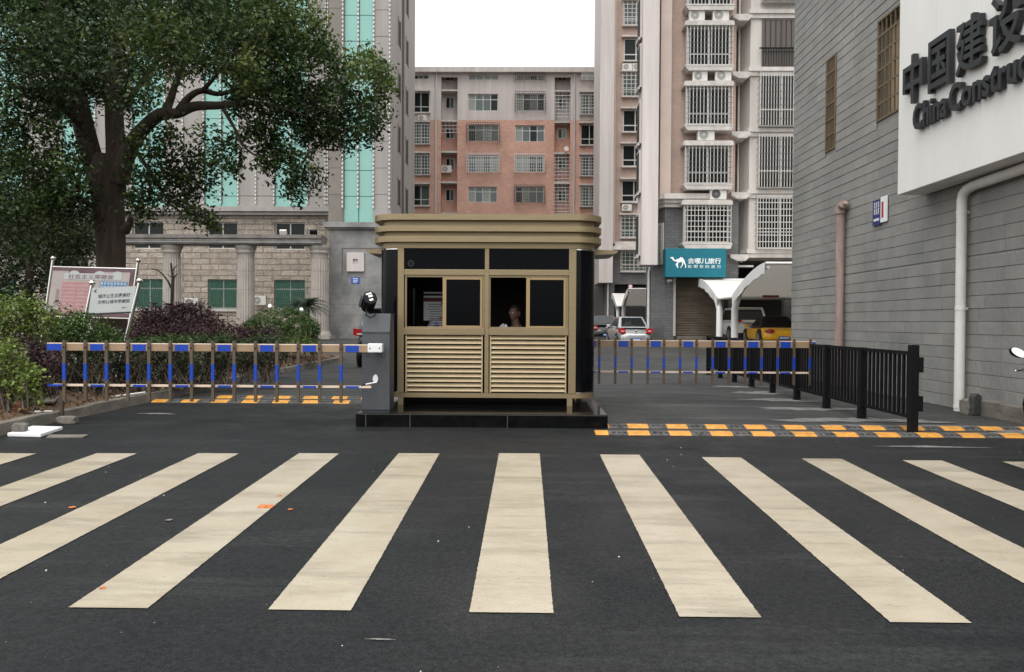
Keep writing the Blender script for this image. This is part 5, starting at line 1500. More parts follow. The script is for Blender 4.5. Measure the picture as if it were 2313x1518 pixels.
# colonnade: beam on fluted columns
YC = 49.5
cl_ = thing('colonnade', 'row of fluted stone columns under a stained beam before the office building', 'colonnade', (at(480, 700, YC).x, YC, gz(YC)))
zb1, zb2_, zb3 = at(560, 554, YC).z, at(560, 541, YC).z, at(560, 533, YC).z
xl_ = -45
mb = MB(); mb.box(xl_, xa - .01, YC - .75, YC + .6, zb1, zb2_); mb.box(xl_, xa - .012, YC - .85, YC + .7, zb2_ + .002, zb3); mb.box(xl_, xa - .011, YC - .80, YC + .62, zb2_ - .16, zb2_ - .06)
mb.build('beam', M['beam_dk'], cl_)
mb = MB(); mb.box(xl_, xa - .02, YC - .82, YC - .752, zb1 + .08, zb2_ - .18); mb.build('beam_face', M['patchy'], cl_)
for px in (54, 221, 388, 555, 722):
    cx = at(px, 640, YC).x; rr = .54; zb0 = gz(YC) - .05
    n = 20; prof = []
    mb = MB(); vs = []; fs = []
    N = n * 4
    levels = [zb0 + .55, zb1 - .75]
    for z, sc in ((levels[0], 1.0), (levels[1], .92)):
        for k in range(N):
            t = 2 * math.pi * k / N
            rad_ = rr * sc * (1 - (.075 if k % 4 in (1, 2) else 0) * (1 if k % 4 else 0))
            vs.append((cx + rad_ * math.cos(t), YC + rad_ * math.sin(t), z))
    fs = [(k, (k + 1) % N, N + (k + 1) % N, N + k) for k in range(N)]
    mb.add(vs, fs)
    col_ = mb.build('column', M['col_stone'], cl_)
    mb = MB(); mb.lathe((cx, YC, zb1 - .76), [(.50, 0), (.50, .26), (.57, .30), (.57, .36), (.545, .38), (.545, .44), (.60, .52), (.65, .60), (.65, .755)], 28); mb.build('capital', M['col_stone'], col_)
    mb = MB(); mb.lathe((cx, YC, zb0 + .24), [(.70, 0), (.70, .10), (.63, .17), (.60, .31)], 28); mb.box(cx - .8, cx + .8, YC - .8, YC + .8, zb0 - .2, zb0 + .239); mb.build('base', M['col_stone'], col_)
    if px >= 388:
        mb = MB()
        for py in (613, 655, 694):
            z = at(px, py, YC).z; mb.lathe((cx, YC, z), [(.50, 0), (.50, .02)], 24)
        mb.build('drum_joint', M['beam_dk'], col_)
# floodlights on the beam
for px, lab, m_ in ((711, 'black floodlight standing on the colonnade beam', 'black'), (643, 'pale floodlight standing on the colonnade beam', 'ac_white')):
    p = at(px, 531, YC)
    t = thing('floodlight', lab, 'floodlight', (p.x, YC, zb3))
    mb = MB(); mb.mbox(Matrix.Translation((p.x, YC - .3, zb3 + .2)) @ Matrix.Rotation(rad(30), 4, 'X'), .42, .2, .3); mb.build('housing', M[m_], t, bevel=.03)
    mb = MB(); mb.box(p.x - .04, p.x + .04, YC - .3, YC - .22, zb3, zb3 + .1); mb.build('bracket', M['black'], t)
p = at(433, 695, 56.4); aircon(p.x, 56.3, p.z, 'white unit on the stone wall between the left column and a green window', 1.15)
p = at(586, 690, 56.4); aircon(p.x, 56.3, p.z, 'white unit on the stone wall just right of the middle column', 1.15)
# ------------------------------------------------------------------ foliage kit
M['bark'] = mat('bark', (0.020, 0.0155, 0.012), 0.95, var=.45, vscale=6, bump=1.0, bscale=14, stretch=(3, 3, .45), col2=(0.068, 0.047, 0.033))
M['stem'] = mat('shrub_stem', (0.085, 0.066, 0.05), 0.9, var=.3, vscale=9)
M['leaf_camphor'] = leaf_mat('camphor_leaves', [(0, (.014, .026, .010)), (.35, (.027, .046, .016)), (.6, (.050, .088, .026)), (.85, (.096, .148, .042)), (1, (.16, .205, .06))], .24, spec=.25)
M['leaf_dark'] = leaf_mat('dark_tree_leaves', [(0, (.016, .030, .013)), (.6, (.040, .064, .025)), (1, (.085, .12, .04))], .25)
M['leaf_green'] = leaf_mat('hedge_leaves', [(0, (.022, .045, .012)), (.5, (.06, .115, .028)), (1, (.14, .21, .055))], .25)
M['leaf_lime'] = leaf_mat('lime_leaves', [(0, (.035, .06, .014)), (.5, (.12, .18, .035)), (1, (.30, .37, .09))], .3)
M['leaf_purple'] = leaf_mat('purple_leaves', [(0, (.024, .012, .016)), (.5, (.062, .026, .034)), (1, (.14, .058, .065))], .2)
M['leaf_under'] = leaf_mat('hedge_under_leaves', [(0, (.012, .020, .009)), (.6, (.030, .048, .017)), (1, (.065, .085, .03))], .2)
M['leaf_dry'] = leaf_mat('dry_leaves', [(0, (.07, .035, .018)), (.6, (.16, .085, .04)), (1, (.26, .16, .08))], .1)
RNG = np.random.default_rng(12)

def leaf_mesh(name, P, size, m, parent=None, tint=None, width=.52, up=.35, hang=None, smooth=False):
    """one diamond-shaped, slightly folded leaf per point"""
    n = len(P)
    nrm = RNG.normal(size=(n, 3)); nrm /= np.linalg.norm(nrm, axis=1)[:, None]
    nrm[:, 2] = np.abs(nrm[:, 2]) * (1 - up) + up
    nrm /= np.linalg.norm(nrm, axis=1)[:, None]
    d = RNG.normal(size=(n, 3)); d -= nrm * np.sum(d * nrm, axis=1)[:, None]
    d /= np.linalg.norm(d, axis=1)[:, None] + 1e-9
    if hang is not None:
        d[:, 2] -= hang; d /= np.linalg.norm(d, axis=1)[:, None]
    s = np.cross(nrm, d); s /= np.linalg.norm(s, axis=1)[:, None] + 1e-9
    L = size * RNG.uniform(.7, 1.3, n)[:, None]
    fold = nrm * L * .12
    V = np.empty((n, 4, 3))
    V[:, 0] = P - d * L * .5
    V[:, 1] = P + s * L * width * .5 + fold - d * L * .05
    V[:, 2] = P + d * L * .5
    V[:, 3] = P - s * L * width * .5 + fold - d * L * .05
    o = origin_of(parent)
    V = V.reshape(-1, 3) - np.array(o)
    me = bpy.data.meshes.new(name)
    me.vertices.add(4 * n); me.vertices.foreach_set('co', V.astype(np.float32).ravel())
    me.loops.add(4 * n); me.loops.foreach_set('vertex_index', np.arange(4 * n, dtype=np.int32))
    me.polygons.add(n); me.polygons.foreach_set('loop_start', np.arange(0, 4 * n, 4, dtype=np.int32))
    try: me.polygons.foreach_set('loop_total', np.full(n, 4, dtype=np.int32))
    except Exception: pass
    at_ = me.attributes.new('tint', 'FLOAT', 'FACE')
    if tint is None: tint = RNG.random(n)
    at_.data.foreach_set('value', np.clip(tint, 0, 1).astype(np.float32))
    me.materials.append(m)
    me.update(calc_edges=True)
    ob = bpy.data.objects.new(name, me); COL.objects.link(ob)
    if parent is not None: ob.parent = parent
    return ob
def blob(c, r, twigs, per, sig, bias=.45, tint0=.4, tvar=.25, flat=False):
    """leaf points clustered on twigs inside an ellipsoid"""
    c = np.array(c, float); r = np.array(r, float)
    u = RNG.normal(size=(twigs, 3)); u /= np.linalg.norm(u, axis=1)[:, None]
    k = RNG.random(twigs) ** bias
    T = c + u * k[:, None] * r
    tt = RNG.normal(tint0, tvar, twigs)
    n = twigs * per
    P = np.repeat(T, per, axis=0) + RNG.normal(size=(n, 3)) * sig
    t = np.repeat(tt, per) + RNG.normal(0, .12, n)
    return P, t

# ------------------------------------------------------------------ the big tree
YT = 16.0
px_m = YT / F
base = at(250, 735, YT)
tree = thing('camphor_tree', 'large spreading broadleaf tree with a dark forked trunk rising behind the leaning notice boards', 'tree', (base.x, YT, gz(YT) + .3))
mb = MB()
def limb(pts, n=12):
    P_ = [at(x, y, YT + dy) for x, y, wd, dy in pts]; rs = [wd * px_m / 2 * .93 for x, y, wd, dy in pts]
    # refine
    Q, q = [], []
    for i in range(len(P_) - 1):
        for k in range(4):
            f = k / 4
            a = P_[max(i - 1, 0)]; b = P_[i]; c = P_[i + 1]; d = P_[min(i + 2, len(P_) - 1)]
            Q.append(.5 * ((2 * b) + (c - a) * f + (2 * a - 5 * b + 4 * c - d) * f * f + (3 * b - a - 3 * c + d) * f ** 3)); q.append(rs[i] + (rs[i + 1] - rs[i]) * f)
    Q.append(P_[-1]); q.append(rs[-1])
    mb.tube(Q, q, n)
limb([(249, 790, 84, 0), (250, 690, 72, 0), (251, 600, 66, 0), (249, 520, 68, 0), (243, 440, 74, 0), (240, 390, 76, 0), (242, 350, 56, 0)], 18)
limb([(230, 430, 54, .05), (212, 370, 48, .0), (190, 290, 48, -.1), (172, 210, 44, -.2), (150, 130, 38, -.3), (120, 40, 28, -.4), (100, -60, 18, -.5)])
limb([(258, 430, 54, 0), (262, 350, 46, 0), (258, 260, 42, .1), (258, 180, 40, .2), (266, 100, 34, .3), (290, 0, 24, .4), (310, -120, 14, .5)])
limb([(268, 410, 50, -.05), (290, 340, 40, -.2), (320, 295, 34, -.4), (362, 258, 28, -.6), (400, 256, 24, -.7), (440, 240, 22, -.8), (500, 238, 18, -1.0), (560, 232, 13, -1.2), (620, 240, 7, -1.2), (690, 262, 3, -1.0)])
limb([(400, 256, 20, -.7), (425, 222, 16, -.6), (455, 205, 14, -.5), (500, 212, 11, -.4), (560, 190, 9, -.2), (640, 160, 7, 0), (720, 150, 4, 0)])
limb([(372, 256, 22, -.6), (385, 225, 18, -.5), (400, 180, 14, -.3), (430, 120, 11, 0), (470, 50, 8, .2)])
limb([(455, 207, 12, -.5), (480, 180, 9, -.8), (530, 120, 8, -1.0), (600, 70, 6, -1.2)])
limb([(190, 290, 24, -.1), (150, 250, 18, -.6), (90, 215, 14, -1), (20, 190, 9, -1.4)])
limb([(172, 210, 24, -.2), (110, 150, 18, .6), (50, 110, 12, 1.2), (-40, 80, 8, 2)])
limb([(258, 260, 20, .1), (310, 200, 15, .8), (360, 130, 11, 1.5)])
limb([(500, 238, 10, -1.0), (530, 290, 7, -1.1), (560, 340, 5, -1.2), (620, 370, 4, -1.2)])
limb([(300, 330, 12, -.2), (340, 390, 8, -.3), (380, 450, 6, -.4), (440, 480, 4, -.5), (480, 505, 3, -.5)])
limb([(215, 470, 14, -.1), (160, 440, 10, -.6), (90, 430, 7, -1)])
limb([(282, 520, 26, -.2), (292, 505, 18, -.35), (296, 490, 12, -.4)], 8)
mb.build('trunk', M['bark'], tree)
clumps = [  # px, py, r_px, dY, density, tint (lit and shaded clumps put into leaf colour)
    (60, 40, 150, 0, 1, .38), (200, 20, 140, 1, 1, .36), (330, 60, 110, -1, 1, .40), (440, 40, 110, 1, 1, .42), (560, 40, 105, -1, 1, .56), (650, 70, 90, -.4, 1, .66), (705, 85, 58, .2, .9, .6),
    (700, 130, 65, -.5, 1, .42), (100, 140, 120, -1, 1, .36), (230, 130, 90, 1.5, .9, .34), (340, 110, 80, -1.8, 1, .62), (405, 100, 62, -2.0, 1, .66), (470, 150, 70, .8, .8, .38),
    (580, 150, 90, .5, 1, .40), (650, 190, 85, -.8, 1, .40), (600, 220, 80, -1.2, .9, .36), (690, 240, 75, .4, 1, .34), (640, 280, 70, -.5, .9, .34), (540, 155, 42, -2.0, 1, .68),
    (790, 180, 65, -.3, 1, .56), (830, 172, 45, -.8, 1, .66), (845, 235, 48, .3, 1, .52), (785, 250, 75, -.8, 1, .36), (820, 290, 45, 0, 1, .34), (750, 300, 55, -.4, 1, .34), (700, 315, 40, -.6, .9, .36), (868, 190, 26, 0, .9, .5), (845, 140, 22, 0, .6, .5),
    (50, 260, 80, -1.2, .65, .32), (120, 320, 60, -1.0, .65, .32), (30, 340, 60, -1.5, .7, .34), (130, 230, 65, 1.5, .9, .30), (90, 200, 70, -1.3, .8, .30), (200, 170, 55, -1.2, .8, .30), (300, 210, 45, -.9, .6, .30), (160, 260, 45, 1.0, .8, .28),
    (70, 420, 95, -1.2, .95, .40), (150, 470, 70, -.8, .9, .38), (40, 490, 75, -1.5, 1, .42), (130, 400, 60, -1.4, .9, .44), (180, 540, 50, .4, .8, .34), (90, 540, 70, .5, .9, .34),
    (350, 355, 70, -.6, .75, .34), (410, 330, 60, -.9, .6, .34), (450, 390, 58, -.5, .8, .34), (360, 420, 65, -.2, .9, .36), (420, 440, 45, -.4, .8, .36), (325, 470, 45, -.6, .55, .36), (480, 330, 45, -1, .5, .36),
    (600, 325, 55, -.9, .6, .36), (650, 365, 45, -1.1, .85, .38), (690, 400, 40, -1.0, .8, .38), (665, 425, 28, -1, .7, .38), (605, 380, 28, -1.2, .45, .38), (545, 330, 40, -1, .4, .36), (520, 380, 26, -1, .3, .36),
    (440, 490, 26, -.5, .45, .4), (475, 505, 14, -.5, .4, .4), (320, 250, 45, .6, .35, .34), (290, 170, 45, 1, .6, .34), (510, 60, 60, 1.5, .7, .42), (545, 250, 40, -.2, .45, .36), (300, 460, 30, .4, .6, .36), (240, 220, 40, 1.5, .35, .33), (130, 600, 50, 1.2, .8, .32),
]
PP, TT = [], []
for (px, py, r, dY, den, ti) in clumps:
    c = at(px, py, YT + dY); rm = r * px_m
    tw = int(17 * den * (rm / .5) ** 2) + 3
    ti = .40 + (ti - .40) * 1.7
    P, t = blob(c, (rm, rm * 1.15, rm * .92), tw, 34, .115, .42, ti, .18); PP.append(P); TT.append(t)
    # lighter twig tips over each clump: light on its top put into leaf colour
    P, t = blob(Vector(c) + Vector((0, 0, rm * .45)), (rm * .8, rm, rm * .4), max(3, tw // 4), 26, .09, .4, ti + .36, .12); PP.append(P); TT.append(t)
for (px, py, r, dY) in [(100, -160, 200, 0), (300, -180, 200, 2), (500, -150, 170, -1), (640, -90, 120, 0), (-120, -20, 190, 1), (-120, 220, 140, 1), (-100, 420, 110, -.5), (200, -330, 190, 1), (400, -320, 180, -1), (-40, -260, 160, -1), (250, 0, 190, 3.4), (480, 60, 140, 3), (120, 150, 150, 3.5), (620, 100, 110, 2.5), (250, 30, 170, -3.2), (480, -20, 140, -3)]:
    c = at(px, py, YT + dY); rm = r * px_m
    P, t = blob(c, (rm, rm, rm), int(26 * (rm / .5) ** 2 * .62), 20, .16, .42, .4, .18); PP.append(P); TT.append(t)
P = np.concatenate(PP); T = np.concatenate(TT)
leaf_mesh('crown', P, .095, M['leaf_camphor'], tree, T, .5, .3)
print('crown leaves', len(P))

# darker trees behind it, at the left edge
for (nm, lab, bx_, by_, Y, wpx, cl, ti, lm) in (
    ('evergreen_tree', 'dark dense tree at the left edge behind the lime hedge', 62, 700, 22.0, 16, [(40, 600, 95, 0), (120, 610, 70, 1), (10, 520, 90, 1), (90, 480, 90, 1.5), (160, 560, 60, .5), (-60, 560, 100, 0), (150, 650, 40, 1), (20, 660, 60, 0), (60, 400, 90, 1)], .3, 'leaf_dark'),
    ('evergreen_tree', 'slender dark tree behind the left post of the large notice board', 150, 690, 25.0, 12, [(165, 600, 50, 0), (200, 520, 55, 0), (170, 460, 60, 0), (215, 640, 35, 1), (120, 540, 50, 0)], .28, 'leaf_dark')):
    b = at(bx_, by_, Y)
    t = thing(nm, lab, 'tree', (b.x, Y, gz(Y) + .2), 'dark trees behind the hedge')
    mb = MB(); mb.tube([(b.x, Y, gz(Y)), (b.x + .05, Y, b.z + 1), at(bx_ + 5, 560, Y), at(bx_ + 12, 440, Y)], [wpx * Y / F / 2 * k for k in (1.2, 1, .8, .4)], 8)
    for k in range(5):
        c = cl[k % len(cl)]; mb.tube([at(bx_ + 4, 600 - 25 * k, Y), (at(bx_ + 4, 600 - 25 * k, Y) + at(c[0], c[1], Y + c[3])) / 2 + Vector((0, 0, .1)), at(c[0], c[1], Y + c[3])], [.07, .05, .02], 6)
    mb.build('trunk', M['bark'], t)
    PP, TT = [], []
    for (px, py, r, dY) in cl:
        rm = r * Y / F; P, tt = blob(at(px, py, Y + dY), (rm, rm, rm), int(30 * (rm / .5) ** 2 * .7), 18, .14, .42, ti, .2); PP.append(P); TT.append(tt)
    leaf_mesh('crown', np.concatenate(PP), .12, M[lm], t, np.concatenate(TT), .5, .3)

# ------------------------------------------------------------------ shrubs and hedges in the bed
def zs(y, x=-6.5): return .12 + gz(y) + min(.35, .07 * (BX - x))
def shrub(name, label, cat, Y, blobs, lm, size, den=1.0, stems=None, group=None, ti=.5, under=None, sig=.055, up=.45, bias=.28):
    """blobs: px,py,rx,ry,dY,(depth radius m)"""
    bxs = [at(b[0], b[1], Y).x for b in blobs]
    cx = sum(bxs) / len(bxs)
    t = thing(name, label, cat, (cx, Y, zs(Y)), group)
    PP, TT = [], []
    for b in blobs:
        rx, rz = b[2] * Y / F, b[3] * Y / F
        ry = b[5] if len(b) > 5 else rx * .8
        area = (rx * rz + rx * ry + ry * rz) / 3
        P, tt = blob(at(b[0], b[1], Y + b[4]), (rx, ry, rz), int(area * 420 * den / (size / .06) ** 1.5) + 6, 16, sig, bias, ti, .22)
        PP.append(P); TT.append(tt)
    P = np.concatenate(PP); T = np.concatenate(TT)
    ok = P[:, 2] > zs(Y) - .02
    leaf_mesh('foliage', P[ok], size, M[lm], t, T[ok], .55, up)
    mb = MB(); rnd = random.Random(int(Y * 100) + len(blobs))
    ns = stems or 7
    for b in blobs:
        for k in range(ns):
            sx = at(b[0] + rnd.uniform(-.5, .5) * b[2], b[1], Y + b[4] + rnd.uniform(-.25, .1))
            tp = at(b[0] + rnd.uniform(-.85, .85) * b[2], b[1] - rnd.uniform(-.2, .5) * b[3], Y + b[4] + rnd.uniform(-.2, .2))
            g = Vector((sx.x, sx.y, zs(sx.y) - .03)); mid = (g + tp) / 2 + Vector((rnd.uniform(-.1, .1), 0, rnd.uniform(-.05, .1)))
            mb.tube([g, mid, tp], [.013, .010, .004], 5)
            q = mid + Vector((rnd.uniform(-.25, .25), rnd.uniform(-.1, .1), rnd.uniform(.12, .35))); mb.tube([mid, (mid + q) / 2 + Vector((rnd.uniform(-.04, .04), 0, 0)), q], [.008, .006, .003], 5)
    mb.build('stem', M['stem'], t)
    return t
shrub('shrub', 'bright lime-green shrub nearest the left kerb, lowest in the bed', 'shrub', 10.15, [(22, 850, 52, 40, 0), (62, 862, 34, 34, 0), (-30, 830, 60, 60, 0), (66, 895, 26, 18, 0), (20, 800, 36, 26, .1)], 'leaf_lime', .06, 1.25, 7, ti=.62)
shrub('shrub', 'tall lime-green shrub at the left edge above the purple one', 'shrub', 11.3, [(25, 705, 62, 42, 0), (90, 725, 48, 40, .1), (-20, 740, 70, 60, 0), (50, 760, 45, 30, .1)], 'leaf_lime', .058, 1.2, 5, ti=.46)
shrub('shrub', 'dull purple shrub squeezed between the two lime-green ones', 'shrub', 10.8, [(40, 800, 60, 34, 0), (100, 815, 50, 34, .1), (-20, 800, 40, 36, 0), (110, 860, 36, 40, .2), (60, 850, 40, 40, .3)], 'leaf_purple', .045, 1.2, 6, ti=.34)
shrub('hedge', 'mid-green clipped hedge in front of the leaning notice boards', 'hedge', 12.4, [(130, 735, 60, 36, 0), (190, 742, 55, 34, 0), (235, 768, 46, 26, .1), (110, 770, 50, 40, .1), (170, 775, 60, 30, .1)], 'leaf_green', .052, 1.25, 5, ti=.50)
und = [((165, 822, 50, 55), (215, 835, 40, 48), (160, 870, 40, 30)), ((270, 828, 48, 52), (315, 820, 42, 50)), ((370, 815, 48, 52), (415, 822, 40, 46)), ((460, 815, 44, 50), (500, 808, 36, 44)), ((560, 806, 40, 40), (610, 800, 44, 36))]
ulab = ['dark leggy bush behind the tip of the left boom', 'dark bush with pale bare stems below the leaning sign posts', 'dark bush with a fan of bare stems behind the middle of the left boom', 'dark bush right of the fan-stemmed bush behind the left boom', 'dark low bush farthest along the kerb behind the left boom']
for i, bl in enumerate(und):
    shrub('bush', ulab[i], 'bush', 12.2 + .75 * i, [(*b, 0) for b in bl], 'leaf_under', .055, .85, 16, group='dark bushes behind the left boom', ti=.42, bias=.4)
    shrub('hedge', ['short green hedge top over the boom tip, left end of the row', 'green hedge top right of the leaning sign posts', 'green hedge top over the fan-stemmed bush', 'green hedge top under the purple hedge', 'green hedge top at the right end of the row, under the purple hedge'][i], 'hedge', 12.9 + .75 * i,
          [(b[0] - 0, 776 + (8 if i < 2 else 0), b[2] * 1.05, 16, 0, .35) for b in bl[:2]], 'leaf_green', .05, 1.3, 3, group='green hedge tops behind the left boom', ti=.34)
shrub('purple_hedge', 'tall rounded purple-leaved hedge mound before the left columns', 'hedge', 20.0, [(365, 722, 62, 34, 0), (430, 716, 55, 36, .3), (330, 735, 50, 30, 0), (475, 740, 42, 26, .2), (400, 750, 90, 24, -.3)], 'leaf_purple', .07, 1.3, 5, ti=.46, sig=.07)
shrub('purple_hedge', 'low long purple hedge in front of the round green topiary', 'hedge', 18.5, [(340, 763, 60, 20, 0), (440, 763, 60, 22, 0), (530, 756, 55, 22, 0), (600, 762, 42, 24, .1), (560, 775, 60, 20, -.2)], 'leaf_purple', .065, 1.4, 5, ti=.52, sig=.07)
shrub('topiary', 'big round clipped green topiary bush beside the stone pier', 'shrub', 24.0, [(638, 746, 86, 50, 0), (600, 752, 60, 38, 0), (676, 754, 46, 36, 0)], 'leaf_green', .06, 1.5, 3, ti=.55, sig=.035, bias=.10)
shrub('shrub', 'low yellow-green shrub at the foot of the round topiary', 'shrub', 22.0, [(670, 778, 40, 18, 0), (705, 785, 30, 16, 0), (640, 782, 36, 16, 0)], 'leaf_lime', .06, 1.2, 4, ti=.42)
# sago palms
def sago(px, py, Y, r, n, label, seed):
    c = at(px, py, Y)
    t = thing('sago_palm', label, 'palm', (c.x, Y, gz(Y) + .2))
    rnd = random.Random(seed)
    mb = MB(); mb.lathe((c.x, Y, gz(Y)), [(.22, 0), (.26, .3), (.24, max(.4, c.z - gz(Y) - .1)), (.1, max(.5, c.z - gz(Y)))], 10); mb.build('trunk', M['bark'], t)
    PP = []
    mbf = MB()
    for k in range(n):
        a = 2 * math.pi * k / n + rnd.uniform(-.2, .2); e = rnd.uniform(.1, .95); L = r * rnd.uniform(.85, 1.15)
        pts = []
        for i in range(9):
            f = i / 8; h = math.sin(e) * L * f - .55 * L * f * f * math.cos(e) * 1.1; d_ = math.cos(e) * L * f + .15 * L * f
            pts.append(Vector((c.x + math.cos(a) * d_, Y + math.sin(a) * d_, c.z + h)))
        mbf.tube(pts, [.018 * (1 - .8 * i / 8) for i in range(9)], 4)
        side = Vector((-math.sin(a), math.cos(a), 0))
        for i in range(1, 9):
            for q in range(3):
                p = pts[i - 1].lerp(pts[i], (q + 1) / 3); w_ = .24 * r * math.sin(math.pi * min(.97, .12 + (i - 1 + q / 3) / 9)) + .04
                dr = (pts[i] - pts[i - 1]).normalized()
                for s in (-1, 1):
                    e_ = p + side * s * w_ + dr * w_ * .6 + Vector((0, 0, -.02))
                    mbf.add([p - dr * .015, p + dr * .02, e_], [(0, 1, 2)])
    mbf.build('fronds', mat('sago_leaf', (.022, .040, .018), .5, var=.3, vscale=6), t)
sago(690, 693, 46.0, 1.35, 60, 'dark sago palm in front of the right green-curtained window', 3)
sago(396, 700, 26.0, .55, 26, 'small sago palm at the foot of the bare pruned tree', 5)
# bare pruned tree
YN = 27.0
b = at(390, 700, YN)
t = thing('pruned_tree', 'bare pruned tree with a few stub branches before the left column', 'tree', (b.x, YN, gz(YN) + .2))
mb = MB()
def br(pts):
    mb.tube([at(x, y, YN) for x, y, r_ in pts], [r_ * YN / F / 2 for x, y, r_ in pts], 8)
br([(389, 760, 9), (388, 700, 8), (389, 660, 8), (391, 628, 7), (388, 610, 5.5), (386, 594, 4.5)])
br([(389, 655, 6), (380, 636, 4.5), (368, 620, 3.6), (356, 610, 3), (342, 607, 2)]); br([(391, 632, 4.5), (397, 622, 3), (402, 618, 2)]); br([(390, 612, 3.5), (395, 604, 2.4), (401, 599, 1.6)]); br([(389, 628, 3), (383, 623, 2.2), (378, 620, 1.6)])
mb.build('trunk', M['bark'], t)
# fallen leaves and dry litter on the soil
n = 2600
x = -5.95 - RNG.random(n) ** 1.6 * 3.5; y = RNG.uniform(8.2, 26.5, n)
z = np.array([.13 + gz(b) + min(.35, .07 * (BX - a)) for a, b in zip(x, y)]) + RNG.uniform(0, .05, n)
o = leaf_mesh('leaf_litter', np.stack([x, y, z], 1), .075, M['leaf_dry'], None, None, .5, .75)
tag(o, 'dry brown fallen leaves lying on the soil of the planting bed', 'leaf litter', kind='stuff')

# ------------------------------------------------------------------ leaning notice boards
M['board_pink'] = mat('faded_board', (0.36, 0.30, 0.285), .5, var=.16, vscale=2.5, col2=(0.44, 0.40, 0.375))
M['board_dark'] = mat('faded_board_dark', (0.13, 0.075, 0.085), .5, var=.3, vscale=3)
M['pink'] = mat('faded_pink', (0.42, 0.215, 0.225), .55, var=.1, vscale=4)
M['pink_line'] = mat('faded_pink_line', (0.52, 0.36, 0.355), .55)
M['sky_blue'] = mat('faded_blue', (0.035, 0.20, 0.42), .5, var=.15, vscale=6)
M['board_white'] = mat('pale_board', (0.47, 0.50, 0.49), .45, var=.07, vscale=2)
M['faded_ink'] = mat('faded_red_ink', (0.20, 0.115, 0.12), .6)
def leaning_board(name, label, Y, base_px, ang, pL, pR, ptop, pbot, H, W, z0off, fill):
    """built upright in a local frame (x right, z up), then leaned by ANG about Y"""
    pass
def frame4(px, py, Y, ang):
    o = at(px, py, Y)
    return Matrix.Translation(o) @ Matrix.Rotation(rad(ang), 4, 'Y')
def lb(mb, F4, x0, x1, y0, y1, z0, z1, m=0):
    v = [F4 @ Vector((x, y, z)) for z in (z0, z1) for x, y in ((x0, y0), (x1, y0), (x1, y1), (x0, y1))]
    mb.add(v, [(0, 3, 2, 1), (4, 5, 6, 7), (0, 1, 5, 4), (1, 2, 6, 5), (2, 3, 7, 6), (3, 0, 4, 7)], m)
# big board: lower left corner (106,712), upper left (120,603), upper right (305,606), lower right (291,716)
Y1 = 14.6; s1 = Y1 / F
F4 = frame4(105.5, 712, Y1, 1.2) @ Matrix(((1, 0, math.tan(rad(7.0)), 0), (0, 1, 0, 0), (0, 0, 1, 0), (0, 0, 0, 1)))
Wb = 186 * s1; Hb = 110 * s1
nb = thing('notice_board', 'large faded pink and grey notice board leaning to the right between steel posts', 'notice board', (at(200, 712, Y1).x, Y1, zs(Y1)))
mb = MB(); lb(mb, F4, 0, Wb, -.0, .05, 0, Hb); bd = mb.build('panel', M['board_pink'], nb)
mb = MB(); lb(mb, F4, 0, Wb, -.003, -.001, Hb * .93, Hb); lb(mb, F4, Wb * .2, Wb * .62, -.003, -.001, Hb * .89, Hb * .93); lb(mb, F4, 0, Wb, -.003, -.001, 0, Hb * .07); lb(mb, F4, Wb * .955, Wb, -.003, -.001, Hb * .5, Hb * .93); mb.build('dark_border', M['board_dark'], bd)
mb = MB(); lb(mb, F4, Wb * .15, Wb * .86, -.004, -.0015, Hb * .755, Hb * .885)
for k, cx in enumerate((.27, .58, .80)):
    pts = [F4 @ Vector((Wb * (cx + .06 * math.cos(t)), -.004, Hb * .885 + Hb * .055 * math.sin(t))) for t in [math.pi * i / 12 for i in range(13)]]
    mb.add(pts, [tuple(range(13))])
mb.build('title_band', M['board_white'], bd)
mb = MB(); text_mb(mb, '社会主义荣辱观', .2, F4 @ face_front(0, -.0055, 0), extrude=.001, bold=.002, fit=(Wb * .20, Wb * .76, Hb * .77, Hb * .865)); mb.build('title_lettering', M['faded_ink'], bd)
mb = MB(); lb(mb, F4, Wb * .14, Wb * .475, -.004, -.0015, Hb * .05, Hb * .70); mb.build('pink_field', M['pink'], bd)
mb = MB(); rnd = random.Random(3)
for k in range(8):
    z = Hb * (.645 - .078 * k); x = Wb * .155
    for q in range(14):
        w_ = Wb * .016; 
        if q != 7: lb(mb, F4, x, x + w_, -.006, -.0045, z - Hb * .022, z + Hb * rnd.uniform(-.006, .012))
        x += Wb * .0225
    lb(mb, F4, Wb * .14, Wb * .475, -.006, -.0045, z - Hb * .042, z - Hb * .036)
mb.build('small_print', M['pink_line'], bd)
mb = MB(); lb(mb, F4, Wb * .075, Wb * .115, -.004, -.0015, Hb * .22, Hb * .55); mb.build('side_column', mat('faded_side', (.30, .215, .205), .6), bd)
mb = MB(); lb(mb, F4, Wb * .60, Wb * .94, -.004, -.0015, Hb * .655, Hb * .725); lb(mb, F4, Wb * .60, Wb * .94, -.004, -.0015, Hb * .575, Hb * .64); bl_ = mb.build('blue_heading', M['sky_blue'], bd)
mb = MB()
for r in range(2):
    for q in range(8):
        x = Wb * (.61 + .041 * q); z = Hb * (.668 - .08 * r)
        for j in range(3): lb(mb, F4, x, x + Wb * .028, -.006, -.0045, z + j * Hb * .016, z + j * Hb * .016 + Hb * .008)
        lb(mb, F4, x + Wb * .011, x + Wb * .017, -.006, -.0045, z, z + Hb * .042)
mb.build('small_characters', M['text_white'], bl_)
mb = MB()
for zz in (-.02, Hb + .005): mb.tube([F4 @ Vector((-.02, .02, zz)), F4 @ Vector((Wb + .02, .02, zz))], .018, 8)
mb.build('rail', M['steel'], nb)
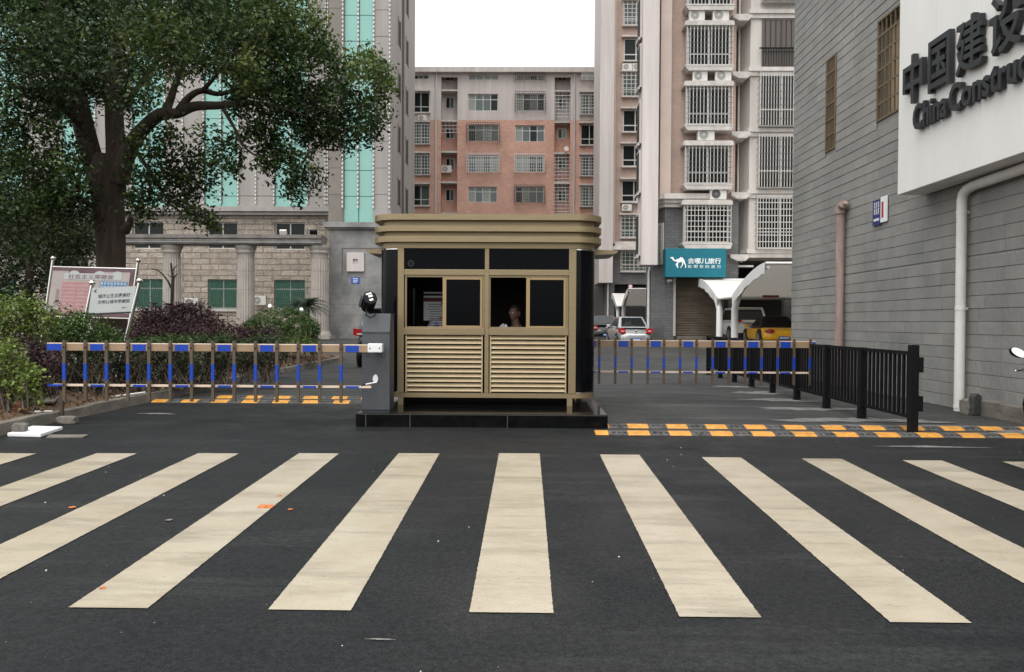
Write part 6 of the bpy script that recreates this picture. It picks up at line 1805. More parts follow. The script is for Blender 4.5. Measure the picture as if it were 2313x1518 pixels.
for xx, drop in ((-.035, .65), (Wb + .035, .62)):
    mb = MB(); mb.tube([F4 @ Vector((xx, .02, -drop)), F4 @ Vector((xx, .02, Hb + .13))], .026, 12); po = mb.build('post', M['steel'], nb)
    q = F4 @ Vector((xx, .02, Hb + .16)); mb = MB(); mb.ball(q, .048); mb.build('finial', M['steel'], po)
# small white board in front
Y2 = 13.3; s2 = Y2 / F
F4 = frame4(199.5, 708, Y2, 8.5)
F4 = F4 @ Matrix.Rotation(rad(-11.5), 4, 'Y') @ Matrix(((1, 0, math.tan(rad(11.5)), 0), (0, 1, 0, 0), (0, 0, 1, 0), (0, 0, 0, 1)))
Wb = 101 * s2; Hb = 57 * s2
nb = thing('slogan_board', 'small pale board with two lines of brush lettering leaning before the large notice board', 'notice board', (at(250, 708, Y2).x, Y2, zs(Y2)))
mb = MB(); lb(mb, F4, 0, Wb, 0, .04, 0, Hb); bd = mb.build('panel', M['board_white'], nb)
mb = MB()
text_mb(mb, '城市让生活更美好', .2, F4 @ face_front(0, -.002, 0), extrude=.001, bold=.001, fit=(Wb * .17, Wb * .90, Hb * .585, Hb * .745))
text_mb(mb, '文明让城市更靓丽', .2, F4 @ face_front(0, -.002, 0), extrude=.001, bold=.001, fit=(Wb * .175, Wb * .905, Hb * .355, Hb * .50))
mb.build('lettering', M['ink'], bd)
mb = MB(); rnd = random.Random(9)
for (cx, cz, n, r_) in ((.08, .84, 9, .13), (.80, .13, 8, .13)):
    for k in range(n):
        a = rnd.uniform(-.5, 2.6) if cx < .5 else rnd.uniform(.5, 2.7); L_ = Hb * r_ * rnd.uniform(.6, 1.2)
        x, z = Wb * cx + rnd.uniform(-.02, .02), Hb * cz
        e = Vector((x + L_ * math.cos(a), -.003, z + L_ * math.sin(a))); p = Vector((x, -.003, z)); nn = Vector((-math.sin(a), 0, math.cos(a))) * L_ * .09
        mb.add([F4 @ p, F4 @ ((p + e) / 2 + nn), F4 @ e, F4 @ ((p + e) / 2 - nn)], [(0, 1, 2, 3)])
mb.build('ink_painting', M['ink'], bd)
mb = MB(); lb(mb, F4, -.01, Wb + .01, -.006, .05, -.03, -.002); mb.build('lower_edge', M['ink'], bd)
for (xa, ya, xb, yb, drop) in ((192, 724, 208.5, 643, 0), (285, 766, 315.5, 638, 0)):
    a, b = at(xa, ya, Y2 + .02), at(xb, yb, Y2 + .02); a = a + (a - b).normalized() * .05
    if a.z > zs(Y2): a = b + (a - b) * ((b.z - zs(Y2) + .05) / (b.z - a.z))
    mb = MB(); mb.tube([a, b], .029, 12); po = mb.build('post', M['steel'], nb); mb = MB(); mb.ball(b + Vector((0, 0, .03)), .05); mb.build('finial', M['steel'], po)
q = at(262, 748, 12.9)
mb = MB(); mb.add([at(258, 744, 12.8), at(277, 743, 12.8), at(270, 751, 12.8), at(262, 754, 12.8), at(265, 747, 12.95)], [(0, 4, 3), (4, 1, 2), (4, 2, 3), (0, 1, 4)])
tag(mb.build('paper_scrap', M['text_white']), 'crumpled white paper scrap caught in the hedge under the slogan board', 'paper')
# white garden spotlights by the topiary
for px, py, Y, lab in ((611, 692, 38, 'small white garden spotlight just left of the topiary top'), (682, 700, 38, 'small white garden spotlight right of the topiary')):
    p = at(px, py, Y); t = thing('garden_spotlight', lab, 'spotlight', (p.x, Y, gz(Y)))
    mb = MB(); mb.tube([(p.x, Y, gz(Y)), (p.x, Y, p.z)], .02, 6); mb.build('pole', M['black'], t)
    mb = MB(); mb.tube([(p.x, Y - .12, p.z + .03), (p.x, Y + .1, p.z - .02)], [.09, .06], 12); mb.build('head', M['white_pl'], t)
# ------------------------------------------------------------------ carports
def membrane(name, col, tr):
    m = leaf_mat(name, [(0, col), (1, col)], tr, .6, .3); n = m.node_tree      # fabric: white upper face, beige underside
    g = n.nodes.new('ShaderNodeNewGeometry'); x = n.nodes.new('ShaderNodeMix'); x.data_type = 'RGBA'
    x.inputs[6].default_value = (*col, 1); x.inputs[7].default_value = (.66, .53, .37, 1); n.links.new(g.outputs['Backfacing'], x.inputs[0])
    for l in list(n.nodes['Principled BSDF'].inputs['Base Color'].links): n.links.remove(l)
    n.links.new(x.outputs[2], n.nodes['Principled BSDF'].inputs['Base Color']); return m
M['membrane'] = membrane('white_membrane', (.76, .74, .69), .16)
M['valance_white'] = mat('white_valance', (.74, .73, .71), .6)
M['membrane_under'] = membrane('membrane_underside', (.60, .50, .37), .5)
M['post_white'] = mat('white_post', (0.70, 0.69, 0.67), .4)
def carport(label, X0, X1, yb, yp1, yp0, yf, zg, zt, zv):
    root = thing('carport', label, 'carport', (X0 + .5, (yp0 + yp1) / 2, zg), 'white membrane carports')
    # wing profiles (Y,z)
    def wing(ya, yb_, za, zb):
        out = []
        for i in range(13):
            f = i / 12; out.append((ya + (yb_ - ya) * f, za + (zb - za) * (1 - (1 - f) ** 1.6)))
        return out
    back = wing(yp1, yb, zv, zt); front = wing(yp0, yf, zv, zt)
    for nm, w_ in (('canopy', back), ('canopy', front)):
        mb = MB()
        for i in range(12):
            (y0, z0), (y1, z1) = w_[i], w_[i + 1]
            c4 = [(X0, y0, z0), (X1, y0, z0), (X1, y1, z1), (X0, y1, z1)]
            mb.quad(*(c4 if y1 > y0 else c4[::-1]), 0)
        cn = mb.build(nm, [M['membrane'], M['membrane_under']], root)
        for X in (X0 - .02, X1):   # hanging valance at the open ends
            mb = MB()
            for i in range(12):
                (y0, z0), (y1, z1) = w_[i], w_[i + 1]
                h0 = .36 + .03 * math.sin(i * 2.1); h1 = .36 + .03 * math.sin((i + 1) * 2.1)
                mb.add([(X, y0, z0 + .06), (X, y1, z1 + .06), (X + .015 * math.sin(i), y1, z1 - h1), (X, y0, z0 - h0), (X + .03, y0, z0 + .06), (X + .03, y1, z1 + .06), (X + .03, y1, z1 - h1), (X + .03, y0, z0 - h0)], [(0, 1, 2, 3), (7, 6, 5, 4), (0, 4, 5, 1), (3, 2, 6, 7)])
            mb.build('valance', M['valance_white'], cn)
        mb = MB(); mb.tube([(X0, w_[-1][0], w_[-1][1] + .02), (X1, w_[-1][0], w_[-1][1] + .02)], .06, 8); mb.build('edge_tube', M['post_white'], cn)
    mb = MB(); mb.box(X0, X1, yp0, yp1, zv - .06, zv + .0); mb.build('valley_gutter', M['post_white'], root)
    for X in [X0 + .1 + 5.2 * k for k in range(int((X1 - X0) / 5.2) + 1)]:
        for yp, w_ in ((yp1, back), (yp0, front)):
            mb = MB(); pts = [(X, yp, zg), (X, yp, zv - .5)] + [(X, y, z - .10) for y, z in w_[2:]]
            mb.tube(pts, [.15, .14] + [.13 - .006 * i for i in range(len(w_[2:]))], 10); mb.build('post', M['post_white'], root)
    return root
carport('near white membrane carport over the white and yellow cars', 8.8, 19.5, 41.55, 37.5, 34.8, 30.1, .3, 3.46, 2.42)
carport('far small white membrane carport beside the black car', 7.2, 14, 67.6, 64.0, 60.5, 56.9, gz(62), 3.6, 2.55)
r_ = RY(1721, 667, 1758, 672, 34.7)
t = thing('red_banner', 'small dark red banner strip hanging under the near carport', 'banner', (r_[0], 34.7, r_[2]))
mb = MB(); mb.box(r_[0], r_[1], 34.6, 34.63, r_[2], r_[3]); mb.build('cloth', mat('banner_red', (.16, .018, .012), .7, var=.3, vscale=12), t)
mb = MB(); [mb.tube([(x, 34.62, r_[3]), (x, 34.75, 2.42)], .008, 5) for x in (r_[0] + .05, r_[1] - .05)]; mb.build('tie', M['black'], t)

# ------------------------------------------------------------------ cars (rear at local y = 0, front at +y)
M['tyre'] = mat('tyre', (.012, .012, .012), .8); M['rim'] = mat('alloy_rim', (.45, .45, .46), .3, .8)
M['car_glass'] = glass('car_glass', (.012, .015, .016), .04, .6); M['car_trim'] = mat('car_trim', (.012, .012, .013), .5)
M['lamp_red'] = mat('tail_lamp_red', (.40, .012, .015), .15, coat=.6); M['lamp_clear'] = mat('lamp_clear', (.65, .60, .58), .12, coat=.5); M['chrome'] = mat('chrome', (.72, .72, .73), .1, 1.0)
def car(label, name, X, Y, Z, L, W, H, paint, kind='sedan', cat='car', plate='plate_blue', yaw=0.0):
    root = thing(name, label, cat, (0, 0, 0), 'parked cars')
    P = M[paint]; hw = W / 2
    belt = {'sedan': .64, 'suv': .60, 'sport': .62}[kind] * H
    zb = {'sedan': .17, 'suv': .24, 'sport': .14}[kind]
    trunk = {'sedan': .66, 'suv': .62, 'sport': .66}[kind] * H
    # lower body: stations along the length (y, half-width, bottom, shoulder z, top z)
    st = {'sedan': [(0.0, .80, .10, .50, .60), (.05, .92, .03, .62, trunk / H * .96), (.20, .97, 0, .95, 1.0), (.5, 1.0, 0, 1, 1.0), (.75, 1.0, 0, 1, .97), (.90, .97, 0, .92, .88), (.975, .90, .03, .75, .76), (1, .74, .12, .5, .6)],
          'suv': [(0.0, .84, .10, .75, .97), (.035, .94, .03, .9, 1.0), (.2, .98, 0, 1, 1.0), (.5, 1, 0, 1, 1), (.75, 1, 0, 1, 1.0), (.92, .97, 0, .93, .94), (.98, .9, .04, .8, .82), (1, .78, .12, .6, .66)],
          'sport': [(0.0, .74, .16, .6, .72), (.06, .92, .05, .85, .92), (.22, 1.0, 0, 1.0, 1.02), (.5, .96, 0, .96, .97), (.75, 1.0, 0, 1, .97), (.9, .97, 0, .88, .86), (.97, .88, .04, .68, .7), (1, .66, .12, .5, .54)]}[kind]
    mb = MB(); rings = []
    for (fy_, fw, fb, fs, ft) in st:
        y = fy_ * L; w_ = hw * fw; b0 = zb + (belt - zb) * fb; sh = zb + (belt - zb) * fs * .80; tp = zb + (belt - zb) * ft
        mid = b0 + (sh - b0) * .55
        half = [(0.0, b0), (w_ * .80, b0), (w_ * .95, b0 + (mid - b0) * .35), (w_, mid), (w_ * .985, sh), (w_ * .90, tp - .01), (w_ * .60, tp + .012), (0, tp + .018)]
        ring = [(x, y, z) for x, z in half] + [(-x, y, z) for x, z in reversed(half[1:-1])]
        rings.append(ring)
    n = len(rings[0]); vs = [p for r in rings for p in r]
    fs_ = [(i * n + k, i * n + (k + 1) % n, (i + 1) * n + (k + 1) % n, (i + 1) * n + k) for i in range(len(rings) - 1) for k in range(n)]
    fs_ += [tuple(reversed(range(n))), tuple(range((len(rings) - 1) * n, len(rings) * n))]
    mb.add(vs, fs_, 0, True)
    bo_ = mb.build('body', P, None, normals=True); bo_.parent = root
    sm = bo_.modifiers.new('subsurf', 'SUBSURF'); sm.levels = 2; sm.render_levels = 2
    def add(name, mb_, m, par=None, bev=0):
        o = mb_.build(name, m, None, bevel=bev, normals=False); o.parent = par or root; return o
    # cabin
    cb = {'sedan': [(.145, .82, 0), (.31, .70, 1), (.56, .70, 1.0), (.735, .84, 0)], 'suv': [(.012, .86, 0), (.085, .76, .97), (.55, .76, 1.0), (.74, .86, 0)], 'sport': [(.20, .84, 0), (.36, .62, .97), (.50, .64, 1), (.70, .84, 0)]}[kind]
    zroof = H; zbase = belt - .02
    roofmat = P if kind != 'sport' else M['car_trim']
    mb = MB(); rings = []
    for (fy_, fw, up) in cb:
        y = fy_ * L; z = zbase + (zroof - zbase) * up
        rings.append((y, hw * fw, z))
    (y0, w0, z0), (y1, w1, z1), (y2, w2, z2), (y3, w3, z3) = rings
    wb = hw * .90
    B = lambda y, w_, z: (w_, y, z)
    pr_ = [(-wb, y0, zbase), (wb, y0, zbase), (wb, y3, zbase), (-wb, y3, zbase), (-w1, y1, z1), (w1, y1, z1), (w2, y2, z2), (-w2, y2, z2)]
    mb.add(pr_, [(0, 1, 5, 4), (1, 2, 6, 5), (2, 3, 7, 6), (3, 0, 4, 7), (4, 5, 6, 7)], 0)
    cabin = add('cabin', mb, roofmat, None, .05 if kind != 'sport' else .08)
    def inset(c4, fu0, fu1, fv0, fv1, off):
        a, b, c, d = [Vector(q) for q in c4]
        nrm = (b - a).cross(d - a).normalized()
        def pt(u, v): return (a.lerp(b, u)).lerp(d.lerp(c, u), v) + nrm * off
        return [pt(fu0, fv0), pt(fu1, fv0), pt(fu1, fv1), pt(fu0, fv1)]
    def panel(name, c4, u0, u1, v0, v1, m, par, off=.012):
        q = inset(c4, u0, u1, v0, v1, off); q2 = inset(c4, u0, u1, v0, v1, off - .02)
        mb_ = MB(); mb_.add(q + q2, [(0, 1, 2, 3), (0, 4, 5, 1), (1, 5, 6, 2), (2, 6, 7, 3), (3, 7, 4, 0)]); return add(name, mb_, m, par)
    rear = (pr_[0], pr_[1], pr_[5], pr_[4])
    panel('rear_window', rear, .09, .91, .10 if kind != 'suv' else .12, .90 if kind != 'suv' else .84, M['car_glass'] if kind != 'sport' else M['car_trim'], cabin)
    panel('windscreen', (pr_[2], pr_[3], pr_[7], pr_[6]), .06, .94, .06, .92, M['car_glass'], cabin)
    for nm_, c4 in (('side_window', (pr_[1], pr_[2], pr_[6], pr_[5])), ('side_window', (pr_[3], pr_[0], pr_[4], pr_[7]))):
        a_, b_ = ((.10, .88) if c4[0] == pr_[1] else (.12, .90))
        panel(nm_, c4, a_, b_, .10, .84, M['car_glass'], cabin)
    # wheels
    R_ = {'sedan': .31, 'suv': .36, 'sport': .33}[kind]
    for s in (-1, 1):
        for fy_ in (.19, .81):
            x = s * (hw - .10); y = fy_ * L
            mbw = MB(); mbw.tube([(s * (hw * .90), y, R_), (s * (hw + .004), y, R_)], R_ + .055, 24); add('wheel_arch', mbw, M['car_trim'])
            mbw = MB(); mbw.tube([(x - .1, y, R_), (x + .09, y, R_), (x + .112, y, R_)] if s > 0 else [(x + .1, y, R_), (x - .09, y, R_), (x - .112, y, R_)], [R_, R_, R_ - .03], 24); wh = add('wheel', mbw, M['tyre'])
            mbw = MB(); mbw.tube([(x + s * .113, y, R_), (x + s * .118, y, R_)], R_ * .66, 20); add('rim', mbw, M['rim'], wh)
    # rear lamps, plate, bumper strip, badge, handle strip
    zl_ = {'sedan': belt * .80, 'suv': belt * .93, 'sport': belt * .78}[kind]
    for s in (-1, 1):
        mbl = MB()
        if kind == 'sport':
            prof = [(s * hw * .66 + .21 * math.cos(t), zl_ + .075 * math.sin(t) * (1.2 if math.cos(t) * s < 0 else .8)) for t in [2 * math.pi * k / 18 for k in range(18)]]
            mbl.prism(prof, 'y', .0, .22)
        elif kind == 'suv':
            prof = [(s * hw * .99, zl_ + .16), (s * hw * .99, zl_ - .02), (s * hw * .86, zl_ - .05), (s * hw * .50, zl_ + .06), (s * hw * .52, zl_ + .12)]
            mbl.prism(prof, 'y', -.012, .30)
        else:
            prof = [(s * hw * .985, zl_ + .13), (s * hw * .99, zl_ - .05), (s * hw * .90, zl_ - .10), (s * hw * .58, zl_ - .09), (s * hw * .62, zl_ + .10), (s * hw * .74, zl_ + .15)]
            mbl.prism(prof, 'y', .035, .32)
        la = add('taillight', mbl, M['lamp_red'], None, .012)
        mbl = MB(); mbl.box(s * hw * .68, s * hw * .88, (-.016 if kind == 'suv' else .0 if kind == 'sport' else .031), .1, zl_ - .012, zl_ + .03); add('reversing_lens', mbl, M['lamp_clear'], la)
    zp = {'sedan': zb + .17, 'suv': belt * .80, 'sport': zb + .2}[kind]
    mbp = MB(); mbp.box(-.22, .22, -.022 if kind != 'sedan' else -.02, .05, zp - .07, zp + .07); pl_ = add('number_plate', mbp, M[plate])
    mbp = MB()
    for k in range(7): mbp.box(-.18 + .053 * k, -.145 + .053 * k, -.026, -.0225, zp - .035, zp + .035)
    add('plate_characters', mbp, M['text_white'], pl_)
    mbp = MB(); mbp.box(-hw * .74, hw * .74, -.012, .1, zb + .02, zb + (.20 if kind == 'suv' else .08)); add('bumper_strip', mbp, M['car_trim'], None, .015)
    if kind == 'sedan':
        mbp = MB(); mbp.box(-.06, .06, -.002, .05, belt * .80 - .05, belt * .80 + .05); add('badge', mbp, M['chrome'], None, .02)
    if kind == 'suv':
        mbp = MB(); mbp.box(-.42, .42, -.03, .05, zp + .10, zp + .135); add('chrome_strip', mbp, M['chrome'])
        mbp = MB(); mbp.box(-hw * .66, hw * .66, y1 - .20, y1 + .05, z1 - .03, z1 + .015); add('spoiler', mbp, P, cabin, .012)
    for s in (-1, 1):
        mbp = MB(); mbp.mbox(Matrix.Translation((s * (hw + .06), L * .64, belt + .06)), .20, .09, .13); add('wing_mirror', mbp, P if kind != 'sport' else P, None, .03)
    root.location = (X, Y, Z); root.rotation_euler = (0, 0, rad(yaw))
    return root
M['silver'] = mat('silver_paint', (.50, .51, .52), .28, .6, coat=.5); M['car_black'] = mat('black_paint_car', (.012, .012, .014), .18, coat=.8); M['car_white'] = mat('white_paint_car', (.74, .74, .74), .25, coat=.6)
M['car_yellow'] = mat('yellow_paint_car', (.85, .44, .012), .22, coat=.7); M['car_navy'] = mat('dark_paint_car', (.022, .024, .030), .2, coat=.7)
car('silver compact saloon parked beside the grey corner under the far tower', 'parked_car', at(1437, 760, 39.6).x, 39.6, gz(40), 4.1, 1.68, 1.46, 'silver', 'sedan', yaw=4)
car('black saloon parked left of the silver one, half hidden by the booth', 'parked_car', at(1371, 760, 47.5).x, 47.5, gz(48) + .05, 4.6, 1.78, 1.46, 'car_black', 'sedan', yaw=2)
car('white sport utility car parked under the near carport', 'parked_car', at(1697, 740, 39.6).x, 39.6, .38, 4.5, 1.76, 1.68, 'car_white', 'suv')
car('yellow sports car with a black soft top half hidden by the grey wall', 'parked_car', at(1770, 740, 34.9).x, 34.8, .33, 4.3, 1.80, 1.28, 'car_yellow', 'sport', yaw=-3)
car('dark car with red tail lamps stopped in the left lane behind the barrier cabinet', 'parked_car', at(797, 780, 22.3).x + .94, 22.3, 0, 4.7, 1.88, 1.66, 'car_navy', 'suv')

# ------------------------------------------------------------------ motor scooter at the right edge
sx_, sy_ = at(2298, 835, 7.4).x + .36, 7.4
zg_ = gz(7.0)
sc = thing('motor_scooter', 'black motor scooter with a pale mirror, cut off by the right edge', 'scooter', (sx_, sy_ - .6, zg_))
hz = at(2298, 837, 7.4).z
mb = MB(); mb.tube([(sx_, sy_ + .1, zg_ + .35), (sx_, sy_ + .02, hz - .04)], .04, 10); mb.tube([(sx_ - .30, sy_ - .04, hz + .01), (sx_ - .12, sy_, hz + .02), (sx_, sy_ + .02, hz), (sx_ + .12, sy_, hz + .02), (sx_ + .30, sy_ - .04, hz + .01)], .014, 8); hb = mb.build('handlebar', M['car_trim'], sc)
for s in (-1, 1):
    mb = MB(); mb.tube([(sx_ + s * .20, sy_ - .02, hz + .012), (sx_ + s * .33, sy_ - .045, hz + .008)], .019, 10); mb.build('grip', M['rubber'], hb)
    mb = MB(); mb.tube([(sx_ + s * .15, sy_ + .05, hz + .012), (sx_ + s * .25, sy_ + .06, hz + .004), (sx_ + s * .35, sy_ + .03, hz - .004)], [.009, .008, .006], 6); mb.ball((sx_ + s * .356, sy_ + .03, hz - .005), .010, 1); mb.build('brake_lever', [M['car_trim'], M['chrome']], hb)
    mc = at(2297, 796, 7.4) if s < 0 else Vector((2 * sx_ - at(2297, 796, 7.4).x, 7.4, at(2297, 796, 7.4).z))
    mb = MB(); mb.tube([(sx_ + s * .17, sy_, hz + .02), (sx_ + s * .22, sy_ + .01, hz + .07), (mc.x - s * .05, sy_ + .02, mc.z - .03)], .008, 8)
    vs = []
    A = rad(-28) * (1 if s < 0 else -1)
    for yy, sc__ in ((.0, 1.0), (.03, .9), (.05, .45)):
        for k in range(20):
            t = 2 * math.pi * k / 20; x, z = .066 * sc__ * math.cos(t), .043 * sc__ * math.sin(t)
            vs.append((mc.x + x * math.cos(A) - z * math.sin(A), sy_ + yy, mc.z + x * math.sin(A) + z * math.cos(A)))
    mb.add(vs, [(i * 20 + k, i * 20 + (k + 1) % 20, (i + 1) * 20 + (k + 1) % 20, (i + 1) * 20 + k) for i in range(2) for k in range(20)] + [tuple(range(40, 60))], 0, True)
    mr = mb.build('mirror', M['car_trim'], hb)
    mb = MB(); vs = []
    for k in range(20):
        t = 2 * math.pi * k / 20; x, z = .060 * math.cos(t), .038 * math.sin(t); vs.append((mc.x + x * math.cos(A) - z * math.sin(A), sy_ - .03 + .56 * z - .40 * x * (1 if s < 0 else -1), mc.z + x * math.sin(A) + z * math.cos(A)))
    mb.add(vs, [tuple(range(20))]); mb.build('mirror_glass', mat('mirror_glass', (.95, .95, .95), .03, 1.0), mr)
mb = MB(); mb.prism([(sy_ + .12, zg_ + .30), (sy_ + .2, zg_ + .62), (sy_ + .10, hz - .02), (sy_ - .02, hz - .02), (sy_ + .02, zg_ + .60), (sy_ - .06, zg_ + .30)], 'x', sx_ - .19, sx_ + .19); mb.build('leg_shield', M['car_black'], sc, bevel=.04)
mb = MB(); mb.prism([(sy_ - .02, zg_ + .24), (sy_ - .02, zg_ + .30), (sy_ - .42, zg_ + .30), (sy_ - .50, zg_ + .62), (sy_ - 1.22, zg_ + .72), (sy_ - 1.28, zg_ + .60), (sy_ - .95, zg_ + .34), (sy_ - .5, zg_ + .22)], 'x', sx_ - .15, sx_ + .15); mb.build('body', M['car_black'], sc, bevel=.035)
mb = MB(); mb.prism([(sy_ - .48, zg_ + .64), (sy_ - .52, zg_ + .74), (sy_ - .85, zg_ + .73), (sy_ - .95, zg_ + .79), (sy_ - 1.22, zg_ + .80), (sy_ - 1.22, zg_ + .725)], 'x', sx_ - .14, sx_ + .14); mb.build('seat', M['rubber'], sc, bevel=.03)
for yy in (sy_ + .18, sy_ - 1.0):
    mb = MB(); mb.tube([(sx_ - .055, yy, zg_ + .23), (sx_ - .035, yy, zg_ + .23), (sx_ + .035, yy, zg_ + .23), (sx_ + .055, yy, zg_ + .23)], [.18, .225, .225, .18], 24); wh = mb.build('wheel', M['tyre'], sc)
    mb = MB(); mb.tube([(sx_ - .06, yy, zg_ + .23), (sx_ + .06, yy, zg_ + .23)], .13, 20); mb.build('rim', M['rim'], wh)
mb = MB(); mb.box(sx_ - .1, sx_ + .1, sy_ - 1.31, sy_ - 1.27, zg_ + .60, zg_ + .68); mb.build('taillight', M['lamp_red'], sc, bevel=.015)

# ------------------------------------------------------------------ people in the booth
M['skin'] = mat('skin', (.24, .135, .095), .55, var=.1, vscale=20); M['hair'] = mat('grey_black_hair', (.035, .03, .028), .8, var=.4, vscale=60)
M['shirt_lilac'] = mat('lilac_shirt', (.16, .14, .28), .8, var=.15, vscale=15); M['trouser'] = mat('dark_trousers', (.02, .02, .025), .8)
def stripes_mat():
    m = mat('striped_shirt', (.5, .5, .55), .8); n = m.node_tree; p = n.nodes['Principled BSDF']
    g = n.nodes.new('ShaderNodeNewGeometry'); wv = n.nodes.new('ShaderNodeTexWave'); wv.wave_type = 'BANDS'; wv.bands_direction = 'Z'; wv.inputs['Scale'].default_value = 14; wv.inputs['Distortion'].default_value = 1.2
    n.links.new(g.outputs['Position'], wv.inputs['Vector'])
    r = n.nodes.new('ShaderNodeValToRGB'); r.color_ramp.interpolation = 'CONSTANT'; r.color_ramp.elements[0].color = (.02, .025, .07, 1); r.color_ramp.elements[1].color = (.55, .56, .62, 1); r.color_ramp.elements[1].position = .55
    n.links.new(wv.outputs['Color'], r.inputs[0]); n.links.new(r.outputs[0], p.inputs['Base Color']); return m
M['shirt_stripe'] = stripes_mat()
def skin_mesh(verts, edges, radii, sub=2):
    me = bpy.data.meshes.new('skin_tmp'); me.from_pydata(verts, edges, []); o = bpy.data.objects.new('skin_tmp', me); COL.objects.link(o)
    o.modifiers.new('skin', 'SKIN').use_smooth_shade = True
    for v, r in zip(me.skin_vertices[0].data, radii): v.radius = r if isinstance(r, tuple) else (r, r)
    me.skin_vertices[0].data[0].use_root = True
    s = o.modifiers.new('sub', 'SUBSURF'); s.levels = sub
    bpy.context.view_layer.update()
    r = bpy.data.meshes.new_from_object(o.evaluated_get(bpy.context.evaluated_depsgraph_get()))
    out = ([v.co.copy() for v in r.vertices], [tuple(p.vertices) for p in r.polygons])
    bpy.data.objects.remove(o); bpy.data.meshes.remove(me); bpy.data.meshes.remove(r)
    return out
def person(label, x, y, zseat, face, shirt, arm_l, arm_r, hair_full=True):
    """seated figure; local frame: facing -Y before the turn FACE (degrees about Z, + = to the viewer's right)"""
    root = thing('person', label, 'person', (x, y, zseat))
    # joints relative to the pelvis
    J = {'pelvis': (0, 0, .09), 'waist': (0, .01, .24), 'chest': (0, .02, .42), 'neck0': (0, .02, .54), 'neck1': (0, -.005, .62), 'head': (0, -.02, .70)}
    legs = []
    V = [J['pelvis'], J['waist'], J['chest'], J['neck0'], J['neck1'], J['head']]; Rr_ = [(.16, .12), (.145, .105), (.165, .11), (.075, .07), (.055, .055), (.06, .065)]
    E = [(0, 1), (1, 2), (2, 3), (3, 4), (4, 5)]
    def chain(start, pts, rs):
        prev = start
        for p, r in zip(pts, rs): V.append(p); Rr_.append(r); E.append((prev, len(V) - 1)); prev = len(V) - 1
        return prev
    for s in (-1, 1): chain(0, [(s * .10, -.06, .07), (s * .11, -.25, .075), (s * .11, -.44, .07), (s * .11, -.43, -.12), (s * .11, -.42, -.31), (s * .11, -.51, -.34)], [.085, .075, .058, .052, .04, .035])
    hands = []
    for s, (el, wr) in ((-1, arm_l), (1, arm_r)):
        sh = (s * .19, .02, .49)
        last = chain(2, [(s * .12, .02, .48), sh, tuple((Vector(sh) + Vector(el)) / 2), el, tuple((Vector(el) + Vector(wr)) / 2), wr], [.07, .062, .050, .042, .036, .027])
        hands.append((Vector(el), Vector(wr), last, s))
    for el, wr, last, s in hands:
        d = (wr - el).normalized(); up = Vector((0, 0, 1)); sd = d.cross(up).normalized()
        p0 = len(V); palm = wr + d * .07; V.append(tuple(palm)); Rr_.append((.040, .018)); E.append((last, p0))
        for k, (off, ln) in enumerate(((-.032, .060), (-.011, .075), (.011, .070), (.032, .055))):
            q = palm + sd * off + d * .02; chain(p0, [tuple(q), tuple(q + d * ln * .5 - up * .012), tuple(q + d * ln * .85 - up * .034)], [.010, .0095, .008])
        th = wr + d * .03 - sd * s * .035; chain(p0, [tuple(th), tuple(th + d * .035 - sd * s * .015 - up * .01), tuple(th + d * .06 - sd * s * .008 - up * .02)], [.012, .011, .009])
    vs, fs = skin_mesh(V, E, Rr_)
    T = Matrix.Translation((x, y, zseat)) @ Matrix.Rotation(rad(face), 4, 'Z')
    mb = MB(); mb.add([T @ v for v in vs], fs, 0, True)
    # head with a face, sunk onto the neck
    hd = []; hf = []; NU, NV = 24, 16
    for i in range(NV + 1):
        ph = math.pi * i / NV
        for k in range(NU):
            th = 2 * math.pi * k / NU
            dx, dy, dz = math.sin(ph) * math.sin(th), -math.sin(ph) * math.cos(th), math.cos(ph)
            X_, Y_, Z_ = dx * .076, dy * .098, dz * .118
            if dz < -.1: X_ *= 1 - .30 * (-dz - .1); Y_ = Y_ * (1 - .10 * (-dz)) - .012 * (-dz)
            fr = max(0, -dy)
            Y_ -= .030 * math.exp(-((dx / .16) ** 2 + ((dz + .12) / .20) ** 2)) * (dy < 0)          # nose
            Y_ -= .006 * math.exp(-((dz - .16) / .07) ** 2) * fr                                        # brow
            for s in (-1, 1): Y_ += .010 * math.exp(-(((dx - s * .36) / .15) ** 2 + ((dz - .04) / .09) ** 2)) * (dy < 0)   # eye sockets
            Y_ -= .007 * math.exp(-((dx / .25) ** 2 + ((dz + .50) / .07) ** 2)) * (dy < 0)            # lips
            Y_ -= .010 * math.exp(-((dx / .3) ** 2 + ((dz + .86) / .15) ** 2)) * (dy < 0)              # chin
            hd.append(Vector((X_, Y_ - .02, Z_ + .745)))
    hf = [(i * NU + k, i * NU + (k + 1) % NU, (i + 1) * NU + (k + 1) % NU, (i + 1) * NU + k) for i in range(NV) for k in range(NU)]
    mb.add([T @ v for v in hd], hf, 0, True)
    for s in (-1, 1):
        c = Vector((s * .078, -.015, .735)); ear = [T @ (c + Vector((s * .012 * math.sin(a) + s * .004, .020 * math.cos(a), .032 * math.sin(b) ))) for b in (-1.5, -.7, 0, .7, 1.5) for a in (0, 1.57, 3.14)]
        mb.add(ear, [(r * 3 + q, r * 3 + q + 1, r * 3 + q + 4, r * 3 + q + 3) for r in range(4) for q in range(2)], 0, True)
    bd = mb.build('body', M['skin'], root)
    mb = MB()
    for s in (-1, 1): mb.ball(T @ Vector((s * .029, -.107, .752)), .010, 0, 8)
    mb.build('eye', M['text_white'], bd); mb = MB()
    for s in (-1, 1): mb.ball(T @ Vector((s * .029, -.1155, .752)), .0046, 0, 8)
    mb.build('iris', M['ink'], bd)
    hv, keep = [], []
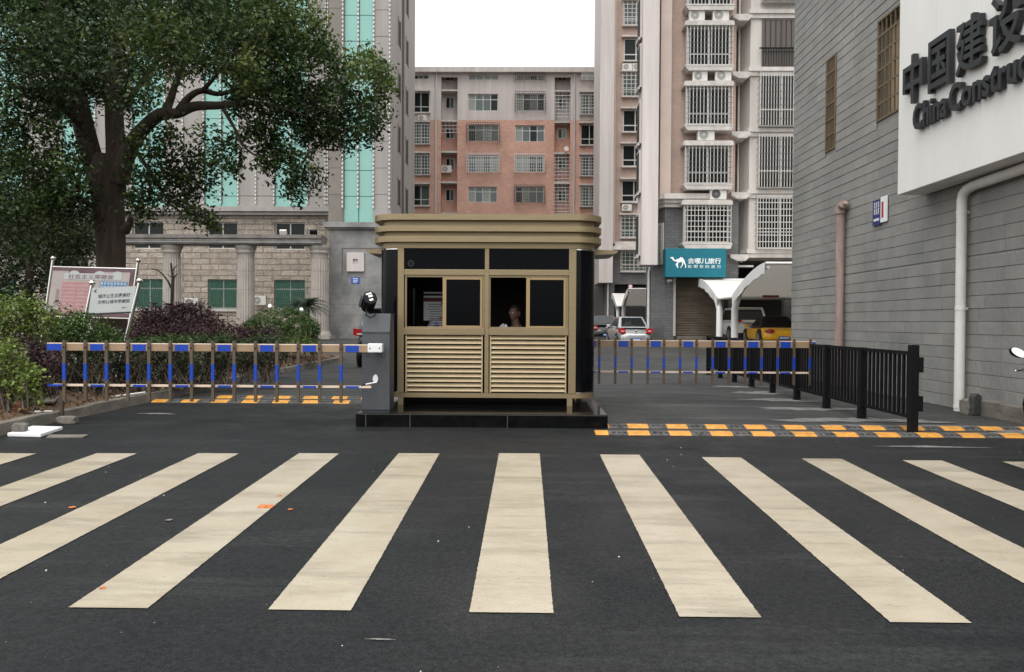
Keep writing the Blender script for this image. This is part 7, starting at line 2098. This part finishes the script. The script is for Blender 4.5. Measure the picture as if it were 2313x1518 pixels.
    for i, v in enumerate(hd):
        r, k = divmod(i, NU); ph = math.pi * r / NV; th = 2 * math.pi * k / NU
        front = math.cos(th)
        lim = 1.05 if front > .55 else (1.5 if front > -.1 else 2.05)
        keep.append(ph < lim); c = Vector((0, -.02, .745)); hv.append(T @ (c + (v - c) * 1.045))
    mb = MB(); mb.add(hv, [f for f in hf if all(keep[i] for i in f)], 0, True); mb.build('hair', M['hair'], root)
    # shirt: torso and upper arms, a little fuller than the body
    V2 = [(0, 0, .12), (0, .01, .25), (0, .02, .43), (0, .02, .515)]; R2_ = [(.175, .135), (.16, .12), (.18, .125), (.085, .08)]; E2 = [(0, 1), (1, 2), (2, 3)]
    for s, (el, wr) in ((-1, arm_l), (1, arm_r)):
        sh = Vector((s * .19, .02, .49)); e = Vector(el); pv = 2
        for p, r in ((Vector((s * .12, .02, .485)), .085), (sh, .076), (sh.lerp(e, .5), .064), (sh.lerp(e, .85), .060)): V2.append(tuple(p)); R2_.append((r, r)); E2.append((pv, len(V2) - 1)); pv = len(V2) - 1
    vs, fs = skin_mesh(V2, E2, R2_); mb = MB(); mb.add([T @ v for v in vs], fs, 0, True); mb.build('shirt', M[shirt], root)
    V3 = [(0, 0, .07)]; R3 = [(.17, .13)]; E3 = []
    for s in (-1, 1):
        pv = 0
        for p, r in (((s * .10, -.06, .07), .098), ((s * .11, -.25, .075), .088), ((s * .11, -.445, .07), .072), ((s * .11, -.43, -.14), .064), ((s * .11, -.42, -.29), .056)): V3.append(p); R3.append((r, r)); E3.append((pv, len(V3) - 1)); pv = len(V3) - 1
    vs, fs = skin_mesh(V3, E3, R3); mb = MB(); mb.add([T @ v for v in vs], fs, 0, True); mb.build('trousers', M['trouser'], root)
    return root
def stool(x, y, z0, z1, label):
    t = thing('chair', label, 'chair', (x, y, z0))
    mb = MB(); mb.box(x - .21, x + .21, y - .2, y + .22, z1 - .06, z1); mb.build('seat', M['black'], t, bevel=.02)
    for sx in (-1, 1):
        for s_ in (-1, 1): mb = MB(); mb.tube([(x + sx * .17, y + s_ * .16, z0), (x + sx * .16, y + s_ * .15, z1 - .06)], .015, 8); mb.build('leg', M['steel'], t)
    mb = MB(); mb.box(x - .2, x + .2, y + .2, y + .24, z1 + .12, z1 + .42); mb.build('backrest', M['black'], t, bevel=.015)
zf = ZFLOOR
hx = at(1165, 712, 11.70); zs_ = hx.z - .745 + .03
stool(hx.x + .01, 11.80, zf, zs_ - .02, 'black chair the man in the lilac shirt sits on')
person('man in a lilac shirt sitting behind the open right booth window, looking left', hx.x, 11.74, zs_, -38, 'shirt_lilac', ((-.30, -.10, .26), (-.18, -.34, .22)), ((.30, -.08, .26), (.16, -.34, .22)))
p2 = at(1011, 700, 11.72); zs2 = zs_ + .13
stool(p2.x, 11.80, zf, zs2 - .02, 'black chair the person in the striped shirt sits on')
person('person in a navy and white striped shirt sitting behind the dark left booth sash', p2.x, 11.72, zs2, 12, 'shirt_stripe', ((-.30, -.12, .25), (-.20, -.36, .22)), ((.30, -.10, .25), (.12, -.36, .22)))
# crumpled clear bag on the counter
q = at(1138, 735, 11.25)
bm = bmesh.new(); bmesh.ops.create_icosphere(bm, subdivisions=3, radius=1); rnd = random.Random(2)
for v in bm.verts:
    k = 1 + rnd.uniform(-.22, .22); v.co = Vector((v.co.x * .065 * k * (1.2 - .5 * max(0, v.co.z)), v.co.y * .05 * k, v.co.z * .085 * k))
me = bpy.data.meshes.new('plastic_bag'); bm.to_mesh(me); bm.free(); me.materials.append(mat('crumpled_plastic', (.30, .31, .32), .12, spec=.8))
o = bpy.data.objects.new('plastic_bag', me); COL.objects.link(o); o.location = (q.x, 11.25, zk0 - .02 + .085)
tag(o, 'crumpled clear plastic bag on the counter of the right booth window', 'plastic bag')
